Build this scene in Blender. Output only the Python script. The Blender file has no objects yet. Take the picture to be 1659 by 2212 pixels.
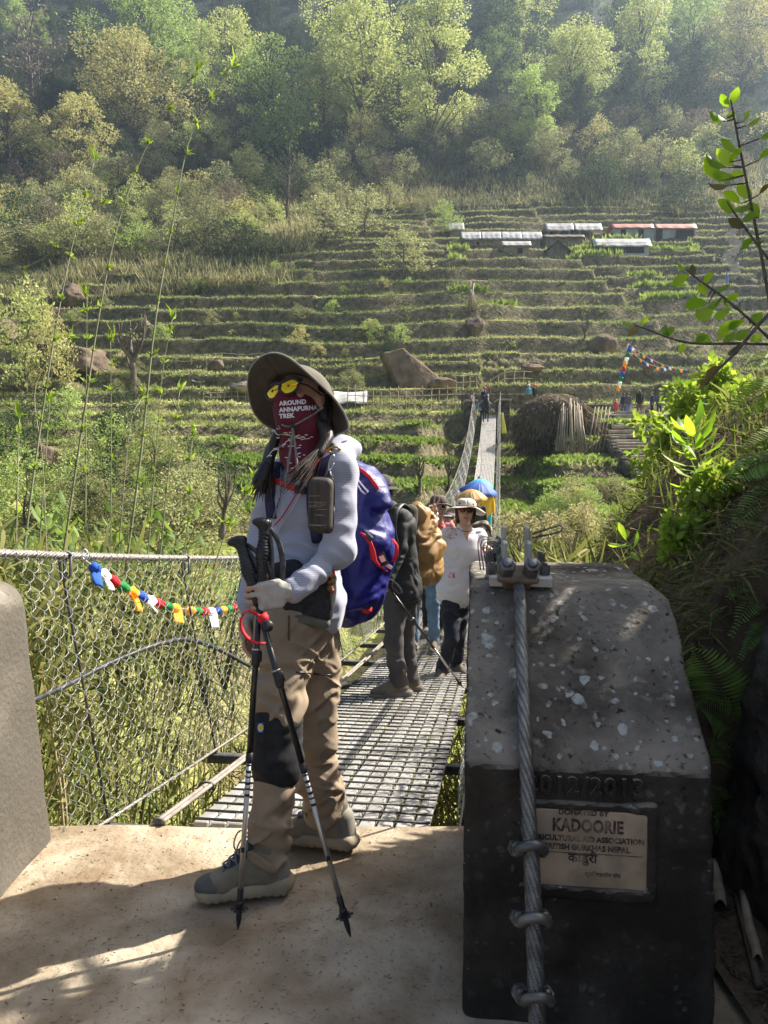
import bpy, math, random
import numpy as np
from mathutils import Vector, Matrix
from mathutils.bvhtree import BVHTree
random.seed(7); RNG = np.random.default_rng(7)
scene = bpy.context.scene
COL = scene.collection
R = math.radians

# ------------------------------------------------------------------ camera, sky, sun, exposure
FPX, PW, PH, PITCH, CAMZ = 1661.0, 1659.0, 2212.0, R(3.6), 1.36
cam_d = bpy.data.cameras.new('camera'); cam = bpy.data.objects.new('camera', cam_d); COL.objects.link(cam)
cam.location = (0, 0, CAMZ); cam.rotation_euler = (R(90) - PITCH, 0, 0)
cam_d.sensor_fit = 'VERTICAL'; cam_d.sensor_height = 36; cam_d.lens = 36 * FPX / PH
cam_d.clip_start = .05; cam_d.clip_end = 2000
scene.camera = cam
SUN_EL, SUN_AZ = R(45), R(28)                 # azimuth measured from +x towards +y
SUN = Vector((math.cos(SUN_EL) * math.cos(SUN_AZ), math.cos(SUN_EL) * math.sin(SUN_AZ), math.sin(SUN_EL)))
w = bpy.data.worlds.new('World'); scene.world = w; w.use_nodes = True
sky = w.node_tree.nodes.new('ShaderNodeTexSky'); sky.sky_type = 'NISHITA'; sky.sun_disc = False
sky.sun_elevation = SUN_EL; sky.sun_rotation = math.atan2(SUN.x, SUN.y)
sky.air_density = 1.0; sky.dust_density = 4.5; sky.ozone_density = .4
bg = w.node_tree.nodes['Background']; bg.inputs[1].default_value = .08
w.node_tree.links.new(sky.outputs[0], bg.inputs[0])
sl = bpy.data.lights.new('sun', 'SUN'); sl.energy = 5.0; sl.angle = R(.53); sl.color = (1, .94, .84)
so = bpy.data.objects.new('sun', sl); COL.objects.link(so)
so.rotation_euler = SUN.to_track_quat('Z', 'Y').to_euler(); so.location = (20, 12, 30)
scene.view_settings.view_transform = 'Standard'; scene.view_settings.look = 'None'
scene.view_settings.exposure = 1.42; scene.view_settings.gamma = 1
cy = scene.cycles
cy.max_bounces = 8; cy.diffuse_bounces = 3; cy.glossy_bounces = 3; cy.transmission_bounces = 3; cy.transparent_max_bounces = 6
cy.volume_bounces = 0; cy.use_denoising = True; cy.sample_clamp_indirect = 6
try: cy.volume_step_rate = 4
except Exception: pass

# ------------------------------------------------------------------ pixel <-> world (photograph pixels at 1659 x 2212)
_F = Vector((0, math.cos(PITCH), -math.sin(PITCH))); _U = Vector((0, math.sin(PITCH), math.cos(PITCH)))
def ray(px, py): return Vector(((px - PW / 2) / FPX, 0, 0)) + _U * ((PH / 2 - py) / FPX) + _F
def at(px, py, Y):
    d = ray(px, py); return Vector((0, 0, CAMZ)) + d * (Y / d.y)
def gnd(px, py, z=0.0):
    d = ray(px, py); return Vector((0, 0, CAMZ)) + d * ((z - CAMZ) / d.z)

# ------------------------------------------------------------------ numpy noise
def _hash(i, j, k):
    h = (i.astype(np.int64) * 374761393 + j.astype(np.int64) * 668265263 + k.astype(np.int64) * 2147483647) & 0xffffffff
    h = ((h ^ (h >> 13)) * 1274126177) & 0xffffffff
    return ((h ^ (h >> 16)) & 0xffff).astype(np.float32) / 65535.0
def vn(P):
    P = np.asarray(P, dtype=np.float32); f = np.floor(P); t = P - f; t = t * t * (3 - 2 * t)
    i, j, k = f[..., 0], f[..., 1], f[..., 2]; out = 0
    for a in (0, 1):
        for b in (0, 1):
            for c in (0, 1):
                out = out + _hash(i + a, j + b, k + c) * (t[..., 0] if a else 1 - t[..., 0]) * (t[..., 1] if b else 1 - t[..., 1]) * (t[..., 2] if c else 1 - t[..., 2])
    return out * 2 - 1
def fbm(P, o=3):
    P = np.asarray(P, dtype=np.float32); s = 0; a = 1; n = 0
    for q in range(o): s = s + a * vn(P * (2 ** q) + 17.3 * q); n += a; a *= .5
    return s / n
def n2(x, y, sc, o=3, seed=0):
    return fbm(np.stack([np.asarray(x) / sc, np.asarray(y) / sc, np.zeros_like(np.asarray(x, dtype=np.float32)) + seed * 3.7], -1), o)

# ------------------------------------------------------------------ objects
ORG = {}
def finish(o, parent=None, label=None, cat=None, group=None, kind=None):
    COL.objects.link(o)
    if parent is not None: o.parent = parent
    if label: o['label'] = label
    if cat: o['category'] = cat
    if group: o['group'] = group
    if kind: o['kind'] = kind
    return o
def thing(name, loc, label, cat, group=None):
    o = bpy.data.objects.new(name, None); o.empty_display_size = .1; o.location = Vector(loc)
    finish(o, None, label, cat, group); ORG[o.name] = Vector(loc); return o
def mesh_np(name, V, Fq, smooth=True, rnd=None):
    V = np.asarray(V, dtype=np.float32).reshape(-1, 3); me = bpy.data.meshes.new(name)
    if isinstance(Fq, np.ndarray):
        n = Fq.shape[1]; me.vertices.add(len(V)); me.vertices.foreach_set('co', V.ravel())
        me.loops.add(Fq.size); me.loops.foreach_set('vertex_index', Fq.astype(np.int32).ravel())
        me.polygons.add(len(Fq)); me.polygons.foreach_set('loop_start', np.arange(0, Fq.size, n, dtype=np.int32))
        me.polygons.foreach_set('loop_total', np.full(len(Fq), n, dtype=np.int32))
        me.update(calc_edges=True)
    else:
        me.from_pydata([tuple(v) for v in V], [], [tuple(f) for f in Fq])
    if rnd is not None:
        a = me.attributes.new('rnd', 'FLOAT', 'POINT'); a.data.foreach_set('value', np.asarray(rnd, dtype=np.float32))
    if smooth: me.polygons.foreach_set('use_smooth', np.ones(len(me.polygons), dtype=bool))
    return me
def add(name, VF, m, parent=None, smooth=True, label=None, cat=None, group=None, kind=None, rnd=None, base=None):
    """one mesh object from world-space geometry; a part shares the origin of its thing"""
    V, F_ = VF[0], VF[1]
    if rnd is None and len(VF) > 2: rnd = VF[2]
    V = np.asarray(V, dtype=np.float64).reshape(-1, 3)
    if parent is not None: org = ORG[parent.name]
    elif base is not None: org = Vector(base)
    else:
        lo, hi = V.min(0), V.max(0); org = Vector(((lo[0] + hi[0]) / 2, (lo[1] + hi[1]) / 2, lo[2]))
    me = mesh_np(name, V - np.array(org), F_, smooth, rnd)
    o = bpy.data.objects.new(name, me)
    if parent is None: o.location = org
    me.materials.append(m); finish(o, parent, label, cat, group, kind); ORG[o.name] = org
    return o
def copy_tree(o, loc=None, rz=None, scale=None, label=None, parent=None):
    c = o.copy(); COL.objects.link(c)
    if parent is not None: c.parent = parent
    if loc is not None: c.location = Vector(loc)
    if rz is not None: c.rotation_euler = (c.rotation_euler[0], c.rotation_euler[1], rz)
    if scale is not None: c.scale = (scale, scale, scale) if not hasattr(scale, '__len__') else scale
    if label: c['label'] = label
    for ch in [q for q in o.children]: copy_tree(ch, parent=c)
    ORG[c.name] = Vector(c.location); return c
def clone(o, M, parent=None, label=None, name=None):
    """mesh-sharing copy of a one-mesh part at matrix M (relative to its parent)"""
    c = o.copy(); COL.objects.link(c); c.parent = parent; c.matrix_local = M
    if label: c['label'] = label
    return c

# ------------------------------------------------------------------ geometry
def join(*parts):
    V, F_, off = [], [], 0
    for p in parts:
        v = np.asarray(p[0]).reshape(-1, 3); V.append(v); F_ += [tuple(int(i) + off for i in f) for f in p[1]]; off += len(v)
    return np.concatenate(V), F_
def frame(d, up=(0, 0, 1)):
    d = Vector(d).normalized(); u = Vector(up)
    if abs(d.dot(u.normalized())) > .98: u = Vector((0, 1, 0)) if abs(d.y) < .9 else Vector((1, 0, 0))
    s = d.cross(u).normalized(); return d, s, s.cross(d).normalized()
def box(c, size, axes=None, bev=0.0):
    """box centred at c; axes = three unit vectors; bev = chamfer of all edges"""
    c = np.array(c, dtype=float); h = np.array(size, dtype=float) / 2
    A = np.eye(3) if axes is None else np.array([list(a) for a in axes], dtype=float)
    if not bev:
        P = np.array([(x, y, z) for x in (-1, 1) for y in (-1, 1) for z in (-1, 1)], dtype=float) * h
        F_ = [(0, 1, 3, 2), (4, 6, 7, 5), (0, 4, 5, 1), (2, 3, 7, 6), (0, 2, 6, 4), (1, 5, 7, 3)]
        return c + P @ A, F_
    b = min(bev, *(h * .9)); V = []; idx = {}
    for x in (-1, 1):
        for y in (-1, 1):
            for z in (-1, 1):
                for ax in range(3):
                    p = np.array([x, y, z]) * (h - b); p[ax] = (x, y, z)[ax] * h[ax]
                    idx[(x, y, z, ax)] = len(V); V.append(p)
    F_ = []
    for ax in range(3):
        o1, o2 = [(1, 2), (2, 0), (0, 1)][ax]
        for s in (-1, 1):
            q = []
            for a, bb in ((-1, -1), (1, -1), (1, 1), (-1, 1)):
                k = [0, 0, 0]; k[ax] = s; k[o1] = a; k[o2] = bb; q.append(idx[(*k, ax)])
            F_.append(tuple(q if s > 0 else q[::-1]))
        for a in (-1, 1):
            for bb in (-1, 1):
                q = []
                for s in (-1, 1):
                    k = [0, 0, 0]; k[ax] = s; k[o1] = a; k[o2] = bb
                    q += [idx[(*k, o1)], idx[(*k, o2)]] if s < 0 else [idx[(*k, o2)], idx[(*k, o1)]]
                F_.append(tuple(q if a * bb > 0 else q[::-1]))
    for x in (-1, 1):
        for y in (-1, 1):
            for z in (-1, 1):
                t = [idx[(x, y, z, k)] for k in range(3)]; F_.append(tuple(t if x * y * z > 0 else t[::-1]))
    return c + np.array(V) @ A, F_
def tube(pts, r, n=8, caps=True, up=(0, 0, 1), flat=1.0):
    """swept tube; r = radius or one per point; flat squeezes the second axis"""
    pts = [Vector(p) for p in pts]; m = len(pts); rr = [r] * m if not hasattr(r, '__len__') else list(r)
    V = []; s_prev = None
    for i, p in enumerate(pts):
        d = (pts[min(i + 1, m - 1)] - pts[max(i - 1, 0)])
        if d.length < 1e-9: d = Vector((0, 0, 1))
        d.normalize()
        if s_prev is None: _, s, t = frame(d, up)
        else:
            s = s_prev - d * s_prev.dot(d)
            s = s.normalized() if s.length > 1e-6 else frame(d, up)[1]
            t = s.cross(d)
        s_prev = s
        for k in range(n):
            a = 2 * math.pi * k / n; V.append(p + (s * math.cos(a) + t * (math.sin(a) * flat)) * rr[i])
    F_ = [(i * n + k, i * n + (k + 1) % n, (i + 1) * n + (k + 1) % n, (i + 1) * n + k) for i in range(m - 1) for k in range(n)]
    if caps: F_ += [tuple(range(n))[::-1], tuple((m - 1) * n + k for k in range(n))]
    return np.array([list(v) for v in V]), F_
def spline(pts, n=8):
    """Catmull-Rom through pts, n points per span"""
    P = [Vector(p) for p in pts]; P = [P[0] * 2 - P[1]] + P + [P[-1] * 2 - P[-2]]; out = []
    for i in range(1, len(P) - 2):
        for k in range(n):
            t = k / n; a, b, c, d = P[i - 1], P[i], P[i + 1], P[i + 2]
            out.append(.5 * ((2 * b) + (c - a) * t + (2 * a - 5 * b + 4 * c - d) * t * t + (3 * b - a - 3 * c + d) * t ** 3))
    out.append(P[-2]); return out
def lathe(c, prof, d=(0, 0, 1), n=16, sx=1, up=(0, 1, 0)):
    """prof = [(radius, height)] about axis d"""
    D, S, T = frame(d, up); c = Vector(c); V = []
    for r, h in prof:
        for k in range(n):
            a = 2 * math.pi * k / n; V.append(c + D * h + (S * math.cos(a) * sx + T * math.sin(a)) * r)
    m = len(prof)
    F_ = [(i * n + k, (i + 1) * n + k, (i + 1) * n + (k + 1) % n, i * n + (k + 1) % n) for i in range(m - 1) for k in range(n)]
    F_ += [tuple(range(n)), tuple((m - 1) * n + k for k in range(n))[::-1]]
    return np.array([list(v) for v in V]), F_
def ribbon(pts, wv, th=.002, n=None):
    """flat band along pts; wv = width vector (or one per point)"""
    pts = [Vector(p) for p in pts]; V = []; m = len(pts)
    W = [Vector(wv)] * m if not isinstance(wv, list) else [Vector(q) for q in wv]
    for i, p in enumerate(pts):
        d = (pts[min(i + 1, m - 1)] - pts[max(i - 1, 0)]).normalized(); nn = d.cross(W[i]).normalized() * th * .5; h = W[i] * .5
        V += [p - h - nn, p + h - nn, p + h + nn, p - h + nn]
    F_ = [(4 * i + k, 4 * i + (k + 1) % 4, 4 * i + 4 + (k + 1) % 4, 4 * i + 4 + k) for i in range(m - 1) for k in range(4)]
    F_ += [(3, 2, 1, 0), tuple(4 * (m - 1) + k for k in range(4))]
    return np.array([list(v) for v in V]), F_
def grid_sheet(fn, nu, nv, th=0.0):
    """fn(u,v)->point for u,v in 0..1; th>0 gives a closed sheet of that thickness"""
    P = np.array([[list(fn(i / nu, j / nv)) for j in range(nv + 1)] for i in range(nu + 1)], dtype=float)
    ids = np.arange((nu + 1) * (nv + 1)).reshape(nu + 1, nv + 1)
    F_ = [(ids[i, j], ids[i + 1, j], ids[i + 1, j + 1], ids[i, j + 1]) for i in range(nu) for j in range(nv)]
    V = P.reshape(-1, 3)
    if th:
        du = np.gradient(P, axis=0); dv = np.gradient(P, axis=1); N = np.cross(du, dv); N /= np.linalg.norm(N, axis=2, keepdims=True) + 1e-9
        V2 = (P - N * th).reshape(-1, 3); o = len(V)
        F2 = [tuple(x + o for x in f[::-1]) for f in F_]; rim = []
        b = [ids[i, 0] for i in range(nu + 1)] + [ids[nu, j] for j in range(1, nv + 1)] + [ids[i, nv] for i in range(nu - 1, -1, -1)] + [ids[0, j] for j in range(nv - 1, 0, -1)]
        for k in range(len(b)):
            a, c = b[k], b[(k + 1) % len(b)]; rim.append((a, a + o, c + o, c))
        return np.concatenate([V, V2]), F_ + F2 + rim
    return V, F_
def leaf_batch(P, D, S, L, W, mode='diamond', fold=.15, rnd=None):
    """many leaves as one array: P base points, D directions, S side vectors, L lengths, W widths"""
    P, D, S = [np.asarray(q, dtype=np.float32) for q in (P, D, S)]; n = len(P)
    D = D / (np.linalg.norm(D, axis=1, keepdims=True) + 1e-9); S = S - D * (S * D).sum(1, keepdims=True); S /= np.linalg.norm(S, axis=1, keepdims=True) + 1e-9
    N = np.cross(D, S); L = np.broadcast_to(np.asarray(L, dtype=np.float32), (n,))[:, None]; W = np.broadcast_to(np.asarray(W, dtype=np.float32), (n,))[:, None]
    r = RNG.random(n) if rnd is None else rnd
    if mode == 'diamond':
        V = np.stack([P, P + D * L * .5 + S * W * .5, P + D * L, P + D * L * .5 - S * W * .5], 1); k = 4
        Fq = np.arange(n)[:, None] * 4 + np.array([[0, 1, 2, 3]])
    elif mode == 'blade':        # bent narrow blade, two quads
        mid = P + D * L * .55; tip = P + D * L + N * L * .35
        V = np.stack([P - S * W * .3, P + S * W * .3, mid + S * W * .5, mid - S * W * .5, tip + S * W * .06, tip - S * W * .06], 1); k = 6
        Fq = (np.arange(n)[:, None, None] * 6 + np.array([[[0, 1, 2, 3], [3, 2, 4, 5]]])).reshape(-1, 4)
    else:                        # broad leaf folded along the midrib
        pr = [(0, .0), (.3, .75), (.65, 1.0), (.9, .55)]; cols = []
        for t, ww in pr:
            bend = N * L * (.10 * math.sin(t * 3)); c = P + D * L * t + bend
            cols += [c, c + S * W * .5 * max(ww, .04) + N * W * fold * ww, c - S * W * .5 * max(ww, .04) + N * W * fold * ww]
        cols += [P + D * L * 1.03]; V = np.stack(cols, 1); k = 13
        q = []
        for a in range(3): q += [[3 * a, 3 * a + 1, 3 * a + 4, 3 * a + 3], [3 * a, 3 * a + 3, 3 * a + 5, 3 * a + 2]]
        q += [[9, 10, 12, 12], [9, 12, 12, 11]]
        q = q[:-2] + [[9, 10, 12, 11]]
        Fq = (np.arange(n)[:, None, None] * 13 + np.array([q])).reshape(-1, 4)
    return V.reshape(-1, 3), Fq, np.repeat(r, k)
def cat_batch(*bs):
    V, Fq, r, o = [], [], [], 0
    for b in bs: V.append(b[0]); Fq.append(b[1] + o); r.append(b[2]); o += len(b[0])
    return np.concatenate(V), np.concatenate(Fq), np.concatenate(r)
def rdir(n, zmin=-1, zmax=1):
    z = RNG.uniform(zmin, zmax, n); a = RNG.uniform(0, 2 * np.pi, n); q = np.sqrt(1 - z * z)
    return np.stack([q * np.cos(a), q * np.sin(a), z], 1)
def text_mesh(s, size, depth=0.0, align='CENTER', spacing=1.0, bold=0.0):
    cu = bpy.data.curves.new('t', 'FONT'); cu.body = s; cu.size = size; cu.extrude = depth; cu.align_x = align; cu.space_character = spacing; cu.offset = bold; cu.resolution_u = 3
    o = bpy.data.objects.new('t', cu); COL.objects.link(o); dg = bpy.context.evaluated_depsgraph_get(); dg.update()
    me = bpy.data.meshes.new_from_object(o.evaluated_get(dg)); V = np.array([list(v.co) for v in me.vertices]); F_ = [tuple(p.vertices) for p in me.polygons]
    bpy.data.objects.remove(o); bpy.data.curves.remove(cu); bpy.data.meshes.remove(me)
    return (V if len(V) else np.zeros((0, 3))), F_
def place(VF, O, X, Y, Z):
    V = np.asarray(VF[0]); return np.array(O) + V[:, :1] * np.array(X) + V[:, 1:2] * np.array(Y) + V[:, 2:3] * np.array(Z), VF[1]

# ------------------------------------------------------------------ signed distance fields -> one continuous surface
class Field:
    def __init__(s, h=.008): s.h = h; s.p = []; s.post = []
    def rc(s, a, b, ra, rb=None, k=.015, sq=None, sub=False):
        rb = ra if rb is None else rb; a, b = np.array(a, dtype=float), np.array(b, dtype=float); m = max(ra, rb) + k
        s.p.append(('rc', a, b, ra, rb, k, sq, sub, np.minimum(a, b) - m, np.maximum(a, b) + m)); return s
    def ell(s, c, r, axes=None, k=.015, sub=False):
        c = np.array(c, dtype=float); r = np.array(r, dtype=float); m = r.max() + k
        s.p.append(('ell', c, r, np.eye(3) if axes is None else np.array([list(a) for a in axes]), k, None, None, sub, c - m, c + m)); return s
    def bx(s, c, half, axes=None, rd=.01, k=.01, sub=False):
        c = np.array(c, dtype=float); hf = np.array(half, dtype=float); m = np.linalg.norm(hf) + k
        s.p.append(('bx', c, hf, np.eye(3) if axes is None else np.array([list(a) for a in axes]), k, rd, None, sub, c - m, c + m)); return s
    def cx(s, planes, lo, hi, rd=.02, k=.005, sub=False):
        """convex solid: planes = [(outward normal, point)]"""
        s.p.append(('cx', [(np.array(Vector(n).normalized(), dtype=np.float32), np.array(p, dtype=np.float32)) for n, p in planes], rd, None, k, None, None, sub, np.array(lo, dtype=float), np.array(hi, dtype=float))); return s
    def chain(s, pts, rs, k=.02, sq=None):
        for i in range(len(pts) - 1): s.rc(pts[i], pts[i + 1], rs[i], rs[i + 1], k, sq)
        return s
    def disp(s, fn): s.post.append(fn); return s
    def mesh(s, clipz=None):
        h = s.h; lo = np.min([q[8] for q in s.p if not q[7]], 0) - 3 * h; hi = np.max([q[9] for q in s.p if not q[7]], 0) + 3 * h
        n = np.ceil((hi - lo) / h).astype(int) + 1
        ax = [(lo[i] + h * np.arange(n[i])).astype(np.float32) for i in range(3)]
        D = np.full(n, .25, dtype=np.float32)
        for q in s.p:
            mg = .03 + 2 * h; i0 = np.maximum(0, np.floor((q[8] - mg - lo) / h).astype(int)); i1 = np.minimum(n, np.ceil((q[9] + mg - lo) / h).astype(int) + 1)
            if (i1 <= i0).any(): continue
            sl = tuple(slice(i0[i], i1[i]) for i in range(3))
            P = np.stack(np.meshgrid(*[ax[i][sl[i]] for i in range(3)], indexing='ij'), -1)
            if q[0] == 'rc':
                _, a, b, ra, rb, k, sq, sub = q[:8]; ba = (b - a).astype(np.float32); pa = P - a.astype(np.float32); L2 = float(ba @ ba) + 1e-12
                t = np.clip((pa @ ba) / L2, 0, 1); v = pa - t[..., None] * ba
                if sq is not None:
                    u = np.array(sq[0], dtype=np.float32); c = v @ u; v = v + (c * (sq[1] - 1))[..., None] * u
                d = np.linalg.norm(v, axis=-1) - (ra + (rb - ra) * t)
            elif q[0] == 'ell':
                _, c, r, A, k, _, _, sub = q[:8]; p = (P - c.astype(np.float32)) @ A.T.astype(np.float32); p1 = p / r; k0 = np.linalg.norm(p1, axis=-1); k1 = np.linalg.norm(p / (r * r), axis=-1) + 1e-9
                d = k0 * (k0 - 1) / k1
            elif q[0] == 'cx':
                _, pls, rd, _, k, _, _, sub = q[:8]; d = None
                for nn, pp in pls:
                    e = (P - pp) @ nn
                    if d is None: d = e
                    else: g = np.maximum(rd - np.abs(d - e), 0) / rd; d = np.maximum(d, e) + g * g * rd * .25
            else:
                _, c, hf, A, k, rd, _, sub = q[:8]; p = np.abs((P - c.astype(np.float32)) @ A.T.astype(np.float32)) - (hf - rd)
                d = np.linalg.norm(np.maximum(p, 0), axis=-1) + np.minimum(p.max(-1), 0) - rd
            d = d.astype(np.float32); o = D[sl]
            if sub: o = -o
            kk = max(k, 1e-4); e = np.maximum(kk - np.abs(o - d), 0) / kk; mmin = np.minimum(o, d) - e * e * kk * .25
            D[sl] = -mmin if sub else mmin
        if s.post:
            m = np.abs(D) < .06; I = np.argwhere(m); P = lo.astype(np.float32) + I.astype(np.float32) * h
            dd = D[m]
            for fn in s.post: dd = dd + fn(P).astype(np.float32)
            D[m] = dd
        if clipz is not None: D = np.maximum(D, (clipz - ax[2])[None, None, :])
        D[0], D[-1] = .1, .1; D[:, 0], D[:, -1] = .1, .1; D[:, :, 0], D[:, :, -1] = .1, .1
        return nets(D, lo, h)
def nets(D, lo, h):
    s = D < 0; nx, ny, nz = D.shape; cnt = np.zeros((nx - 1, ny - 1, nz - 1), dtype=np.int8)
    cs = [(a, b, c) for a in (0, 1) for b in (0, 1) for c in (0, 1)]
    for a, b, c in cs: cnt += s[a:nx - 1 + a, b:ny - 1 + b, c:nz - 1 + c]
    act = (cnt > 0) & (cnt < 8); I = np.argwhere(act); idx = np.full(act.shape, -1, dtype=np.int64); idx[act] = np.arange(len(I))
    v = {q: D[I[:, 0] + q[0], I[:, 1] + q[1], I[:, 2] + q[2]] for q in cs}
    acc = np.zeros((len(I), 3)); num = np.zeros(len(I))
    for q in cs:
        for ax in range(3):
            if q[ax]: continue
            p = list(q); p[ax] = 1; p = tuple(p); a, b = v[q], v[p]; m = (a < 0) != (b < 0); t = np.where(m, a / np.where(a - b == 0, 1, a - b), 0)
            pos = np.zeros((len(I), 3)) + np.array(q); pos[:, ax] += t; acc += pos * m[:, None]; num += m
    V = lo + (I + acc / np.maximum(num, 1)[:, None]) * h; Fs = []
    for ax in range(3):
        o1, o2 = [(1, 2), (2, 0), (0, 1)][ax]
        A = [slice(None)] * 3; B = [slice(None)] * 3; A[ax] = slice(0, -1); B[ax] = slice(1, None)
        ch = s[tuple(A)] != s[tuple(B)]; E = np.argwhere(ch); E = E[(E[:, o1] > 0) & (E[:, o2] > 0)]
        if not len(E): continue
        E = E[(E[:, o1] < act.shape[o1]) & (E[:, o2] < act.shape[o2])]
        ins = s[E[:, 0], E[:, 1], E[:, 2]]; quad = []
        for d1, d2 in ((1, 1), (0, 1), (0, 0), (1, 0)):
            C = E.copy(); C[:, o1] -= d1; C[:, o2] -= d2; quad.append(idx[C[:, 0], C[:, 1], C[:, 2]])
        Q = np.stack(quad, 1); Q[~ins] = Q[~ins][:, ::-1]; Fs.append(Q)
    Fq = np.concatenate(Fs); Fq = Fq[(Fq >= 0).all(1)]
    return V, Fq
def folds(amp, sc=(14, 14, 30), seed=0, warp=1.2):
    sc = np.array(sc, dtype=np.float32)
    def f(P):
        q = P * sc + seed; wv = vn(P * 7 + seed) * warp
        return amp * (1 - 2 * np.abs(vn(q + wv[:, None])))
    return f

# ------------------------------------------------------------------ materials
_M = {}
def mat(name, col, col2=None, rough=.8, scale=6, bump=0.0, bscale=None, metal=0, trans=0.0, rnd=False, spec=.4, detail=5, stretch=None, coat=0.0, sheen=0.0, lo=.35, hi=.65, bdist=.01, objrnd=0.0, alpha=None):
    if name in _M: return _M[name]
    m = bpy.data.materials.new(name); m.use_nodes = True; nt = m.node_tree; N = nt.nodes; L = nt.links
    b = N['Principled BSDF']; out = N['Material Output']
    b.inputs['Roughness'].default_value = rough; b.inputs['Metallic'].default_value = metal; b.inputs['Specular IOR Level'].default_value = spec
    if coat: b.inputs['Coat Weight'].default_value = coat; b.inputs['Coat Roughness'].default_value = .25
    if sheen: b.inputs['Sheen Weight'].default_value = sheen
    tc = N.new('ShaderNodeTexCoord'); vec = tc.outputs['Object']
    if stretch:
        mp = N.new('ShaderNodeMapping'); mp.inputs['Scale'].default_value = stretch; L.new(vec, mp.inputs[0]); vec = mp.outputs[0]
    c4 = (*col, 1)
    if col2 is not None:
        if rnd:
            at_ = N.new('ShaderNodeAttribute'); at_.attribute_name = 'rnd'; fac = at_.outputs['Fac']
        else:
            nz = N.new('ShaderNodeTexNoise'); nz.inputs['Scale'].default_value = scale; nz.inputs['Detail'].default_value = detail; L.new(vec, nz.inputs['Vector'])
            mr = N.new('ShaderNodeMapRange'); mr.inputs[1].default_value = lo; mr.inputs[2].default_value = hi; L.new(nz.outputs['Fac'], mr.inputs[0]); fac = mr.outputs[0]
        mx = N.new('ShaderNodeMix'); mx.data_type = 'RGBA'; mx.inputs[6].default_value = c4; mx.inputs[7].default_value = (*col2, 1); L.new(fac, mx.inputs[0]); colout = mx.outputs[2]
        if objrnd:
            oi = N.new('ShaderNodeObjectInfo'); hs = N.new('ShaderNodeHueSaturation'); mr2 = N.new('ShaderNodeMapRange'); mr2.inputs[3].default_value = 1 - objrnd; mr2.inputs[4].default_value = 1 + objrnd
            L.new(oi.outputs['Random'], mr2.inputs[0]); L.new(mr2.outputs[0], hs.inputs['Value']); L.new(colout, hs.inputs['Color']); colout = hs.outputs[0]
        L.new(colout, b.inputs['Base Color'])
    else:
        b.inputs['Base Color'].default_value = c4; colout = None
    if bump:
        nb = N.new('ShaderNodeTexNoise'); nb.inputs['Scale'].default_value = bscale or scale * 4; nb.inputs['Detail'].default_value = 6; L.new(vec, nb.inputs['Vector'])
        bp = N.new('ShaderNodeBump'); bp.inputs['Strength'].default_value = bump; bp.inputs['Distance'].default_value = bdist; L.new(nb.outputs['Fac'], bp.inputs['Height']); L.new(bp.outputs[0], b.inputs['Normal'])
    if trans:
        tr = N.new('ShaderNodeBsdfTranslucent'); ms = N.new('ShaderNodeMixShader'); ms.inputs[0].default_value = trans
        if colout is not None:
            gm = N.new('ShaderNodeHueSaturation'); gm.inputs['Value'].default_value = 1.5; gm.inputs['Saturation'].default_value = 1.1; L.new(colout, gm.inputs['Color']); L.new(gm.outputs[0], tr.inputs[0])
        else: tr.inputs[0].default_value = tuple(min(1, c * 1.5) for c in col) + (1,)
        L.new(b.outputs[0], ms.inputs[1]); L.new(tr.outputs[0], ms.inputs[2]); L.new(ms.outputs[0], out.inputs['Surface'])
    if alpha is not None: b.inputs['Alpha'].default_value = alpha
    _M[name] = m; return m
def nodes_of(m): return m.node_tree.nodes, m.node_tree.links, m.node_tree.nodes['Principled BSDF']

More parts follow.
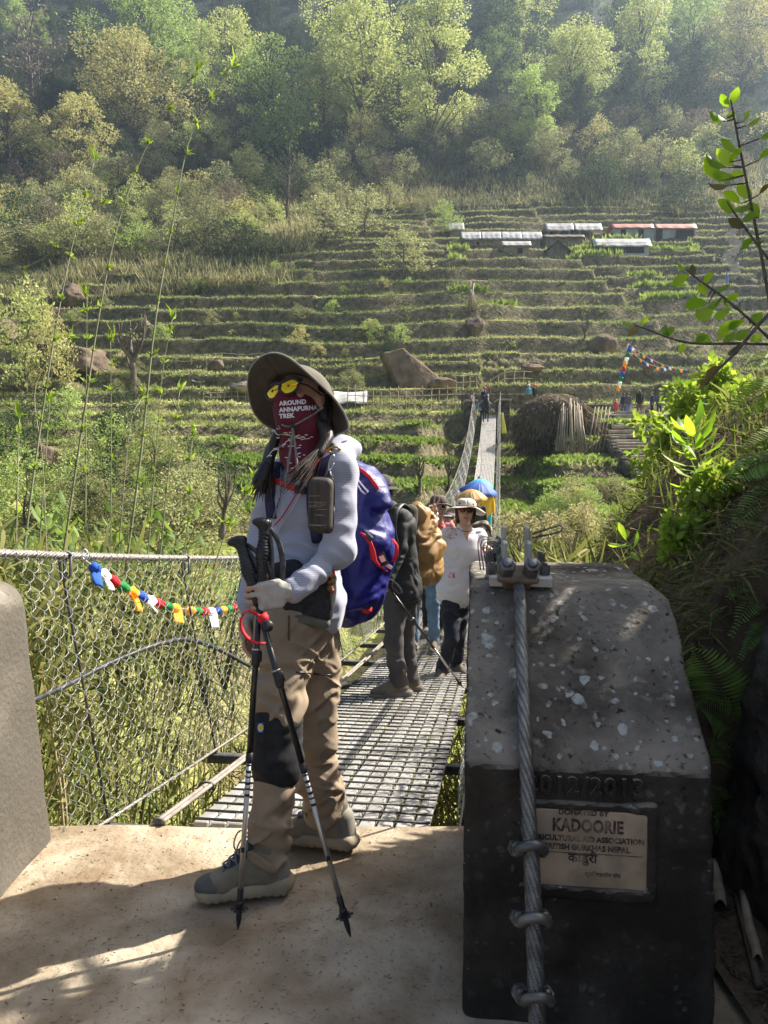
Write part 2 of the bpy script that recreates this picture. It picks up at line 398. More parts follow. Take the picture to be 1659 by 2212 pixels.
# ================================================================== terrain
_PY = [0, 2.8, 3.2, 4.5, 7, 12, 16, 20, 26, 31, 36, 42, 47, 52, 56, 66, 80, 100, 117, 135, 150, 200, 300, 380]
_PZ = [-.6, -.6, -.9, -1.7, -3.2, -5, -5.4, -4.8, -2.9, -1.2, .3, 2.2, 3.7, 4.7, 5.5, 7.6, 14, 24.5, 34.5, 44, 53, 92, 180, 252]
_GH = [-20, 6, 300]; _GQ = [-26 / 1.15, 0, 294 / 2.35]          # terrace heights: lower on the near fields, taller on the slope
def sst(a, b, x): t = np.clip((x - a) / (b - a), 0, 1); return t * t * (3 - 2 * t)
def H(x, y, fine=True):
    x = np.asarray(x, dtype=np.float32); y = np.asarray(y, dtype=np.float32)
    amp = sst(10, 40, y) * (1 - .75 * sst(46, 50, y) * (1 - sst(58, 64, y)))
    yy = y + amp * (3.4 * n2(x, y, 34, 2, 1) + 1.3 * n2(x, y, 9, 2, 2)) - .0005 * x * x * sst(60, 90, y) + amp * .035 * x
    h = np.interp(yy, _PY, _PZ).astype(np.float32)
    h = h + 1.4 * n2(x, y, 16, 2, 3) * sst(8, 16, y) * (1 - sst(20, 27, y))
    dx = np.abs(x - (-.29 + .150 * (y - 2.83))); s_ = y - 2.83; cut = -.03 - .139 * s_ + .00475 * s_ * s_ - 1.5 + np.maximum(dx - 2.2, 0) * 1.1 + 60 * sst(51.6, 52.4, y)
    h = np.where(y > 6, np.minimum(h, cut), h)          # the gorge is clear under the bridge
    wild = sst(.30, .42, -x / (y + 1) + .25 * n2(x, y, 25, 2, 4)) * sst(92, 112, y) * .9
    wild = np.maximum(wild, sst(138, 150, y)); lowl = sst(.10, .30, -x / (y + 1)) * (1 - sst(40, 52, y)) * .85; wild = np.maximum(wild, lowl); wild = np.maximum(wild, 1 - sst(22, 28, y))
    q = np.interp(h, _GH, _GQ) + (.8 * n2(x, y, 26, 2, 5) + .9 * _hash(np.floor((x + 5 * n2(y, x * 0, 30, 1, 12) + 200) / 19), np.floor(y / 38 + .2 * n2(x, y, 40, 1, 13)), x * 0)) * sst(60, 75, y); k = np.floor(q); f = q - k
    hq = np.interp(k + .20 * f + .80 * sst(.70, .97, f), _GQ, _GH) - (np.interp(q, _GQ, _GH) - h)
    z = hq * (1 - wild) + h * wild
    if fine:
        z = z + .10 * n2(x, y, 1.3, 2, 6) * sst(5, 20, y) + wild * sst(20, 60, y) * (.9 * n2(x, y, 7, 3, 7)) + .16 * n2(x, y, 3.5, 2, 8) * sst(8, 20, y)
    return z
def hz(x, y): return float(H(np.array([x]), np.array([y]))[0])
def onterr(px, py, y0=9.0, y1=360.0):
    """where the line of sight through a photograph pixel meets the hillside"""
    d = ray(px, py); Y = np.concatenate([np.arange(y0, 60, .06), np.arange(60, 150, .12), np.arange(150, y1, .5)]); X = d.x / d.y * Y; Z = CAMZ + d.z / d.y * Y
    hit = np.argwhere(Z <= H(X, Y))
    i = int(hit[0][0]) if len(hit) else len(Y) - 1
    return Vector((float(X[i]), float(Y[i]), float(H(X[i:i + 1], Y[i:i + 1])[0])))
ys = np.concatenate([np.arange(2.95, 26, .45), np.arange(26, 64, .20), np.arange(64, 146, .17), np.arange(146, 385, 3.5)])
us = np.linspace(-1, 1, 300)
GY, GU = np.meshgrid(ys, us, indexing='ij'); GX = GU * (9 + .66 * GY); GX = GX + .06 * GY * 0
GZ = H(GX, GY)
nr, nc = GY.shape; ids = np.arange(nr * nc).reshape(nr, nc)
Fq = np.stack([ids[:-1, :-1], ids[:-1, 1:], ids[1:, 1:], ids[1:, :-1]], -1).reshape(-1, 4)

def ground_mat():
    m = bpy.data.materials.new('hillside'); m.use_nodes = True; N, L, b = nodes_of(m)
    b.inputs['Roughness'].default_value = .95; b.inputs['Specular IOR Level'].default_value = .1
    ge = N.new('ShaderNodeNewGeometry'); tc = N.new('ShaderNodeTexCoord'); sx = N.new('ShaderNodeSeparateXYZ'); L.new(ge.outputs['True Normal'], sx.inputs[0])
    def noise(sc, det=5):
        n = N.new('ShaderNodeTexNoise'); n.inputs['Scale'].default_value = sc; n.inputs['Detail'].default_value = det; L.new(tc.outputs['Object'], n.inputs['Vector']); return n.outputs['Fac']
    def mr(v, a, bb):
        q = N.new('ShaderNodeMapRange'); q.inputs[1].default_value = a; q.inputs[2].default_value = bb; L.new(v, q.inputs[0]); return q.outputs[0]
    def mix(f, c1, c2):
        q = N.new('ShaderNodeMix'); q.data_type = 'RGBA'; L.new(f, q.inputs[0])
        for i, c in ((6, c1), (7, c2)):
            if isinstance(c, tuple): q.inputs[i].default_value = (*c, 1)
            else: L.new(c, q.inputs[i])
        return q.outputs[2]
    grass = mix(mr(noise(.35), .38, .62), (.16, .20, .045), (.32, .31, .10))
    grass = mix(mr(noise(.05, 3), .5, .7), grass, (.12, .19, .035)); grass = mix(mr(noise(.16, 4), .55, .66), grass, (.26, .20, .11))
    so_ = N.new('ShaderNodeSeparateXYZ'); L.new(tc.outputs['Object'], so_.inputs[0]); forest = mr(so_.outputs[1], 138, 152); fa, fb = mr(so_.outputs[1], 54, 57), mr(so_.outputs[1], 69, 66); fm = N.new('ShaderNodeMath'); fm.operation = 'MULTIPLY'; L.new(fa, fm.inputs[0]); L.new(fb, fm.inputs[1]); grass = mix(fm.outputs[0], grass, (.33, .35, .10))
    earth = mix(mr(noise(1.6), .36, .64), (.07, .06, .037), (.20, .165, .10))
    earth = mix(mr(noise(5), .48, .66), earth, (.085, .095, .04))
    ad = N.new('ShaderNodeMath'); ad.operation = 'MULTIPLY_ADD'; L.new(noise(2.5), ad.inputs[0]); ad.inputs[1].default_value = .25; L.new(sx.outputs[2], ad.inputs[2])
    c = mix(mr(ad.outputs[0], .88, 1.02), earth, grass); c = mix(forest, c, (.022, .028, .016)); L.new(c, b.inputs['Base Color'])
    nb = N.new('ShaderNodeTexNoise'); nb.inputs['Scale'].default_value = 4; nb.inputs['Detail'].default_value = 8; L.new(tc.outputs['Object'], nb.inputs['Vector'])
    bp = N.new('ShaderNodeBump'); bp.inputs['Strength'].default_value = .9; bp.inputs['Distance'].default_value = .25; L.new(nb.outputs['Fac'], bp.inputs['Height']); L.new(bp.outputs[0], b.inputs['Normal'])
    return m
MG = ground_mat()
terr = add('ground', (np.stack([GX, GY, GZ], -1).reshape(-1, 3), Fq), MG, kind='structure', base=(0, 0, 0))
terr['label'] = 'steep terraced hillside across the gorge with scrub and forest above'

# ------------------------------------------------------------------ scattered ground cover
M_TUFT = mat('terrace_grass', (.12, .17, .05), (.47, .47, .22), rnd=True, rough=.9, trans=.25, spec=.1)
M_SCRUB = mat('dry_scrub', (.04, .055, .025), (.40, .37, .20), rnd=True, rough=.9, trans=.25, spec=.1)
M_CROP = mat('crop_leaf', (.11, .17, .035), (.25, .32, .085), rnd=True, rough=.7, trans=.3, spec=.2)
M_DRY = mat('dry_stalk', (.16, .12, .07), (.34, .27, .15), rnd=True, rough=.9, spec=.1)
def slope(x, y, e=.3): return (H(x, y + e, False) - H(x, y - e, False)) / (2 * e)
def scatter(n, y0, y1, keep, pw=1.0, k=.56):
    y = y0 + (y1 - y0) * RNG.random(n) ** pw; x = RNG.uniform(-1, 1, n) * (3 + k * y); m = keep(x, y); x, y = x[m], y[m]
    return x, y, H(x, y)
def tufts(x, y, z, L, W, up=.7, m=3, sink=.06):
    n = len(x); P = np.repeat(np.stack([x, y, z - sink], 1), m, 0); D = rdir(n * m, 0, 1); D[:, 2] += up; S = rdir(n * m, -.3, .3)
    return leaf_batch(P + rdir(n * m) * L * .3 * np.array([1, 1, 0]), D, S, L * RNG.uniform(.6, 1.3, n * m), W, 'diamond', rnd=np.clip(np.repeat(.5 + .7 * n2(x, y, 14, 2, 30), m) + RNG.normal(0, .22, n * m), 0, 1))
# grass on the lips and risers of the terraces
def lip(x, y): return (n2(x, y, 2.2, 2, 47) > -.28) & (H(x, y, False) - H(x, y - .45, False) > .22) & (H(x, y + .5, False) - H(x, y, False) < .30) & (x / y > -.6)
x, y, z = scatter(230000, 27, 140, lip, .8); tb1 = tufts(x, y, z, .34, .075, .55, 4)
x, y, z = scatter(40000, 27, 140, lambda x, y: n2(x, y, 3, 2, 48) > .1, .8); tb3 = tufts(x, y, z, .40, .10, .6, 5)
x, y, z = scatter(24000, 27, 140, lambda x, y: slope(x, y) <= .35, .8); tb2 = tufts(x, y, z, .2, .12, .5, 2)
tb3 = (tb3[0], tb3[1], tb3[2] * .6); V, Fx, r = cat_batch(tb1, tb2, tb3)
add('terrace_grass', (V, Fx, r), M_TUFT, kind='stuff', smooth=False, label='short dry and green grass along the terrace edges')
# crop rows on the low terraces beside the bridge
def cropmask(x, y): return (slope(x, y, .25) < .35) & (y > 28) & (y < 49) & (x > -.21 * y) & (n2(x, y, 6, 2, 40) > -.25)
x, y, z = scatter(30000, 28, 49, cropmask, 1.0, .4)
yr = np.round(y / .55) * .55 + RNG.normal(0, .06, len(y)); z = H(x, yr)
cb = tufts(x, yr, z, .32, .2, .35, 5, .0)
add('crop_rows', cb, M_CROP, kind='stuff', smooth=False, label='rows of leafy green crops on the low terraces beside the bridge')
# tall pale crop on the terraces under the farm
x, y, z = scatter(30000, 92, 116, lambda x, y: (slope(x, y, .25) < .3) & (x > .085 * y) & (x < .40 * y) & (n2(x, y, 9, 2, 41) > .1), 1.0)
add('tall_crop', tufts(x, y, z, 1.0, .28, 1.3, 4, 0), mat('tall_crop', (.16, .22, .045), (.30, .36, .10), rnd=True, trans=.3, rough=.8, spec=.1), kind='stuff', smooth=False, label='tall pale green crop on the terraces below the farm sheds')
# wild scrub of the upper slope and of the left side
def wildmask(x, y):
    return (n2(x, y, 11, 2, 42) > -.35) & ((y > 137 + 7 * n2(x, y, 20, 2, 43)) | ((x / y < -.10 + .12 * n2(x, y, 30, 2, 44)) & (y > 98)))
x, y, z = scatter(60000, 96, 260, wildmask, 1.3)
big = 1 + .9 * n2(x, y, 8, 2, 45)
n = len(x); mm = 7; P = np.repeat(np.stack([x, y, z - .2], 1), mm, 0); D = rdir(n * mm, 0, 1); D[:, 2] += .9
hh = np.repeat(1.5 * np.clip(big, .4, 2.4), mm) * RNG.uniform(.5, 1.3, n * mm)
sb = leaf_batch(P + rdir(n * mm) * .8, D, rdir(n * mm, -.3, .3), hh, .15, 'diamond', rnd=np.clip((np.repeat(.5 + .8 * n2(x, y, 18, 2, 46), mm) + RNG.normal(0, .2, n * mm)) * (1 - .85 * np.repeat(sst(146, 172, y + 14 * n2(x, y, 20, 2, 49)), mm)), 0, 1))
add('scrub', sb, M_SCRUB, kind='stuff', smooth=False, label='dense olive and straw coloured scrub covering the upper slope')

# ================================================================== trees
def crown_batch(cs, rs, per, L, W, flat=.8):
    bs = []
    for c, r in zip(cs, rs):
        n = int(per * (r ** 1.6)); d = rdir(n); rad = r * RNG.uniform(.55, 1.05, n)[:, None]; P = np.array(c) + d * rad * np.array([1, 1, flat])
        D = d + rdir(n) * .9; D[:, 2] -= .15
        bs.append(leaf_batch(P, D, rdir(n), L * RNG.uniform(.35, 1.4, n), W * RNG.uniform(.5, 1.2, n), 'diamond', rnd=np.clip(RNG.normal(.5, .25, n), 0, 1)))
    return cat_batch(*bs)
def make_tree(seed, h=18.0, wd=5.5, low=.25, n=26, per=34, L=.75, W=.5, sparse=False):
    rs_ = random.Random(seed); cs, rr, limbs = [], [], []
    th = h * (.97 if not sparse else .9)
    trunk = [Vector((0, 0, -.8)), Vector((rs_.uniform(-.2, .2), rs_.uniform(-.2, .2), h * .25)), Vector((rs_.uniform(-.5, .5), rs_.uniform(-.4, .4), h * .55)), Vector((rs_.uniform(-.7, .7), rs_.uniform(-.5, .5), th * .9))]
    tp = spline(trunk, 4); geo = [tube(tp, [max(.05, .02 * h * (1 - i / len(tp)) ** .8) for i in range(len(tp))], 6)]
    for i in range(n):
        t = low + (1 - low) * (i + .5) / n; zc = t * h; env = math.sin(math.pi * min(1, max(.07, (t - low) / (1 - low) * .86 + .12))) ** .7
        a = i * 2.4 + rs_.uniform(-.9, .9); q = wd * env * rs_.uniform(.25, 1.12)
        c = Vector((math.cos(a) * q, math.sin(a) * q, zc + rs_.uniform(-.07, .05) * h)); cs.append(tuple(c)); rr.append(wd * rs_.choice([.14, .18, .22, .26, .34]))
        s = tp[min(len(tp) - 1, int(len(tp) * max(.15, t - .17)))]
        geo.append(tube([s, s.lerp(c, .5) + Vector((0, 0, .25)), c], [.006 * h * (1.2 - t * .7), .004 * h, .012], 4, False))
    crown = crown_batch(cs, rr, per, L, W)
    return join(*geo), crown
TREE_KINDS = {}
M_BARK = mat('tree_bark', (.075, .06, .05), (.16, .135, .11), scale=2, rough=.95, spec=.1)
LEAFM = {
 'spring': mat('leaf_spring', (.19, .28, .075), (.39, .46, .17), rnd=True, trans=.32, rough=.8, spec=.15, objrnd=.12),
 'yellow': mat('leaf_yellow', (.25, .30, .09), (.50, .52, .22), rnd=True, trans=.32, rough=.8, spec=.15, objrnd=.12),
 'rust': mat('leaf_rust', (.28, .27, .10), (.48, .45, .21), rnd=True, trans=.32, rough=.8, spec=.15, objrnd=.1),
 'dark': mat('leaf_dark', (.028, .05, .022), (.07, .10, .04), rnd=True, trans=.22, rough=.8, spec=.15, objrnd=.2),  # dark leaf colour, also used for the shade of the back forest
 'olive': mat('leaf_olive', (.13, .155, .065), (.38, .37, .19), rnd=True, trans=.28, rough=.85, spec=.1, objrnd=.25),
 'grey': mat('leaf_grey', (.16, .13, .09), (.27, .23, .16), rnd=True, trans=.2, rough=.9, spec=.1),
}
SHAPES = {k: make_tree(sd, *a) for k, sd, a in (
 ('wide', 1, (16, 6.6, .18, 60, 130, .30, .22)), ('tall', 2, (20, 5.0, .14, 66, 150, .30, .22)), ('round', 3, (13, 5.2, .2, 44, 150, .29, .22)),
 ('slim', 4, (15, 3.7, .14, 46, 190, .28, .21)), ('thin', 5, (12, 4.6, .3, 30, 9, .5, .3)), ('bushy', 6, (7, 4.2, .1, 26, 80, .34, .22)))}
_tcache = {}
def tree(shape, leaf, p, s, label, group=None, rz=0.0, cat='tree', name='tree', sxy=1.0):
    t = bpy.data.objects.new(name, None); t.location = Vector(p); t.rotation_euler = (0, 0, rz); t.scale = (s * sxy, s * sxy, s)
    finish(t, None, label, cat, group); ORG[t.name] = Vector(p)
    for nm, gi, m in (('trunk', 0, M_BARK), ('crown', 1, LEAFM[leaf])):
        key = (shape, leaf, nm)
        if key not in _tcache:
            g = SHAPES[shape][gi]; me = mesh_np(nm, g[0], g[1], nm == 'trunk', g[2] if gi else None); me.materials.append(m); _tcache[key] = me
        o = bpy.data.objects.new(nm, _tcache[key]); finish(o, t)
    return t
HGT = {'wide': 16, 'tall': 20, 'round': 13, 'slim': 15, 'thin': 12, 'bushy': 7}
def tree_px(shape, leaf, px, top, base, label, sxy=1.0, group=None, name='tree', cat='tree'):
    """a tree rooted where the photograph shows its foot, tall enough to reach the pixel row of its top"""
    p = onterr(px, base); d = ray(px, top); ztop = CAMZ + d.z / d.y * p.y
    return tree(shape, leaf, p, max(.2, (ztop - p.z) / HGT[shape]), label, group, random.uniform(0, 6.28), cat, name, sxy * (1.25 if shape != 'bushy' else 1.1))
for a in [
 ('thin', 'grey', 70, 5, 210, 'bare grey-brown tree in the top left corner of the forest', 1.0),
 ('thin', 'grey', 85, 105, 260, 'leafless greyish tree below the one in the top left corner', 1.1),
 ('wide', 'spring', 318, -15, 215, 'tall light green tree behind the yellow-brown one at upper left', 1.05),
 ('wide', 'rust', 285, 78, 312, 'broad yellow-brown tree at upper left with dark trunk showing', 1.0),
 ('round', 'yellow', 500, 30, 250, 'olive-yellow tree in the gap right of the big light green tree', .8),
 ('round', 'rust', 20, 185, 372, 'pinkish straw-coloured tree cut by the left edge of the picture', 1.1),
 ('round', 'rust', 168, 205, 385, 'grey-yellow tree standing low at left under the leafless tree', .9),
 ('thin', 'grey', 505, 185, 350, 'slender bare tree with forked trunk left of the bright green column', .7),
 ('slim', 'spring', 590, 85, 345, 'narrow bright yellow-green tree, brightest of the middle left', 1.15),
 ('bushy', 'spring', 630, 225, 345, 'low bright green tree at the foot of the narrow bright tree', 1.0),
 ('round', 'yellow', 702, 120, 300, 'rounded pale yellow tree right of the narrow bright green one', .85),
 ('wide', 'yellow', 785, 5, 292, 'large pale yellow-green tree in the upper middle', .95),
 ('tall', 'yellow', 935, -20, 330, 'tallest pale green tree, right of the upper middle', .95),
 ('round', 'dark', 1075, -10, 205, 'dim tree in shade right of the tallest pale tree', .9),
 ('round', 'yellow', 1120, -15, 160, 'olive tree at the top edge right of the middle', .9),
 ('slim', 'spring', 1155, 145, 335, 'small bright green tree hanging low right of the middle', 1.0),
 ('wide', 'yellow', 1235, 60, 275, 'broad pale yellow tree right of the small bright green one', .9),
 ('tall', 'yellow', 1385, -15, 245, 'tall pale tree at the upper right', .9),
 ('round', 'spring', 1492, -20, 170, 'fresh green tree at the upper right edge of the forest', .95),
 ('wide', 'rust', 1600, -10, 210, 'dull yellow-brown tree in the top right corner', .9),
 ('thin', 'dark', 620, 290, 480, 'thin dark-trunked tree standing alone above the left terraces', .8),
 ('bushy', 'olive', 870, 500, 592, 'yellowish bush left of the farm sheds', 1.2),
 ('bushy', 'spring', 960, 440, 505, 'low green bush above the left end of the farm', .9),
 ('bushy', 'olive', 1145, 378, 420, 'small straw-coloured bush alone above the upper terraces', .7),
 ('bushy', 'dark', 500, 480, 560, 'dark round bush on the left terraces', 1.5),
 ('bushy', 'dark', 560, 500, 562, 'dark bush beside the round one on the left terraces', 1.2),
 ('bushy', 'olive', 790, 417, 500, 'pale bush on the slope above the middle terraces', 1.3),
 ('bushy', 'olive', 700, 430, 520, 'straw-coloured bush left of the pale bush on the middle slope', 1.3),
 ('bushy', 'olive', 60, 491, 585, 'pale bamboo-like bush at the left edge above the terraces', 1.5),
 ('bushy', 'olive', 180, 470, 560, 'yellow-green bush right of the pale bush at the left edge', 1.4),
 ('bushy', 'spring', 300, 490, 560, 'low green bush at the upper rim of the left terraces', 1.2),
 ('bushy', 'olive', 380, 466, 545, 'olive bush above the low green bush at left', 1.1),
 ('bushy', 'dark', 1480, 380, 470, 'dark bush above the red-roofed house', 1.2),
 ('bushy', 'dark', 1300, 350, 420, 'dark low bush left of the palm-like bush', 1.4),
 ('bushy', 'spring', 1415, 360, 400, 'pale feathery bush above the upper terraces', .5)]:
    tree_px(a[0], a[1], a[2], a[3], a[4], a[5], a[6], name='bush' if a[0] == 'bushy' else 'tree', cat='bush' if a[0] == 'bushy' else 'tree')
rs_ = random.Random(5)
ORD = ['first', 'second', 'third', 'fourth', 'fifth', 'sixth', 'seventh', 'eighth', 'ninth', 'tenth', 'eleventh', 'twelfth'] + ['%dth' % k for k in range(13, 80)]
def ordinals(items, noun):
    """items = [(object, px, tone, place)]: name each by its order from the left among its like"""
    g = {}
    for it in items: g.setdefault((it[2], it[3]), []).append(it)
    for (tone, place_), its in g.items():
        for k, it in enumerate(sorted(its, key=lambda q: q[1])):
            it[0]['label'] = ('%s %s %s' % (tone, noun, place_)) if len(its) == 1 else ('%s %s %s from the left, %s' % (ORD[k], tone, noun, place_))
TONE = {'dark': 'dim dark', 'spring': 'fresh pale green', 'yellow': 'yellowish', 'rust': 'straw-coloured', 'olive': 'dull olive', 'grey': 'grey-brown'}
fl_ = []
for i in range(190):          # forest between and behind them, its shade put into the dark leaf colour
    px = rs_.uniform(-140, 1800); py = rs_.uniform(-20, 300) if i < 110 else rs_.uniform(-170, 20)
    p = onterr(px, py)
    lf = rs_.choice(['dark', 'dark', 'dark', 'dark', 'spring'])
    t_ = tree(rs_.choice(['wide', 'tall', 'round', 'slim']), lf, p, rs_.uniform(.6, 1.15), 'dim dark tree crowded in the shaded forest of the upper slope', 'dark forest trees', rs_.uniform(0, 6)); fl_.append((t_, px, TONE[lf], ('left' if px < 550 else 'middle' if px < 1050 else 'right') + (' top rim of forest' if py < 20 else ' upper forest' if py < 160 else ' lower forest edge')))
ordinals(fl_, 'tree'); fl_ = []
for i in range(190):
    px = rs_.uniform(-60, 1700) if i < 130 else rs_.uniform(-40, 600); py = rs_.uniform(390, 560) if i >= 130 else rs_.uniform(300, 540 if px < 560 else 470) if px < 950 else rs_.uniform(280, 400)
    p = onterr(px, py)
    lf = rs_.choice(['olive', 'rust', 'dark', 'grey', 'olive', 'olive', 'yellow'])
    t_ = tree('bushy', lf, p, rs_.uniform(.4, 1.1), 'scrubby bush among many on the slope below the forest', 'scrub bushes', rs_.uniform(0, 6), 'bush', 'bush', 1.1); fl_.append((t_, px, TONE[lf], 'on the scrub slope ' + ('above the left terraces' if px < 560 else 'left of the farm' if px < 950 else 'above the farm')))

ordinals(fl_, 'bush'); fl_ = []
for i in range(60):
    px, py = rs_.uniform(-30, 960), rs_.uniform(575, 850); p = onterr(px, py); lf = rs_.choice(['olive', 'spring', 'rust', 'olive', 'dark'])
    fl_.append((tree('bushy', lf, p, rs_.uniform(.07, .24), 'weed', 'weeds on the terraces', rs_.uniform(0, 6), 'weed', 'terrace_weed', 1.3), px, TONE[lf], 'on the ' + ('upper' if py < 680 else 'lower') + (' left terraces' if px < 450 else ' middle terraces')))
ordinals(fl_, 'weed clump')
def bare_tree(px, base, top, label, seed, lean=0.0, pollard=False, name='bare_tree', Y=None):
    p = onterr(px, base) if Y is None else at(px, base, Y); d = ray(px, top); h = (CAMZ + d.z / d.y * p.y) - p.z; q = random.Random(seed)
    t = thing(name, p, label, 'tree'); tk = [p + Vector((0, 0, -.2)), p + Vector((.02 * h, 0, h * .2)), p + Vector((lean * h, 0, h * .42))]
    tp = spline(tk, 4); add('trunk', tube(tp, [.045 * h * (1 - .45 * i / len(tp)) for i in range(len(tp))], 8), M_BARK, t)
    for b in range(6 if not pollard else 8):
        s = tp[-1 - q.randrange(0, 5)]; a = q.uniform(0, 6.28); L = h * q.uniform(.35, .6); sp = q.uniform(.15, .5) if not pollard else q.uniform(.08, .3)
        e = s + Vector((math.cos(a) * L * sp, math.sin(a) * L * sp, L * .92)); mid = s.lerp(e, .5) + Vector((math.cos(a) * .05 * h, math.sin(a) * .05 * h, 0))
        geo = [tube(spline([s, mid, e], 3), [.02 * h, .018 * h, .016 * h, .013 * h, .011 * h, .009 * h, .006 * h], 6)]
        for c in range(5):
            u = s.lerp(e, q.uniform(.4, .98)); v = u + Vector((q.uniform(-.12, .12) * h, q.uniform(-.12, .12) * h, q.uniform(.06, .16) * h)); geo.append(tube([u, v], [.007 * h, .003 * h], 4))
        add('branch', join(*geo), M_BARK, t)
    return t
bare_tree(285, 850, 648, 'gnarled leafless tree with thick dark trunk on the left terraces', 3)
bare_tree(905, 1062, 965, 'pollarded leafless tree left of the bridge behind the blue pack', 11, 0, True)
bare_tree(968, 1058, 975, 'pollarded leafless tree nearest the bridge mesh', 12, 0, True)
bare_tree(1262, 735, 672, 'tiny leafless tree on the terraces above the round boulder', 13)
bare_tree(480, 1150, 1010, 'grey cut-back shrub beside the hiker below the crop terraces', 14, .05, True, Y=24)

# ================================================================== rocks
M_ROCK = mat('boulder_stone', (.085, .062, .045), (.20, .15, .11), scale=.9, bump=.6, bscale=5, bdist=.1, rough=.95, spec=.1)
M_ROCKG = mat('boulder_grey', (.15, .13, .115), (.30, .27, .24), scale=.7, bump=.6, bscale=5, bdist=.1, rough=.95, spec=.1)
def rock(px, py, w, h, label, seed, m=None, shear=0.0, sharp=1.0, Y=None, name='boulder'):
    p = onterr(px, py) if Y is None else at(px, py, Y); sc = p.y / FPX; W, Hh = w * sc, h * sc * .85
    n = 26; V = []; q = np.random.default_rng(seed); pl = [(Vector(rdir(1)[0]), q.uniform(.55, .95)) for _ in range(11)]
    for i in range(n + 1):
        for j in range(n * 2):
            th, ph = math.pi * i / n, math.pi * j / n; d = Vector((math.sin(th) * math.cos(ph), math.sin(th) * math.sin(ph), math.cos(th))); rr = 1.0
            for nn, dd in pl:
                c = d.dot(nn)
                if c > .05: rr = min(rr, dd / c * sharp + (1 - sharp))
            V.append(d * rr)
    V = np.array([list(v) for v in V]); V = V * (1 + .16 * fbm(V * 2.0 + seed, 4)[:, None] - .10 * np.abs(fbm(V * 4.5 + seed, 3))[:, None])
    X = p.x + V[:, 0] * W * .5 + shear * V[:, 2] * W * .5; Yc = p.y + V[:, 1] * W * .4; Z = p.z + (V[:, 2] * .62 + .36) * Hh
    k = n * 2; F_ = np.array([(i * k + j, (i + 1) * k + j, (i + 1) * k + (j + 1) % k, i * k + (j + 1) % k) for i in range(n) for j in range(k)])
    return add(name, (np.stack([X, Yc, Z], 1), F_), m or M_ROCK, label=label, cat='rock')
p = onterr(890, 838); sc = p.y / FPX; w_ = 62 * sc; f = Field(.09); c_ = np.array(p)
f.cx([((-.85, -.15, -.35), c_ + [-.80 * w_, 0, .55 * w_]), ((.62, -.1, .78), c_ + [.1 * w_, 0, .98 * w_]), ((-.25, -.05, 1), c_ + [-.5 * w_, 0, 1.25 * w_]), ((-.05, -.95, .25), c_ + [0, -.5 * w_, .4 * w_]), ((.25, -.85, .4), c_ + [.5 * w_, -.45 * w_, .4 * w_]), ((0, 1, 0), c_ + [0, .7 * w_, 0]), ((0, 0, -1), c_ - [0, 0, .4]), ((1, 0, .3), c_ + [1.15 * w_, 0, 0])], c_ - [1.5 * w_, w_, .5], c_ + [1.5 * w_, w_, 1.5 * w_], .15)
f.disp(lambda P: .14 * fbm(P * 1.3, 4)); add('boulder', f.mesh(), M_ROCK, label='big angular brown boulder on the bright field above the hiker', cat='rock')
rock(955, 846, 70, 34, 'low rubble rock at the right foot of the big brown boulder', 22)
rock(165, 800, 165, 78, 'long sloping dark rock slab on the left terraces', 23, M_ROCK, shear=-.45)
rock(160, 662, 62, 52, 'squat reddish boulder on the upper left terraces', 24)
rock(15, 740, 60, 60, 'dark rock at the left edge behind the pale shrub', 25)
rock(1025, 722, 54, 42, 'small rounded boulder left on the middle terraces', 26)
rock(1302, 765, 62, 54, 'round dark boulder on the terraces left of the prayer-flag pole', 27, sharp=.5)
rock(470, 800, 44, 26, 'small pointed rock on the terrace left of the hat', 28)
rock(520, 850, 75, 26, 'flat grey rock left of the hat', 29, M_ROCKG)
rock(1150, 805, 50, 22, 'low flat rock at the edge of the bright field', 30)
rock(90, 1010, 90, 60, 'dark brown rock among shrubs at the left below the pale shrub', 32)
rock(165, 1030, 60, 56, 'reddish rock half hidden by shrubs at the left', 33)
rock(1400, 808, 26, 42, 'small upright stone beside the prayer-flag string', 34)

# ================================================================== farm sheds
M_TARP = mat('tarp', (.27, .265, .25), (.50, .49, .47), scale=1.2, bump=.5, bscale=3, bdist=.08, rough=.6)
M_MUD = mat('mud_wall', (.16, .13, .10), (.26, .22, .17), scale=1.5, rough=.95, spec=.1)
M_WOODG = mat('grey_wood', (.11, .09, .07), (.2, .17, .13), scale=3, stretch=(1, 1, .2), rough=.9)
M_TIN = mat('red_tin', (.36, .12, .085), (.48, .2, .14), scale=.8, rough=.5, spec=.4)
M_INSHADE = mat('indoor_shade', (.02, .02, .02), rough=1)  # near-black colour that stands in for shade indoors
M_BLUEW = mat('pale_blue_wall', (.28, .31, .33), (.38, .4, .4), scale=2, rough=.9)
M_THATCH = mat('thatch', (.055, .045, .032), (.15, .12, .08), scale=6, stretch=(1, 1, .25), bump=.8, bscale=18, bdist=.08, rough=1, spec=.05)
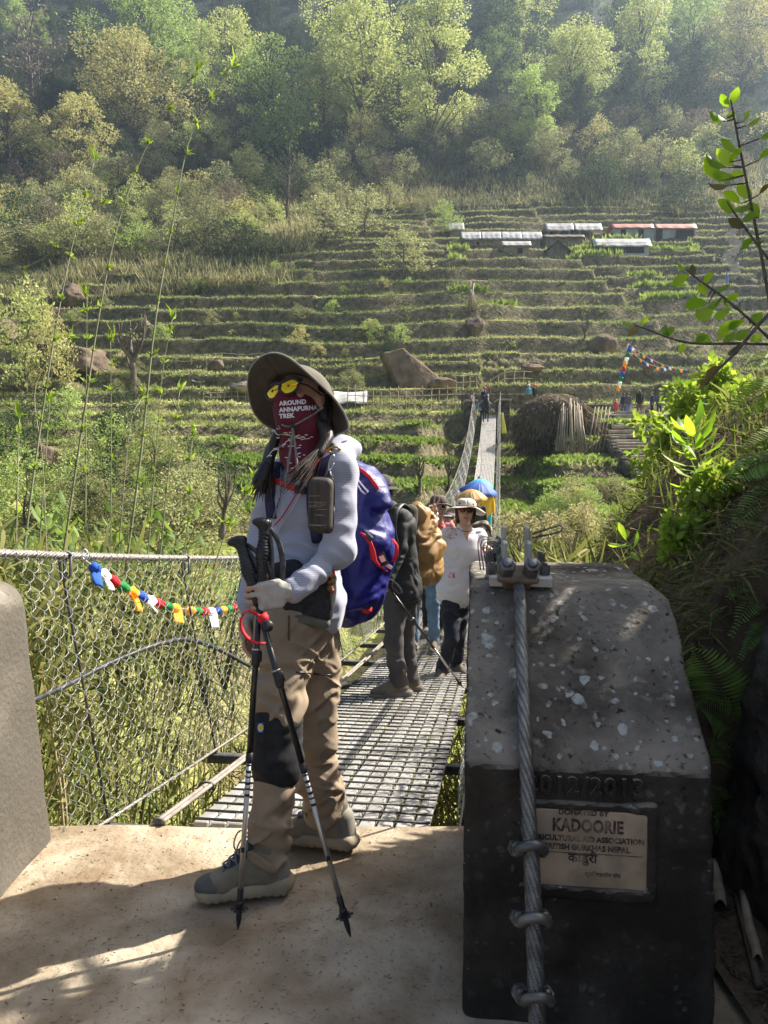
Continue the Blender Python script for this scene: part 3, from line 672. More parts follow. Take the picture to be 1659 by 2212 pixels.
def shed(name, label, x0, x1, ybase, yeave, ytop, depth, wall, roofm, panels=1, opens=(), gable=False, posts=0, over=.35):
    """a farm shed whose foot, eaves and ridge sit at the given photograph rows"""
    p0 = onterr((x0 + x1) / 2, ybase); Y = p0.y; a, b = at(x0, ybase, Y), at(x1, ybase, Y); ze, zt = at(x0, yeave, Y).z, at(x0, ytop, Y).z; zb = p0.z - 1.2
    t = thing(name, (p0.x, Y, p0.z), label, 'shed'); wx, cx = b.x - a.x, (a.x + b.x) / 2
    if wall is not None:
        add('wall', box((cx, Y + depth / 2, (zb + ze) / 2), (wx, depth, ze - zb)), wall, t, False)
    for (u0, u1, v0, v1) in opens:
        zb2 = p0.z; add('shade_panel', box((a.x + wx * (u0 + u1) / 2, Y - .01, zb2 + (ze - zb2) * (v0 + v1) / 2), (wx * (u1 - u0), .12, (ze - zb2) * (v1 - v0))), M_INSHADE, t, False)  # solid dark panel on the wall in place of the shade inside the shed
    if posts:
        for i in range(posts): add('post', tube([(a.x + wx * i / (posts - 1), Y - .25, zb), (a.x + wx * i / (posts - 1), Y - .25, ze)], .07, 6), M_WOODG, t)
    if gable:
        yr = [(Y - over, zt), (Y + depth + over, zt)]
        for s in (-1, 1):
            e = cx + s * (wx / 2 + over)
            add('roof', grid_sheet(lambda u, v: (cx + (e - cx) * u, Y - over + (depth + 2 * over) * v, zt + (ze - .25 - zt) * u), 6, 6, .12), roofm, t, False)
        add('gable', (np.array([(a.x, Y + .03, ze), (b.x, Y + .03, ze), (cx, Y + .03, zt), (a.x, Y + .2, ze), (b.x, Y + .2, ze), (cx, Y + .2, zt)]), [(0, 1, 2), (5, 4, 3), (0, 3, 4, 1), (1, 4, 5, 2), (2, 5, 3, 0)]), wall or M_WOODG, t, False)
    else:
        for i in range(panels):
            u0, u1 = i / panels, (i + 1) / panels; sg = random.uniform(-.06, .1)
            run = min(depth * .55, (zt - ze) * .75)
            def f(u, v, u0=u0, u1=u1, sg=sg, i=i):
                X = a.x - over + (wx + 2 * over) * (u0 + (u1 - u0) * (u * .985 + .007)); rise = math.sin(v * math.pi / 2); return (X, Y - over + (run + over) * v, ze - .1 + (zt - ze + .1) * (rise * .5 + v * .5) - sg * math.sin(math.pi * u) * (1 - v) * 2 + .05 * math.sin(u * 23 + i) * (1 - v) + .04 * math.sin(v * 17))
            add('roof', grid_sheet(f, 14, 8, .05), roofm, t)
        add('roof_back', grid_sheet(lambda u, v: (a.x - over + (wx + 2 * over) * u, Y + run + (depth - run + over) * v, zt - .02 - (zt - ze) * .8 * v), 6, 4, .05), roofm, t)
    return t
shed('farm_shed', 'small tarp-topped lean-to at the left end of the farm', 972, 998, 512, 497, 476, 3, M_MUD, M_TARP, 1)
shed('farm_shed', 'long low shed roofed with four grey tarps', 1001, 1166, 538, 516, 496, 4, M_MUD, M_TARP, 4, [(.17, .2, .45, .7)])
shed('farm_shed', 'small pale-roofed hut in front of the long tarp shed', 1088, 1142, 552, 530, 519, 3, M_MUD, M_TARP, 1, [(.55, .75, .1, .7)])
shed('farm_shed', 'brown windowless hut under the arched white tarp roof', 1178, 1258, 530, 512, 506, 3, M_MUD, M_WOODG, 1)
shed('farm_shed', 'open shed with arched white tarp roof behind the huts', 1184, 1296, 516, 497, 478, 4, None, M_TARP, 2, posts=6)
shed('thatched_hut', 'little dark gabled hut in front of the tarp sheds', 1184, 1226, 560, 540, 521, 3, M_WOODG, M_THATCH, gable=True, over=.5)
shed('farmhouse', 'long pale-blue house with a red tin roof', 1325, 1500, 522, 493, 481, 5, M_BLUEW, M_TIN, 2, [(.09, .15, 0, .9), (.3, .37, .25, .9), (.52, .6, 0, .9), (.76, .99, .1, .88)], posts=5)
shed('greenhouse', 'low tunnel greenhouse of crumpled white plastic before the red-roofed house', 1286, 1402, 552, 532, 511, 4, M_TARP, M_TARP, 1, [(.0, .9, .25, .95)])

# ------------------------------------------------------------------ bamboo racks and fences on the far bank
M_BAMB = mat('dry_bamboo', (.20, .16, .11), (.38, .32, .23), scale=3, stretch=(1, 1, .15), rough=.8)
def rail_fence(pts, h, label, sp=1.0, rails=2, name='bamboo_fence', r=.035):
    P = [onterr(*q) for q in pts]; t = thing(name, P[0], label, 'fence')
    for a, b in zip(P[:-1], P[1:]):
        n = max(1, int((b - a).length / sp))
        for i in range(n):
            p = a.lerp(b, i / n); p.z = hz(p.x, p.y); add('post', tube([p - Vector((0, 0, .2)), p + Vector((random.uniform(-.1, .1), 0, h * random.uniform(.85, 1.15)))], r, 4, False), M_BAMB, t)
        for k in range(rails):
            z = h * (k + 1) / (rails + .3); add('rail', tube([Vector((a.lerp(b, q).x, a.lerp(b, q).y, hz(a.lerp(b, q).x, a.lerp(b, q).y) + z)) for q in np.linspace(0, 1, 8)], r * .8, 4, False), M_BAMB, t)
    return t
rail_fence([(750, 882), (860, 884), (1000, 880)], 1.5, 'bamboo stick fence along the terrace left of the far bridge head', .55, 3)
rail_fence([(985, 842), (1090, 838), (1150, 836)], 1.3, 'thin stick fence across the bright field behind the far bridge head', .6, 2)
rail_fence([(380, 788), (480, 785), (570, 787)], 1.0, 'low pole fence on the left terraces', 1.6, 2)
rail_fence([(440, 868), (500, 866), (545, 868)], .9, 'dark low fence left of the hat below the flat rock', .6, 2)
p = onterr(756, 872); t = thing('tarp_shelter', p, 'white plastic sheet slung as a low shelter right of the hat', 'shelter')
a0, a1 = at(718, 842, p.y), at(792, 842, p.y)
add('sheet', grid_sheet(lambda u, v: (a0.x + (a1.x - a0.x) * u, p.y + 1.2 - 1.6 * v, a0.z - .95 * v - .12 * math.sin(u * 9) * v - .1 * math.sin(math.pi * u)), 16, 6, .03), M_TARP, t)
for u in (0, .5, 1): add('post', tube([(a0.x + (a1.x - a0.x) * u, p.y + 1.2, p.z - .6), (a0.x + (a1.x - a0.x) * u, p.y + 1.2, a0.z)], .05, 5), M_BAMB, t)
p = onterr(428, 832); add('litter_sheet', grid_sheet(lambda u, v: (p.x + 1.2 * (u - .5), p.y + .6 * v, p.z + .25 + .25 * math.sin(u * 7 + v * 5) * math.sin(3 * v)), 10, 8, .02), M_TARP, label='crumpled white plastic lying on the left terraces', cat='sheet')
# bundles of poles standing on the middle terraces
p = onterr(1019, 668); t = thing('pole_bundle', p, 'bundle of upright dry poles on the terraces below the farm', 'poles')
for i in range(9): add('pole', tube([(p.x + random.uniform(-.5, .5), p.y + random.uniform(-.4, .4), p.z - .2), (p.x + random.uniform(-.25, .25), p.y, p.z + random.uniform(2.4, 3.2))], .09, 5), M_BAMB, t)

# ------------------------------------------------------------------ haystack shelter with leaning bamboo
p = onterr(1215, 972, 20, 60); sc = p.y / FPX; cx, cy_, cz = p.x, p.y + 1.6, p.z
t = thing('hay_shelter', p, 'domed thatched hay shelter with bamboo poles leaning on its front', 'haystack')
ztop = at(1215, 845, p.y).z - cz
f = Field(.12); f.ell((cx + .1, cy_ + .6, cz + ztop * .52), (2.1, 1.6, ztop * .5), k=.3); f.ell((cx - .9, cy_ + .6, cz + ztop * .38), (1.3, 1.4, ztop * .42), k=.5); f.ell((cx + 1.5, cy_ + .5, cz + ztop * .30), (1.1, 1.2, ztop * .36), k=.4)
f.disp(lambda P: .16 * fbm(P * 1.6, 3)); hay = f.mesh(); add('thatch', hay, M_THATCH, t)
hv = np.asarray(hay[0])[::2]; c0 = np.array([cx, cy_ + .6, cz + ztop * .3]); hn = hv - c0; hn /= np.linalg.norm(hn, axis=1, keepdims=True) + 1e-6; D = hn * .35 + rdir(len(hv)) * .35; D[:, 2] -= .8
o = add('straw', leaf_batch(np.repeat(hv, 2, 0) + rdir(2 * len(hv)) * .08, np.repeat(D, 2, 0) + rdir(2 * len(hv)) * .3, rdir(2 * len(hv)), RNG.uniform(.2, .6, 2 * len(hv)), .05, 'diamond'), mat('straw', (.05, .04, .028), (.24, .19, .12), rnd=True, rough=.95, spec=.05), t, False, kind='stuff')
for i in range(46):
    u = random.uniform(-1, 1); x0 = at(1230 + 33 * u, 978, p.y).x; hgt = ztop * random.uniform(.72, .92) * (1 - .15 * abs(u))
    add('bamboo_pole', tube([(x0 + random.uniform(-.1, .1), p.y - .25 - random.uniform(0, .5), cz - .15), (x0 * .3 + cx * .7 + .45 + u * .35, cy_ - .9 + random.uniform(-.2, .1), cz + hgt)], .03, 5), M_BAMB, t)
for i in range(5):
    x0 = at(1275 + 8 * i, 960, p.y).x; add('bamboo_pole', tube([(x0 - .2, p.y - .3, cz - .1), (x0 + .35, p.y + .4, cz + 2.3)], .03, 5), M_BAMB, t)

# ------------------------------------------------------------------ stone stairs up to the landing
M_STONE = mat('step_stone', (.25, .22, .17), (.42, .37, .29), scale=2.5, bump=.5, bscale=9, bdist=.04, rough=.95, spec=.15)
M_WALLS = mat('drystone_wall', (.055, .048, .04), (.15, .13, .10), scale=3, bump=.9, bscale=5, bdist=.12, rough=1, spec=.1)
def stairs(px0, px1, Y0, Y1, n, wd, label, name='stone_stairs', wander=0.0):
    a, b = onterr(*px0, 22) + Vector((0, 0, .35)), onterr(*px1, 22) + Vector((0, 0, .35)); t = thing(name, a, label, 'stairs'); mid = a.lerp(b, .5)
    for i in range(n):
        c = a.lerp(b, i / (n - 1)); c = c + Vector((wander * math.sin(i * .5) + random.uniform(-.12, .12) * wander * 3, 0, 0)); w_ = wd * random.uniform(.88, 1.1); yaw = random.uniform(-.06, .06) + math.atan2(b.y - a.y, b.x - a.x) - math.pi / 2
        X, Yv = Vector((math.cos(yaw), math.sin(yaw), 0)), Vector((-math.sin(yaw), math.cos(yaw), 0)); hh = (b.z - a.z) / n
        add('step', box(c - Vector((0, 0, hh * .5 - random.uniform(0, .05))), (w_, (b - a).xy.length / n * 1.05, hh * .8), (X, Yv, (0, 0, 1)), .03), M_STONE, t, False)
        for s in (-1, 1):
            if random.random() < .8: add('kerb_stone', box(c + X * s * (w_ / 2 + .18) + Vector((0, 0, -.25)), (.4, .5, .7 + random.uniform(-.2, .2)), (X, Yv, (0, 0, 1)), .08), M_WALLS, t, False)
    wv = [Vector((0, 0, -1.4))] * 2
    add('fill', box(mid - Vector((0, 0, 1.25)), (wd * .96, (b - a).length, 1.3), (Vector((1, 0, 0)), (b - a).normalized(), Vector((1, 0, 0)).cross((b - a).normalized()))), M_WALLS, t, False)
    return t
stairs((1440, 1062), (1348, 958), 37.0, 44.0, 15, 1.7, 'long flight of stone steps climbing left behind the bright shrubs')
stairs((1352, 952), (1362, 902), 44.5, 49.0, 7, 2.0, 'short flight of pale stone steps up to the landing with people')
stairs((1255, 1168), (1395, 1118), 27, 30.5, 12, 1.5, 'row of pale stone slabs on the lower path behind the dark block')
stairs((1565, 668), (1590, 500), 92, 118, 40, 1.7, 'rough stone stairway up the right of the terraces', wander=.7)
LAND = onterr(1385, 900, 40) + Vector((0, 0, .15)); a = LAND.copy(); t = thing('stone_landing', a - Vector((0, 0, .4)), 'pale stone landing where people gather right of the hay shelter', 'landing')
add('paving', box(a + Vector((.3, 1.0, -.35)), (5.6, 4.0, .6), None, .05), M_STONE, t, False)
add('low_wall', box(a + Vector((-2.0, 3.2, .25)), (2.4, .5, 1.3), None, .06), M_WALLS, t, False)

# ------------------------------------------------------------------ prayer-flag pole and string on the far bank
FLAGC = [(.02, .10, .42), (.78, .78, .80), (.50, .02, .03), (.02, .24, .06), (.80, .42, .02)]
FLAGM = [mat('flag_' + n, c, tuple(min(1, q * 1.25 + .01) for q in c), scale=9, rough=.85, trans=.25) for n, c in zip(('blue', 'white', 'red', 'green', 'yellow'), FLAGC)]
a, b = at(1320, 872, 52), at(1357, 742, 52); t = thing('prayer_flag_pole', a, 'leaning pole with a long upright strip of prayer flags', 'flag pole')
add('pole', tube([a - Vector((0, 0, .5)), b], .04, 6), M_BAMB, t)
for i in range(9):
    u0, u1 = .22 + i * .08, .22 + (i + 1) * .08 - .006; q0, q1 = a.lerp(b, u0), a.lerp(b, u1)
    add('flag', grid_sheet(lambda u, v: q0.lerp(q1, u) + Vector((.02 + .28 * v, -.05 - .05 * math.sin(7 * u + 4 * v), -.06 * v)), 3, 4, .006), FLAGM[(i * 2 + 4) % 5], t)
def flag_string(A, B, sag, n, w_, h_, label, name='prayer_flag_string', offs=0, droop=None):
    t = thing(name, A, label, 'prayer flags'); P = [A.lerp(B, u) + Vector((0, 0, -sag * 4 * u * (1 - u))) for u in np.linspace(0, 1, 25)]
    add('cord', tube(P, .006 if h_ < .2 else .012, 4), mat('cord', (.5, .5, .48), rough=.9), t)
    for i in range(n):
        u = (i + .5) / n; c = A.lerp(B, u) + Vector((0, 0, -sag * 4 * u * (1 - u))); d = (B - A).normalized(); ph = random.uniform(0, 6)
        add('flag', grid_sheet(lambda u, v: c + d * w_ * (u - .5) + Vector((.0, -.08 * h_ * math.sin(5 * u + ph) - .25 * h_ * v * math.sin(ph), -h_ * v)), 4, 3, .004), FLAGM[(i + offs) % 5], t)
    return t
flag_string(at(1357, 742, 52), at(1485, 800, 50), .35, 16, .16, .2, 'upper string of small prayer flags running right from the pole')
flag_string(at(1366, 762, 52), at(1440, 795, 51), .25, 10, .16, .2, 'lower short string of small prayer flags right of the pole', offs=2)

# ================================================================== platform at the near bridge head
BD = Vector((math.sin(R(7.0)), math.cos(R(7.0)), 0)); BE = Vector((BD.y, -BD.x, 0))      # along and across the bridge
def plat_mat():
    m = mat('platform_concrete', (.41, .345, .255), (.215, .165, .11), scale=2.6, lo=.40, hi=.62, rough=.95, spec=.15, bump=.8, bscale=30, bdist=.012)
    N, L, b = nodes_of(m); tc = N.new('ShaderNodeTexCoord')
    n2_ = N.new('ShaderNodeTexNoise'); n2_.inputs['Scale'].default_value = 7; n2_.inputs['Detail'].default_value = 8; L.new(tc.outputs['Object'], n2_.inputs['Vector'])
    r = N.new('ShaderNodeMapRange'); r.inputs[1].default_value = .50; r.inputs[2].default_value = .80; L.new(n2_.outputs['Fac'], r.inputs[0])
    mx = N.new('ShaderNodeMix'); mx.data_type = 'RGBA'; src = b.inputs['Base Color'].links[0].from_socket; L.new(src, mx.inputs[6]); mx.inputs[7].default_value = (.21, .145, .085, 1); L.new(r.outputs[0], mx.inputs[0])
    n3 = N.new('ShaderNodeTexNoise'); n3.inputs['Scale'].default_value = 70; n3.inputs['Detail'].default_value = 9; L.new(tc.outputs['Object'], n3.inputs['Vector'])
    r3 = N.new('ShaderNodeMapRange'); r3.inputs[1].default_value = .60; r3.inputs[2].default_value = .78; L.new(n3.outputs['Fac'], r3.inputs[0])
    m3 = N.new('ShaderNodeMix'); m3.data_type = 'RGBA'; L.new(mx.outputs[2], m3.inputs[6]); m3.inputs[7].default_value = (.11, .08, .05, 1); L.new(r3.outputs[0], m3.inputs[0]); L.new(m3.outputs[2], b.inputs['Base Color'])
    return m
M_PLAT = plat_mat()
YE = 2.83
def platz(x, y): return .012 * fbm(np.stack([x * 2.1, y * 2.1, x * 0], -1), 3) + .004 * fbm(np.stack([x * 14, y * 14, x * 0], -1), 2)
gx = np.linspace(-3.6, 2.6, 190); gy = np.concatenate([np.arange(-5, 1.2, .25), np.linspace(1.2, YE, 64)])
XX, YY = np.meshgrid(gx, gy); ZZ = platz(XX, YY) - .012
edge = YE + .012 * fbm(np.stack([gx * 6, gx * 0, gx * 0 + 3], -1), 3) - .0 * gx
rows = [np.stack([XX, YY, ZZ], -1).reshape(-1, 3)]
for k, (dy, dz) in enumerate(((.012, -.006), (.02, -.025), (.015, -.15), (.0, -.7), (.0, -1.8))):
    rows.append(np.stack([gx, edge + dy, ZZ[-1] + dz], -1))
V = np.concatenate(rows); nr = len(gy) + 5; nc = len(gx); ids = np.arange(nr * nc).reshape(nr, nc)
add('pavement', (V, np.stack([ids[:-1, :-1], ids[:-1, 1:], ids[1:, 1:], ids[1:, :-1]], -1).reshape(-1, 4)), M_PLAT, kind='structure', base=(0, 0, 0), label='dusty concrete bridge platform with a worn front edge')

# ------------------------------------------------------------------ concrete anchor block on the right
def block_mat(name, c1, c2, dark, spots=True, top=.55):
    m = mat(name, c1, c2, scale=7, lo=.3, hi=.7, rough=.92, spec=.25, bump=.8, bscale=55, bdist=.008, detail=9)
    N, L, b = nodes_of(m); tc = N.new('ShaderNodeTexCoord'); ge = N.new('ShaderNodeNewGeometry')
    def noise(sc, a, bb, det=5):
        n = N.new('ShaderNodeTexNoise'); n.inputs['Scale'].default_value = sc; n.inputs['Detail'].default_value = det; L.new(tc.outputs['Object'], n.inputs['Vector'])
        r = N.new('ShaderNodeMapRange'); r.inputs[1].default_value = a; r.inputs[2].default_value = bb; L.new(n.outputs['Fac'], r.inputs[0]); return r.outputs[0]
    cur = b.inputs['Base Color'].links[0].from_socket
    def over(fac, col):
        nonlocal cur
        mx = N.new('ShaderNodeMix'); mx.data_type = 'RGBA'; L.new(fac, mx.inputs[0]); L.new(cur, mx.inputs[6]); mx.inputs[7].default_value = (*col, 1); cur = mx.outputs[2]
    def mul(a, bb):
        q = N.new('ShaderNodeMath'); q.operation = 'MULTIPLY'; L.new(a, q.inputs[0]); L.new(bb, q.inputs[1]); return q.outputs[0]
    over(noise(3.2, .50, .68, 8), tuple(q * 1.6 for q in dark)); over(noise(26, .58, .70, 6), tuple(q * 2.3 for q in c2)); over(noise(60, .60, .72, 4), dark)
    if spots:
        dn = N.new('ShaderNodeTexNoise'); dn.inputs['Scale'].default_value = 30; L.new(tc.outputs['Object'], dn.inputs['Vector'])
        va = N.new('ShaderNodeVectorMath'); va.operation = 'MULTIPLY_ADD'; L.new(dn.outputs['Color'], va.inputs[0]); va.inputs[1].default_value = (.035, .035, .035); L.new(tc.outputs['Object'], va.inputs[2])
        for sc, th in ((9, .16), (17, .22), (36, .26)):
            vo = N.new('ShaderNodeTexVoronoi'); vo.inputs['Scale'].default_value = sc; L.new(va.outputs[0], vo.inputs['Vector'])
            r = N.new('ShaderNodeMapRange'); r.inputs[1].default_value = th + .03; r.inputs[2].default_value = th; L.new(vo.outputs['Distance'], r.inputs[0])
            sp = N.new('ShaderNodeSeparateColor'); L.new(vo.outputs['Color'], sp.inputs[0]); g = N.new('ShaderNodeMath'); g.operation = 'GREATER_THAN'; L.new(sp.outputs[0], g.inputs[0]); g.inputs[1].default_value = .62
            over(mul(mul(r.outputs[0], g.outputs[0]), noise(40, .30, .62, 6)), (.36, .37, .34))
    # the black mould grows on the upright front only
    sx = N.new('ShaderNodeSeparateXYZ'); L.new(ge.outputs['True Normal'], sx.inputs[0]); r = N.new('ShaderNodeMapRange'); r.inputs[1].default_value = .35; r.inputs[2].default_value = .2; L.new(sx.outputs[2], r.inputs[0])
    gd = N.new('ShaderNodeMapRange'); gd.inputs[1].default_value = .62; gd.inputs[2].default_value = .38; L.new(noise(5, .2, .9, 8), gd.inputs[0])
    a = N.new('ShaderNodeMath'); a.operation = 'MULTIPLY_ADD'; L.new(noise(5, .35, .75, 8), a.inputs[0]); a.inputs[1].default_value = -.38; a.inputs[2].default_value = 1.05
    over(mul(r.outputs[0], a.outputs[0]), dark)
    L.new(cur, b.inputs['Base Color']); return m
M_BLOCK = block_mat('anchor_concrete', (.23, .20, .165), (.088, .077, .062), (.021, .017, .013))
BO = gnd(1000, 2188); BW, Z1, Z2 = .595, .635, 1.0; RUN = .42; DEPTH = 1.02
def bp_(u, v, z): return BO + BE * u + BD * v + Vector((0, 0, z))
blk = thing('anchor_block', BO, 'massive dark concrete anchor block with a sloping top and a plaque', 'concrete block')
f = Field(.011); sn = (-BD * (Z2 - Z1) + Vector((0, 0, RUN)))
f.cx([(-BD, BO), (BD, bp_(0, DEPTH, 0)), (-BE, bp_(0, 0, 0)), (BE + Vector((0, 0, .03)), bp_(BW, 0, .3)), (sn, bp_(0, 0, Z1)), (Vector((0, 0, 1)), bp_(0, 0, Z2)), (Vector((0, 0, -1)), bp_(0, 0, -.1)), ((BE + Vector((0, 0, .9))), bp_(BW - .05, .6, Z2))], np.array(BO) + [-.1, -.2, -.12], np.array(BO) + [.9, 1.15, 1.1], .016)
f.disp(lambda P: .005 * fbm(P * 9, 3) + .0024 * vn(P * 48) + .010 * np.clip(fbm(P * 4 + 3, 2), 0, 1) + .012 * np.clip(fbm(P * 16 + 9, 2) - .28, 0, 1))
add('body', f.mesh(), M_BLOCK, blk)
# plaque: four photograph corners on the front face
def onfront(px, py):
    d = ray(px, py); o = Vector((0, 0, CAMZ)); return o + d * ((BO - o).dot(BD) / d.dot(BD))
c00, c10, c01 = onfront(1136, 1905), onfront(1396, 1905), onfront(1136, 1742)
pw_, ph_ = (c10 - c00).dot(BE), c01.z - c00.z; pc = c00 + BE * pw_ / 2 + Vector((0, 0, ph_ / 2))
M_PLAQ = mat('plaque_marble', (.40, .30, .21), (.15, .105, .07), scale=8, lo=.42, hi=.72, rough=.7, bump=.3, bscale=40, bdist=.004, detail=8)
M_INK = mat('plaque_ink', (.035, .028, .024), (.20, .145, .10), scale=38, lo=.45, hi=.60, rough=.8)
plq = add('plaque', box(pc - BD * .002, (pw_, .014, ph_), (BE, BD, (0, 0, 1)), .003), M_PLAQ, blk, False, label='stained pinkish marble plaque with worn dark lettering')
rim = Field(.006)
for (cc, sz) in ((pc + Vector((0, 0, ph_ / 2 + .010)), (pw_ + .03, .012, .018)), (pc - Vector((0, 0, ph_ / 2 + .016)), (pw_ + .03, .014, .026)), (pc + BE * (pw_ / 2 + .010), (.018, .014, ph_ + .04))): rim.bx(cc, [q / 2 + .003 for q in sz], (BE, BD, (0, 0, 1)), .006, .01)
rim.disp(lambda P: .005 * fbm(P * 18, 3)); add('plaque_rim', rim.mesh(), M_BLOCK, blk)
ctr = onfront(1266, 1800)
def plaque_line(s, px, py, size, bold=0.0, spc=1.0, align='CENTER', wpx=None):
    o = onfront(px, py) - BD * .0098; VF = text_mesh(s, size, .0006, align, spc, bold)
    if wpx and len(VF[0]):
        k_ = (onfront(px + wpx / 2, py) - onfront(px - wpx / 2, py)).length / (VF[0][:, 0].max() - VF[0][:, 0].min()); VF[0][:, 0] *= k_
    if len(VF[0]): add('lettering', place(VF, o, BE, (0, 0, 1), -BD), M_INK, plq, False)
plaque_line('DONATED BY', 1259, 1757, .0175, .0006, 1.05, wpx=108); plaque_line('KADOORIE', 1268, 1793, .042, .0016, 1.05, wpx=152)
plaque_line('AGRICULTURAL AID ASSOCIATION', 1264, 1814, .0180, .0007, 1.0, wpx=250); plaque_line('BRITISH GURKHAS NEPAL', 1266, 1833, .0185, .0007, 1.0, wpx=184)
plaque_line('काडुरी', 1257, 1858, .030, .0006); plaque_line('कृषि सहयोग संघ', 1300, 1890, .014)
add('score_line', box(onfront(1266, 1840) - BD * .0096, (pw_ * .92, .001, .0015), (BE, BD, (0, 0, 1))), M_INK, plq, False)
VF = text_mesh('2012/2013', .058, .007, 'CENTER', 1.12, .002); add('raised_date', place(VF, onfront(1262, 1714) - BD * .003, BE, (0, 0, 1), -BD), M_BLOCK, blk, False, label='raised date figures worn into the black front')

# ------------------------------------------------------------------ left concrete pillar
M_PIL = block_mat('pillar_concrete', (.25, .225, .185), (.115, .102, .085), (.085, .075, .06), False)
pa, pb = gnd(118, 1797), at(72, 1240, YE)
lp = thing('concrete_pillar', (pa.x - .3, pa.y - .3, 0), 'pale weathered concrete pillar with a battered side at the left edge', 'pillar')
f = Field(.014); dirb = (pb - pa).normalized()
f.cx([(Vector((0, 1, 0)), pa), (Vector((1, .05, .0)).cross(Vector((0, 1, 0))).cross(Vector((0, 1, 0))) * 0 + Vector((dirb.z, 0, -dirb.x)), pa), (Vector((-1, 0, 0)), (pa.x - .75, 0, 0)), (Vector((0, -1, 0)), (0, 1.55, 0)), (Vector((0, -.06, 1)), pb), (Vector((0, 0, -1)), (0, 0, -.1)), (Vector((.75, 0, .8)), pb - Vector((.045, 0, .0)))], (pa.x - .85, 1.5, -.12), (pa.x + .1, YE + .1, 1.1), .05)
f.disp(lambda P: .006 * fbm(P * 6, 3) + .0015 * vn(P * 50)); add('body', f.mesh(), M_PIL, lp)

# ================================================================== suspension footbridge
def bz(Y): s = Y - YE; return -.03 - .139 * s + .00475 * s * s
def bx_(Y): return -.29 + .150 * (Y - YE)
def deckp(Y, u, dz=0.0): return Vector((bx_(Y), Y, bz(Y) + dz)) + BE * u
def bslope(Y): return -.139 + 2 * .00475 * (Y - YE)
YF = 52.0
br = thing('suspension_footbridge', (bx_(YE), YE, bz(YE)), 'long steel suspension footbridge with a slatted deck and wire mesh sides', 'bridge')
M_SLAT = mat('galvanised_slat', (.26, .25, .225), (.42, .40, .37), scale=9, rough=.55, metal=.25, bump=.25, bscale=60, bdist=.002, spec=.5)
M_STEEL = mat('dark_steel', (.07, .07, .075), (.16, .155, .15), scale=20, rough=.6, metal=.5)
M_WIRE = mat('mesh_wire', (.24, .245, .23), (.38, .385, .36), scale=12, rough=.45, metal=.35, spec=.5)
M_ROPE = mat('rope_wire', (.16, .15, .14), (.34, .31, .27), scale=60, rough=.55, metal=.5, bump=.6, bscale=160, bdist=.002)
DL, DR, NS = -.47, .455, 13
sw = (DR - DL) / NS
for j in range(11):
    Y0, Y1 = YE + .035 + j * 1.2, YE + .035 + (j + 1) * 1.2 - .008
    for i in range(NS):
        u = DL + sw * (i + .5); a, b = deckp(Y0, u), deckp(Y1, u); d = (b - a).normalized(); wd_ = sw - .013 - (.012 if i == 6 else 0); dz = random.uniform(-.0025, .0025)
        add('deck_slat', box(a.lerp(b, .5) + Vector((0, 0, dz - .012)), (wd_, (b - a).length, .024), (BE, d, BE.cross(d)), .004), M_SLAT, br, False)
rod = None
for j in range(132):
    Y = YE + .06 + j * .1
    if j > 126: break
    p = deckp(Y, 0, .005)
    if rod is None:
        rod = add('cross_rod', tube([p + BE * DL * .99, p + BE * DR * .99], .0052, 6), M_STEEL, br)
    else: clone(rod, Matrix.Translation(p - deckp(YE + .06, 0, .005)), br)
far = []
for i in range(NS):
    u = DL + sw * (i + .5)
    far.append(ribbon([deckp(Y, u) for Y in np.linspace(YE + 13.25, YF, 24)], BE * (sw - .016), .02))
fd = add('far_deck', join(*far), M_SLAT, br, False, kind='stuff')
far = [tube([deckp(Y, DL, .006), deckp(Y, DR, .006)], .007, 3, False) for Y in np.arange(YE + 13.3, YF, .3)]
add('far_rods', join(*far), M_STEEL, br, kind='stuff')
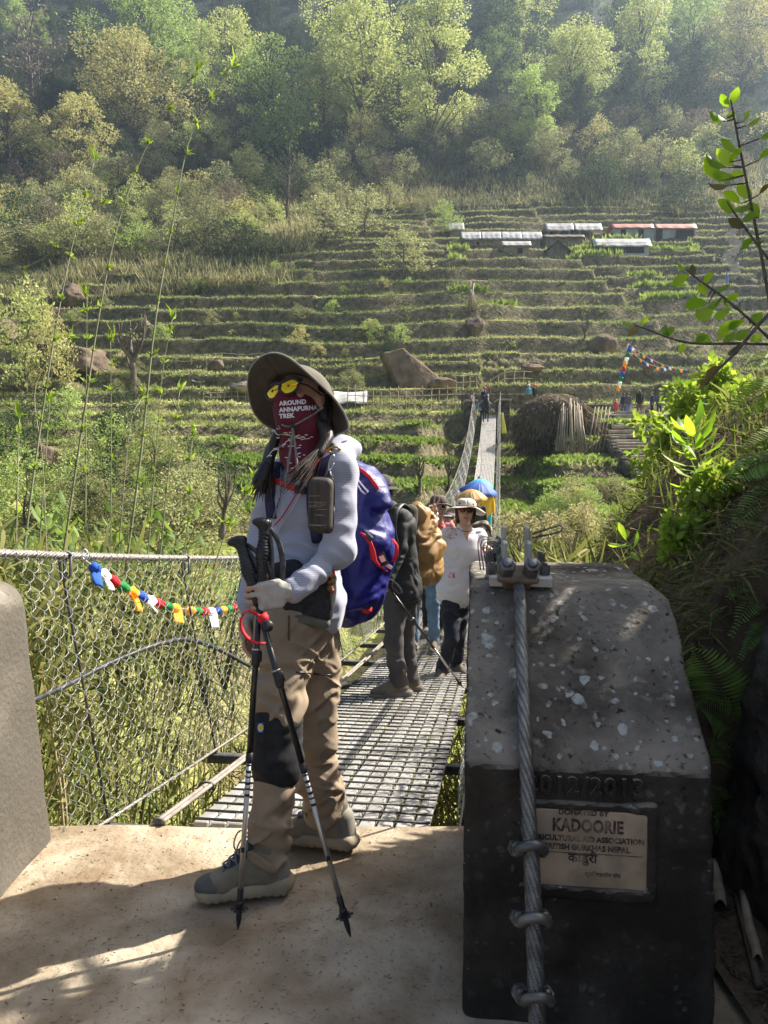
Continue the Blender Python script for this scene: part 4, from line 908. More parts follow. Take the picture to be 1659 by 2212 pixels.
# handrail cables, side mesh, hangers
def wob(Y): return 0.0
def railp(Y, side): return deckp(Y, -1.05 if side < 0 else .72, 1.04 + .35 * sst(40, 52, np.float32(Y)))
def footp(Y, side): return deckp(Y, -.88 if side < 0 else .56, -.06)
def strands(path, Rr, n, pitch, sr=None, sides=6):
    P = [Vector(p) for p in path]; out = []; acc = [0]
    for a, b in zip(P[:-1], P[1:]): acc.append(acc[-1] + (b - a).length)
    for k in range(n):
        pts = []
        for i, p in enumerate(P):
            d, s, t = frame(P[min(i + 1, len(P) - 1)] - P[max(0, i - 1)]); a = 2 * math.pi * (k / n + acc[i] / pitch); pts.append(p + (s * math.cos(a) + t * math.sin(a)) * Rr * .60)
        out.append(tube(pts, sr or Rr * .45, sides))
    return out
def lin(a, b, step): n = max(2, int((b - a) / step)); return np.linspace(a, b, n)
for side in (-1, 1):
    y0 = 1.9 if side < 0 else 2.5
    cab = add('handrail_cable', tube([railp(Y, side) for Y in lin(y0, YF + .6, .4)], .0095, 6), M_ROPE, br)
    for sgeo in strands([railp(Y, side) for Y in lin(y0, 9.5, .022)], .0150, 6, .16): add('strand', sgeo, M_ROPE, cab)
    lac = []
    Ys = lin(max(y0, 2.35), 8.5, .006)
    for i, Y in enumerate(Ys):
        p = railp(Y, side); a = 2 * math.pi * (Y / .062); lac.append(p + Vector((math.cos(a) * .8, 0, math.sin(a) - .25)) * .021)
    add('lacing_wire', tube(lac, .0021, 4, False), M_WIRE, cab)
    # chain-link wires
    def wire(Y, per, step, amp, r, sides, ph, npt=6):
        a, b = footp(Y, side), railp(Y, side); h = (b - a); n = int(h.length / per); pts = []
        tl = (BD + Vector((0, 0, bslope(Y)))).normalized(); nn = tl.cross(h).normalized(); jit = random.uniform(-.006, .006)
        for i in range(n * npt + 1):
            t = i / (n * npt); q = (i / npt + ph) % 1.0; tri = 1 - 4 * abs(q - .5); u = amp * math.sin(tri * math.pi / 2) ** 1 if abs(tri) < .98 else amp * (1 if tri > 0 else -1)
            wv = .005 * (1 if q < .5 else -1) * (1 - abs(tri)); scal = -.014 * math.sin(2 * math.pi * q) if q < .5 else .004 * math.sin(2 * math.pi * q); belly = .035 * math.sin(math.pi * t) + .018 * math.sin(Y * 2.3 + 3 * t); pts.append(a + h * (t + scal / h.length) + tl * (u + jit + .012 * math.sin(5 * t + Y * 3)) + nn * (wv + belly * -side))
        return tube(pts, r, sides, False)
    sp = .047; k = 0; Y = 2.68 if side < 0 else 3.25
    while Y < 10.9 and k < 148:
        add('mesh_wire', wire(Y, .072, sp, sp * .54, .0014 if Y < 6 else .0017, 4 if Y < 6 else 3, .5 * (k % 2)), M_WIRE, br); Y += sp; k += 1
    fw = []
    while Y < YF: fw.append(wire(Y, .19, .13, .075, .0030 if Y < 25 else .0042, 3, .5 * (k % 2), 4)); Y += .13; k += 1
    add('far_mesh', join(*fw), M_WIRE, br, kind='stuff')
    for j in range(42):
        Y = (3.0 if side < 0 else 3.1) + j * 1.2
        if Y > YF: break
        a, b = railp(Y, side), footp(Y, side); ou = BE * side
        hg = add('hanger', tube([a + Vector((0, 0, .015)), a - Vector((0, 0, .12)) + ou * .004, b - Vector((0, 0, .05))], .0062, 6), M_STEEL, br)
        if Y < 10: add('hanger_strap', tube([a + Vector((math.cos(q) * .021, .012 * math.cos(q), math.sin(q) * .021 - .006 - (.07 if math.sin(q) < -.5 else 0))) for q in np.linspace(0, 6.28, 13)], .0065, 5), M_STEEL, hg)
    add('foot_cable', tube([footp(Y, side) for Y in lin(YE - .1, YF, .6)], .008, 6), M_ROPE, br)
for j in range(42):
    Y = 3.0 + j * 1.2
    if Y > YF: break
    a, b = footp(Y, -1), footp(Y, 1); add('cross_beam', box(a.lerp(b, .5) - Vector((0, 0, .05)), ((b - a).length + .1, .05, .05), (BE, BD, (0, 0, 1)), .004), M_STEEL, br, False)
# the pair of ribbed bars beside the deck
for k, off in enumerate((-.540, -.578)):
    P = [deckp(Y, off, .03 - .012 * k) for Y in lin(YE - .07, 9, .011)]; add('edge_bar', tube(P, [.0105 if i % 2 else .0085 for i in range(len(P))], 6), mat('ribbed_bar', (.2, .175, .15), (.33, .29, .25), scale=15, rough=.8, metal=.3), br)
for Y in (3.25, 5.1, 7.5): add('bar_clip', tube([deckp(Y, -.56, .025) + BE * (math.cos(q) * .032) + Vector((0, 0, math.sin(q) * .017)) for q in np.linspace(0, 6.28, 13)], .006, 5), M_STEEL, br)
add('bar_end', lathe(deckp(YE - .06, -.56, .015), [(.005, -.006), (.026, -.005), (.027, .003), (.012, .006)], BD, 12), M_STEEL, br)
P = [at(93, 1517, 3.12), at(170, 1482, 3.4), at(270, 1430, 3.75), at(372, 1390, 4.1), at(430, 1383, 4.35), at(490, 1402, 4.6), at(560, 1440, 4.8)]
add('black_hose', tube([p - BE * .06 for p in spline(P, 8)], .0125, 8), mat('black_hose', (.025, .025, .028), (.05, .05, .055), scale=20, rough=.45), label='black plastic hose sagging behind the left mesh', cat='hose')
P = [at(700, 1520, 5.2), at(720, 1490, 5.5), at(760, 1475, 6.0), at(800, 1470, 6.6)]
add('black_hose', tube([p - BE * .03 for p in spline(P, 6)], .014, 8), mat('black_hose', (.025, .025, .028)), label='short grey hose lying along the left edge of the deck behind the hiker', cat='hose')

# ------------------------------------------------------------------ far bridge head
hd = thing('far_bridge_head', (bx_(YF), YF, bz(YF)), 'dark stone bridge head with two piers at the far end of the footbridge', 'bridge pier')
zt = bz(YF)
for nm, x0, x1, yt, yb in (('pier', 1005, 1029, 868, 990), ('pier', 1074, 1101, 866, 998)):
    a, b = at(x0, yb, YF), at(x1, yt, YF); add(nm, box(((a.x + b.x) / 2, YF + .5, (a.z + b.z) / 2 - .7), (b.x - a.x, 1.6, b.z - a.z + 1.4), None, .05), M_WALLS, hd, False)
    add('cap', box(((a.x + b.x) / 2, YF + .5, b.z + .05), (b.x - a.x + .12, 1.7, .12), None, .02), M_STONE, hd, False)
a, b = at(1027, 905, YF), at(1076, 905, YF)
add('floor', box(((a.x + b.x) / 2, YF + 2.0, zt - .35), (b.x - a.x + .5, 4.2, .7), None, .02), M_STONE, hd, False)
for i in range(4): add('step', box(((a.x + b.x) / 2 + .1, YF + 3.0 + .35 * i, zt + .1 + .16 * i), (b.x - a.x + .3, .7, .2), None, .02), M_STONE, hd, False)
a, b = at(1000, 862, YF + 3.5), at(1155, 850, YF + 3.5); add('back_wall', box(((a.x + b.x) / 2, YF + 4.6, a.z - .5), (b.x - a.x, .6, 1.9), None, .05), M_WALLS, hd, False)
a, b = at(960, 905, YF + 1), at(1008, 985, YF + 1); add('wing_wall', box(((a.x + b.x) / 2, YF + 1.2, (a.z + b.z) / 2 - .3), (abs(b.x - a.x), .8, abs(a.z - b.z) + 1), None, .05), M_WALLS, hd, False)
a, b = at(1100, 900, YF + 1), at(1195, 975, YF + 1); add('wing_wall', box(((a.x + b.x) / 2, YF + 1.6, (a.z + b.z) / 2 - .3), (abs(b.x - a.x), .8, abs(a.z - b.z) + 1), None, .05), M_WALLS, hd, False)
p = deckp(48.5, .78, 1.0); add('yellow_scarf', grid_sheet(lambda u, v: p + Vector((.12 * u + .22 * v * u, -.1 + .05 * math.sin(6 * v), -1.3 * v)), 4, 10, .01), mat('yellow_scarf', (.62, .6, .16), rough=.8, trans=.3), label='pale yellow scarf tied to the bridge mesh near the far pier', cat='scarf')

# ------------------------------------------------------------------ main cable over the block, clips and saddle
M_CAB = mat('cable_strand', (.13, .128, .125), (.24, .237, .23), scale=30, rough=.42, metal=.75, bump=.5, bscale=90, bdist=.002, stretch=(1, 1, 1))
def cable_bump(m):
    N, L, b = nodes_of(m); tc = N.new('ShaderNodeTexCoord'); wv = N.new('ShaderNodeTexWave'); wv.inputs['Scale'].default_value = 95; wv.bands_direction = 'DIAGONAL'; L.new(tc.outputs['Object'], wv.inputs['Vector'])
    bp = N.new('ShaderNodeBump'); bp.inputs['Strength'].default_value = .7; bp.inputs['Distance'].default_value = .0015; L.new(wv.outputs['Fac'], bp.inputs['Height']); L.new(bp.outputs[0], b.inputs['Normal'])
cable_bump(M_CAB)
ctop = at(1121, 1264, 2.205); ctop.z = Z2 + .030
cb_ = [at(1133, 1560, 1.97), at(1152, 1800, 1.78)]
cdir = (-BD * RUN - Vector((0, 0, Z2 - Z1))).normalized()
p0 = ctop; pm = at(1136, 1636, 1.805); pb2 = at(1162, 2212, 1.60); p1 = pb2 + (pb2 - pm) * .12
path = spline([p0, p0.lerp(pm, .5) + Vector((0, 0, .003)), pm, pm.lerp(pb2, .45) + Vector((0, -.022, .0)), pb2, p1], 26)
cbl = thing('steel_cable', p1, 'thick twisted steel cable running down over the sloping top of the block', 'cable')
for sgeo in strands(path, .0165, 6, .21, .0080, 8): add('strand', sgeo, M_CAB, cbl)
add('core', tube(path, .0085, 8), M_ROPE, cbl)
D_, S_, T_ = frame(pb2 - pm)
under = -T_ if T_.z > 0 else T_
ug = [p + under * .033 for p in path[66:]]
for sgeo in strands(ug, .0150, 6, .21, .0075, 6): add('dead_end_strand', sgeo, M_CAB, cbl)
M_CLIP = mat('clip_iron', (.11, .108, .105), (.24, .23, .215), scale=14, rough=.42, metal=.7, bump=.3, bscale=50, bdist=.002)
for (cpx, cpy) in ((1149, 1838), (1156, 1992), (1158, 2160)):
    # nearest point of the cable to the line of sight
    d = ray(cpx, cpy).normalized(); o = Vector((0, 0, CAMZ)); c = min(path, key=lambda q: ((q - o) - d * (q - o).dot(d)).length)
    ou = (-under - D_ * .6).normalized(); cl = add('clip_saddle', join(box(c + under * .050, (.066, .034, .020), (S_, D_, under), .006), box(c + under * .040 + S_ * .030, (.018, .034, .03), (S_, D_, under), .005), box(c + under * .040 - S_ * .030, (.018, .034, .03), (S_, D_, under), .005)), M_CLIP, cbl, False)
    U = [c + S_ * .0285 + under * .085] + [c + S_ * (.0285 * math.cos(a)) + ou * (.0285 * math.sin(a)) for a in np.linspace(0, math.pi, 13)] + [c - S_ * .0285 + under * .085]
    add('u_bolt', tube(U, .0115, 10), M_CLIP, cl)
    for s in (-1, 1): add('nut', lathe(c + S_ * s * .0285 + under * .058, [(.0, 0), (.020, .0), (.020, .018), (.0, .018)], under, 6), M_CLIP, cl, False)
sd = thing('cable_saddle', (ctop.x, ctop.y, Z2), 'galvanised saddle bracket with bolts gripping the cable on top of the block', 'bracket')
M_GALV = mat('galvanised_plate', (.27, .275, .275), (.40, .405, .40), scale=12, rough=.5, metal=.45)
q0, q1 = at(1058, 1255, 2.21), at(1194, 1255, 2.21); pc2 = q0.lerp(q1, .5) + BD * .135; pc2.z = Z2
add('base_plate', box((pc2.x, pc2.y, Z2 + .016), ((q1 - q0).length, .27, .028), (BE, BD, (0, 0, 1)), .003), M_GALV, sd, False)
cu = (ctop - pc2).dot(BE)
for s in (-1, 1):
    c = pc2 + BE * (cu + s * .037) + BD * .045; c.z = 0
    add('side_plate', join(box(c + Vector((0, 0, Z2 + .075)) + BD * .01, (.014, .17, .09), (BE, BD, (0, 0, 1)), .003), box(c + Vector((0, 0, Z2 + .135)) + BD * .055, (.014, .07, .05), (BE, BD, (0, 0, 1)), .003)), M_GALV, sd, False)
M_BOLT = mat('bolt_iron', (.075, .072, .07), (.17, .165, .16), scale=25, rough=.45, metal=.6)
for s in (-1, 1):
    for v, hgt in ((-.07, .03), (.10, .045)):
        b = pc2 + BE * (cu + s * .078) + BD * v; b.z = Z2 + .03
        nt_ = add('nut', lathe(b, [(0, 0), (.0165, 0), (.0165, .015), (.0155, .0155), (.0165, .016), (.0165, hgt), (0, hgt)], (0, 0, 1), 6), M_BOLT, sd, False)
        add('bolt_end', lathe(b + Vector((0, 0, hgt)), [(0, -.002), (.009, -.002), (.009, .006), (.0, .006)], (0, 0, 1), 10), M_BOLT, nt_)
# the forged clamp with its two big bolts, tilted like the cable
cl_n = Vector(-under).normalized(); cc = at(1119, 1240, 2.185)
cl_n = (cl_n + Vector((0, 0, .45))).normalized(); cl_y = BE.cross(cl_n).normalized() * -1
f = Field(.0035); f.bx(cc, (.060, .029, .012), (BE, cl_n.cross(BE), cl_n), .010, .004); f.bx(cc - cl_n * .03, (.042, .020, .026), (BE, cl_n.cross(BE), cl_n), .010, .006)
f.disp(lambda P: .001 * vn(P * 60)); add('clamp', f.mesh(), mat('forged_clamp', (.10, .082, .062), (.2, .165, .125), scale=30, rough=.7, metal=.35), sd)
for s in (-1, 1):
    b = cc + BE * s * .035 + cl_n * .019
    nt_ = add('clamp_nut', lathe(b - cl_n * .008, [(0, 0), (.0245, 0), (.0245, .019), (.0225, .020), (.0245, .021), (.0245, .040), (.020, .043), (0, .043)], cl_n, 6), M_BOLT, sd, False)
    add('bolt_end', lathe(b + cl_n * .034, [(0, -.001), (.0135, -.001), (.0135, .008), (.011, .010), (0, .010)], cl_n, 14), mat('bolt_end', (.16, .165, .17), rough=.35, metal=.7), nt_)
hw = [railp(Y, 1) for Y in (2.62, 2.75, 3.2)]
for k, sgeo in enumerate(strands([ (ctop + BD * .05).lerp(railp(2.95, 1) , t) for t in np.linspace(0, 1, 50)], .017, 6, .2, .008, 6)): add('greased_strand', sgeo, mat('greased', (.02, .02, .02), (.06, .058, .055), scale=50, rough=.3, metal=.3), sd)
add('wire_loop', tube([pc2 + BE * (cu + .05) + BD * .06 + Vector((0, 0, 0)) + Vector((x_, 0, z_ - pc2.z + Z2 + .14)) for x_, z_ in ((0, 0), (.06, .02), (.085, .028), (.095, .02), (.088, .008), (.06, .0), (0, -.012))], .003, 5), M_BOLT, sd)
lac_ = [pc2 + BE * (cu - .08 + .012 * math.cos(q * 7) - .02) + BD * (.02 + .022 * math.sin(q * 6.1) + .006 * q) + Vector((0, 0, Z2 - pc2.z + .055 + .022 * math.sin(q * 7) + .006 * q)) for q in np.linspace(0, 8, 160)]
geo = [tube(spline([pc2 + BE * (cu - .06 - .01 * k) + BD * .02 + Vector((0, 0, .03)), pc2 + BE * (cu - .075 - .008 * k) + BD * (.05 + .01 * k) + Vector((0, 0, .08 + .008 * k)), pc2 + BE * (cu - .05) + BD * (.12 + .01 * k) + Vector((0, 0, .11))], 5), .002, 4) for k in range(6)]; add('binding_wire', join(*geo), M_BOLT, sd)

# ------------------------------------------------------------------ prayer flags tied along the left mesh
A, B = at(172, 1218, 3.30), at(532, 1296, 5.6)
fl = thing('prayer_flag_garland', A, 'string of rolled prayer flags sagging along the left wire mesh', 'prayer flags')
def gl(t): return A.lerp(B, t) + BE * .05 + Vector((0, 0, -.16 * 4 * t * (1 - t) * (1 - .3 * t)))
add('cord', tube([gl(t) for t in np.linspace(-.02, 1, 40)], .0022, 5), mat('cord_white', (.6, .6, .58), rough=.9), fl)
add('knot', tube([gl(-.02) + Vector((.012 * math.cos(q), 0, .022 + .022 * math.sin(q))) for q in np.linspace(0, 6.28, 14)], .004, 5), mat('cord_white', (.6, .6, .58)), fl)
seq = [(0, 1), (1, .8), (2, .3), (3, .3), (4, 1.2), (0, .5), (1, .8), (2, .2), (3, .2), (4, 1.0), None, (4, .4), (3, .3), (2, .3), (1, 1.3), (0, .5), (4, .3), (3, .2), (2, .6), (1, .4), (0, .3), (4, .4)]
tt = np.cumsum([0] + [1.0 * (1 - .022 * i) for i in range(len(seq))]); tt = tt / tt[-1]
# equal lengths along the cord look shorter with distance by themselves
tt = np.linspace(0, 1, len(seq) + 1) ** 1.12
for i, s in enumerate(seq):
    if s is None: continue
    t0, t1 = tt[i] + .001, tt[i + 1] - .001; n_ = 9; ph = random.uniform(0, 6); rr = [.011 + .012 * math.sin(math.pi * k / (n_ - 1)) ** .5 * (1 + .35 * math.sin(ph + k * 2.2)) for k in range(n_)]
    geo = [tube([gl(t0 + (t1 - t0) * k / (n_ - 1)) + Vector((.004 * math.sin(ph + 1.7 * k), 0, -.006 - .004 * math.cos(2.1 * k + ph))) for k in range(n_)], rr, 9)]
    if s[1] > .7:
        c = gl((t0 + t1) / 2); dd = (gl(t1) - gl(t0)); geo.append(grid_sheet(lambda u, v: c + dd * (u - .5) * (.9 - .3 * v) + Vector((.012 * math.sin(4 * u + ph) + .03 * v, -.018 * math.sin(3.1 * v + ph) - .01, -.008 - .075 * v * s[1])), 5, 6, .002))
    add('flag', join(*geo), FLAGM[s[0]], fl)

# ================================================================== near vegetation
M_BGRASS = mat('bamboo_grass', (.04, .075, .016), (.29, .27, .10), rnd=True, rough=.75, trans=.35, spec=.2)
M_CULM = mat('green_culm', (.15, .165, .08), (.27, .265, .15), scale=6, rough=.6, trans=0, spec=.3)
M_SHOOT = mat('shoot_leaf', (.16, .25, .035), (.33, .42, .07), rnd=True, rough=.6, trans=.4, spec=.2)
# tangle of bamboo grass below the left mesh
N_ = 34000
Y = 3.25 + 6.5 * RNG.random(N_) ** 1.3; X = RNG.uniform(-1, 1, N_) * (1.2 + .35 * Y) - .45 - .10 * Y; zg = H(X, Y)
keep = (X < bx_(Y) - 1.32) | (np.abs(X - bx_(Y)) < .85) | (X > bx_(Y) + .9); X, Y, zg = X[keep], Y[keep], zg[keep]
top = np.minimum(.92 - .14 * (Y - 3) + .25 * n2(X, Y, .9, 2, 61), zg + 4.4); under_deck = np.abs(X - bx_(Y)) < .85; top = np.where(under_deck, bz(Y) - .5, top)
u = RNG.random(len(X)); Z = zg + (top - zg) * u ** .8
D = rdir(len(X), -.2, 1); D[:, 2] += .35
g1 = leaf_batch(np.stack([X, Y, Z], 1), D, rdir(len(X), -.5, .5), RNG.uniform(.10, .30, len(X)), RNG.uniform(.010, .024, len(X)), 'blade', rnd=np.clip(.42 + .6 * n2(X, Y, .8, 2, 62) + RNG.normal(0, .26, len(X)), 0, 1))
add('bamboo_grass', g1, M_BGRASS, kind='stuff', smooth=False, label='tangle of green and straw bamboo grass below the left mesh')
st = []
q = random.Random(9)
for i in range(330):
    yy = 3.3 + 5.5 * q.random() ** 1.2; xx = q.uniform(-1, 1) * (1.1 + .35 * yy) - .45 - .1 * yy
    if abs(xx - bx_(yy)) < 1.35: continue
    z0 = hz(xx, yy); z1 = min(z0 + q.uniform(1.5, 4.2), 1.05 - .10 * yy + q.uniform(-.5, .25)); ln = q.uniform(-.25, .45)
    st.append(tube([(xx, yy, z0), (xx + ln * .4, yy, z0 + (z1 - z0) * .5), (xx + ln, yy + q.uniform(-.2, .2), z1)], [.010, .007, .003], 4, False))
add('bamboo_stalks', join(*st), mat('stalk_mix', (.13, .15, .06), (.40, .33, .19), scale=1.1, lo=.42, hi=.58, rough=.7), kind='stuff', label='thin green and dry stalks among the bamboo grass')

# tall bamboo shoots rising above the left handrail
def shoot(pts, Y, r, label, seed, tuft=1.0, dry=False):
    q = random.Random(seed); P = spline([at(px, py, Y + .12 * i) for i, (px, py) in enumerate(pts)], 8); t = thing('bamboo_shoot', P[0], label, 'bamboo', 'bamboo shoots')
    acc = 0; Ls = [0]
    for a, b in zip(P[:-1], P[1:]): acc += (b - a).length; Ls.append(acc)
    r *= .7; rad = [r * (1 - .82 * s / acc) + (.0010) for s in Ls]
    add('culm', tube(P, rad, 7), M_CULM if not dry else M_BAMB, t)
    s = .25 + .1 * q.random()
    while s < acc - .02:
        i = next(k for k in range(len(Ls)) if Ls[k] >= s); p = P[i]; d, a_, b_ = frame(P[min(i + 1, len(P) - 1)] - P[i - 1]); f_ = s / acc
        nd = add('node', lathe(p, [(rad[i] * 1.0, -.006), (rad[i] * 1.45, -.001), (rad[i] * 1.45, .002), (rad[i] * 1.0, .006)], d, 7), mat('bamboo_node', (.10, .10, .05), rough=.7), t)
        if f_ > .12:
            n = int((5 + 6 * f_) * tuft); ang = q.uniform(0, 6.28); side = a_ * math.cos(ang) + b_ * math.sin(ang)
            Dd = np.array([list(d * q.uniform(.3, 1.1) + side * q.uniform(-.5, 1) + Vector(rdir(1)[0]) * .55) for _ in range(n)])
            L_ = np.array([q.uniform(.025, .065) * tuft for _ in range(n)])
            add('leaf_tuft', leaf_batch(np.array([list(p + side * rad[i])] * n), Dd, rdir(n), L_, L_ * .26, 'blade'), M_SHOOT, t, False)
        s += q.uniform(.24, .33) * (1 - .25 * f_)
    n = 7; d = (P[-1] - P[-3]).normalized(); Dd = np.array([list(d + Vector(rdir(1)[0]) * .6) for _ in range(n)])
    add('leaf_tuft', leaf_batch(np.array([list(P[-1])] * n), Dd, rdir(n), RNG.uniform(.06, .13, n), .018, 'blade'), M_SHOOT, t, False)
    return t
shoot([(45, 1240), (79, 979), (121, 704), (161, 509), (205, 345)], 4.6, .010, 'bamboo shoot leaning right near the left edge, topped just below the forest', 1)
shoot([(130, 1240), (176, 931), (217, 663), (262, 460), (330, 290), (425, 152)], 4.9, .011, 'second tall bamboo shoot from the left, its thin tip bending far right', 2)
shoot([(270, 1240), (305, 975), (334, 704), (369, 502), (415, 285), (500, 145)], 4.7, .0115, 'tallest bamboo shoot, ending in a bright green tuft against the forest', 3)
shoot([(184, 1240), (186, 900), (188, 640)], 5.4, .007, 'straight thin bamboo shoot between the two tall leaning ones', 4)
shoot([(33, 1240), (38, 1040), (42, 905)], 4.3, .0075, 'short bamboo shoot hard by the left edge', 5)
shoot([(316, 1240), (338, 960), (352, 800), (372, 690)], 5.6, .007, 'thin bamboo shoot just right of the tallest one', 6)
shoot([(238, 1240), (240, 960), (239, 735)], 5.8, .006, 'upright wiry bamboo shoot left of the tallest one', 7)
shoot([(342, 1240), (365, 1010), (388, 846)], 5.0, .007, 'bamboo shoot farthest right above the prayer flags', 8)
shoot([(252, 1240), (280, 930), (306, 860)], 5.2, .006, 'dry straw-coloured bamboo shoot crossing the tallest one', 9, .4, True)
shoot([(102, 1240), (92, 1000), (76, 840), (130, 745), (150, 728)], 5.5, .006, 'pale dry bamboo shoot bending over at the left', 10, .5, True)
shoot([(80, 1240), (98, 1000), (108, 870)], 4.8, .006, 'thin bamboo shoot between the two leftmost leaning ones', 11, .8)
shoot([(-40, 640), (30, 592), (110, 545), (215, 440)], 5.0, .005, 'thin arching bamboo twig reaching in from the left edge', 12)
shoot([(460, 1230), (500, 1120), (545, 1035)], 4.6, .006, 'leafy bamboo twig left of the trekking pole grips', 13, 1.5)
shoot([(395, 1220), (410, 1080), (412, 985), (420, 930)], 5.4, .005, 'wispy bamboo shoot with narrow leaves left of the hiker', 14, 1.3)

# broad-leaved plants and shrubs of the gorge side
M_HERB = mat('herb_leaf', (.07, .13, .03), (.20, .27, .06), rnd=True, rough=.6, trans=.35, spec=.25)
M_HERBB = mat('herb_bright', (.15, .25, .035), (.34, .43, .075), rnd=True, rough=.6, trans=.45, spec=.2)
def herb(p, h, n, label, L=.16, W=.05, m=None, seed=0, spread=.5, name='leafy_plant', cat='plant', stems=3, group=None, mode='leaf'):
    q = random.Random(seed); t = thing(name, p, label, cat, group); geo = []; P, D = [], []
    for s in range(stems):
        a = q.uniform(0, 6.28); e = Vector(p) + Vector((math.cos(a) * spread * h * q.uniform(.2, 1), math.sin(a) * spread * h * q.uniform(.2, 1), h * q.uniform(.7, 1))); sp = spline([p, Vector(p).lerp(e, .5) + Vector((0, 0, .1 * h)), e], 6)
        geo.append(tube(sp, [max(.002, .012 * h * (1 - i / len(sp))) for i in range(len(sp))], 5))
        for k in range(n // stems):
            u = q.uniform(.25, 1); b = sp[min(len(sp) - 1, int(u * len(sp)))]; an = k * 2.4 + s; P.append(list(b)); D.append([math.cos(an), math.sin(an), q.uniform(-.1, .7) + (.7 if u > .9 else 0)])
    add('stem', join(*geo), mat('green_stem', (.10, .11, .05), (.17, .14, .08), scale=8, rough=.7), t)
    S = np.cross(np.array(D), [[0, 0, 1]]) + rdir(len(D)) * .15
    add('foliage', leaf_batch(P, D, S, L * RNG.uniform(.6, 1.2, len(P)), W, mode), m or M_HERB, t, False)
    return t
q = random.Random(31); fl_ = []
for i in range(16):
    px = [20, 70, 130, 215, 260, 330, 400, 440, 55, 175, 300, 375, 480, 110, 20, 350][i]; Y = q.uniform(6.2, 8.5); tp = at(px, q.uniform(1085, 1165), Y)
    z0 = max(hz(tp.x, tp.y), tp.z - 1.6); t_ = herb(Vector((tp.x, tp.y, z0)), (tp.z - z0), 54, 'broad-leaved green plant crowding behind the left handrail', .20, .055, seed=i, spread=.35, group='plants behind the left handrail', stems=4); fl_.append((t_, px, 'broad-leaved green', 'crowding behind the left handrail'))
ordinals(fl_, 'plant'); fl_ = []
SHB = [herb]  # shrubs on the far bank at the left
rs_ = random.Random(77)
for i in range(46):
    px, py = rs_.uniform(-40, 520), rs_.uniform(900, 1190); p = onterr(px, py)
    if px > 430 and py < 1080: continue
    lf = rs_.choice(['dark', 'dark', 'olive', 'olive', 'spring']); t_ = tree('bushy', lf, p, rs_.uniform(.16, .40), 'shrub in the thicket on the far bank at the left', 'thicket shrubs on the left bank', rs_.uniform(0, 6), 'shrub', 'shrub', 1.15); fl_.append((t_, px, TONE[lf], 'far left bank thicket' + (' upper part' if py < 1040 else ' lower part')))
ordinals(fl_, 'shrub'); fl_ = []
for i in range(30):
    px, py = rs_.uniform(1085, 1440), rs_.uniform(1075, 1215); p = onterr(px, py)
    lf = rs_.choice(['olive', 'rust', 'grey', 'spring']); t_ = tree('bushy', lf, p, rs_.uniform(.10, .22), 'dry shrub on the slope between bridge and lower path', 'dry shrubs right of the bridge', rs_.uniform(0, 6), 'shrub', 'shrub', 1.1); fl_.append((t_, px, TONE[lf], 'on the slope between bridge and lower path'))
ordinals(fl_, 'shrub')
tree_px('bushy', 'yellow', 60, 635, 850, 'feathery pale yellow shrub before the long rock slab at the left', .75, name='shrub', cat='shrub')
tree_px('bushy', 'rust', 110, 690, 845, 'smaller pale shrub right of the feathery yellow one', .6, name='shrub', cat='shrub')
tree_px('bushy', 'dark', 735, 700, 722, 'small dark green shrub alone on the middle terraces', 1.1, name='shrub', cat='shrub')

# ------------------------------------------------------------------ earth bank on the right
def bank(x, y):
    xs = x - .10 * (y - 3); z = np.interp(xs, [.30, .62, .80, .96, 1.22, 1.70, 2.5, 5.5], [-2.0, -.7, -.05, .50, .95, 1.50, 2.2, 3.4])
    return z - .28 * np.clip(y - 4.2, 0, 9) * sst(3.5, 6, y) + .12 * n2(x, y, .5, 3, 71) + .05 * n2(x, y, .12, 2, 72)
bxs = np.linspace(.30, 6.0, 120); bys = np.linspace(2.52, 10.5, 130); BX, BY = np.meshgrid(bxs, bys); BX = BX + .10 * (BY - 3); BZ = bank(BX, BY); BZ[0] = -1.5; BY[0] -= .02
ids = np.arange(BX.size).reshape(BX.shape); Fq = np.stack([ids[:-1, :-1], ids[:-1, 1:], ids[1:, 1:], ids[1:, :-1]], -1).reshape(-1, 4)
M_SOIL = mat('dark_soil', (.075, .055, .038), (.17, .125, .08), scale=5, rough=1, spec=.05, bump=.9, bscale=22, bdist=.04)
add('earth_bank', (np.stack([BX, BY, BZ], -1).reshape(-1, 3), Fq), M_SOIL, kind='structure', base=(0, 0, 0), label='steep brown earth bank behind the dark block')
gx = np.linspace(.88, 2.6, 60); gy = np.linspace(-2, 2.75, 90); XX, YY = np.meshgrid(gx, gy); ZZ = .004 + .03 * n2(XX, YY, .35, 3, 73) * sst(.88, 1.0, XX) + .02
ids = np.arange(XX.size).reshape(XX.shape); Fq = np.stack([ids[:-1, :-1], ids[:-1, 1:], ids[1:, 1:], ids[1:, :-1]], -1).reshape(-1, 4)
add('soil', (np.stack([XX, YY, ZZ], -1).reshape(-1, 3), Fq), M_SOIL, kind='structure', base=(0, 0, 0), label='dark bare soil beside the block')
f = Field(.02); f.cx([(Vector((-1, -.04, .16)), (1.075, 2.3, 0)), (Vector((0, 1, .1)), (1.2, 2.52, 0)), (Vector((.2, 0, 1)), (1.2, 2, 1.42)), (Vector((1, 0, 0)), (2.3, 0, 0)), (Vector((0, -1, 0)), (0, .35, 0)), (Vector((0, 0, -1)), (0, 0, -.1))], (.95, .3, -.15), (2.4, 2.75, 1.75), .08)
f.disp(lambda P: .08 * fbm(P * 3.1, 4) + .022 * fbm(P * 14, 2)); add('rock_wall', f.mesh(), mat('black_rock', (.024, .019, .015), (.09, .072, .052), scale=7, rough=.95, bump=.8, bscale=25, bdist=.03), label='dark rough rock wall at the right edge beside the block', cat='wall')
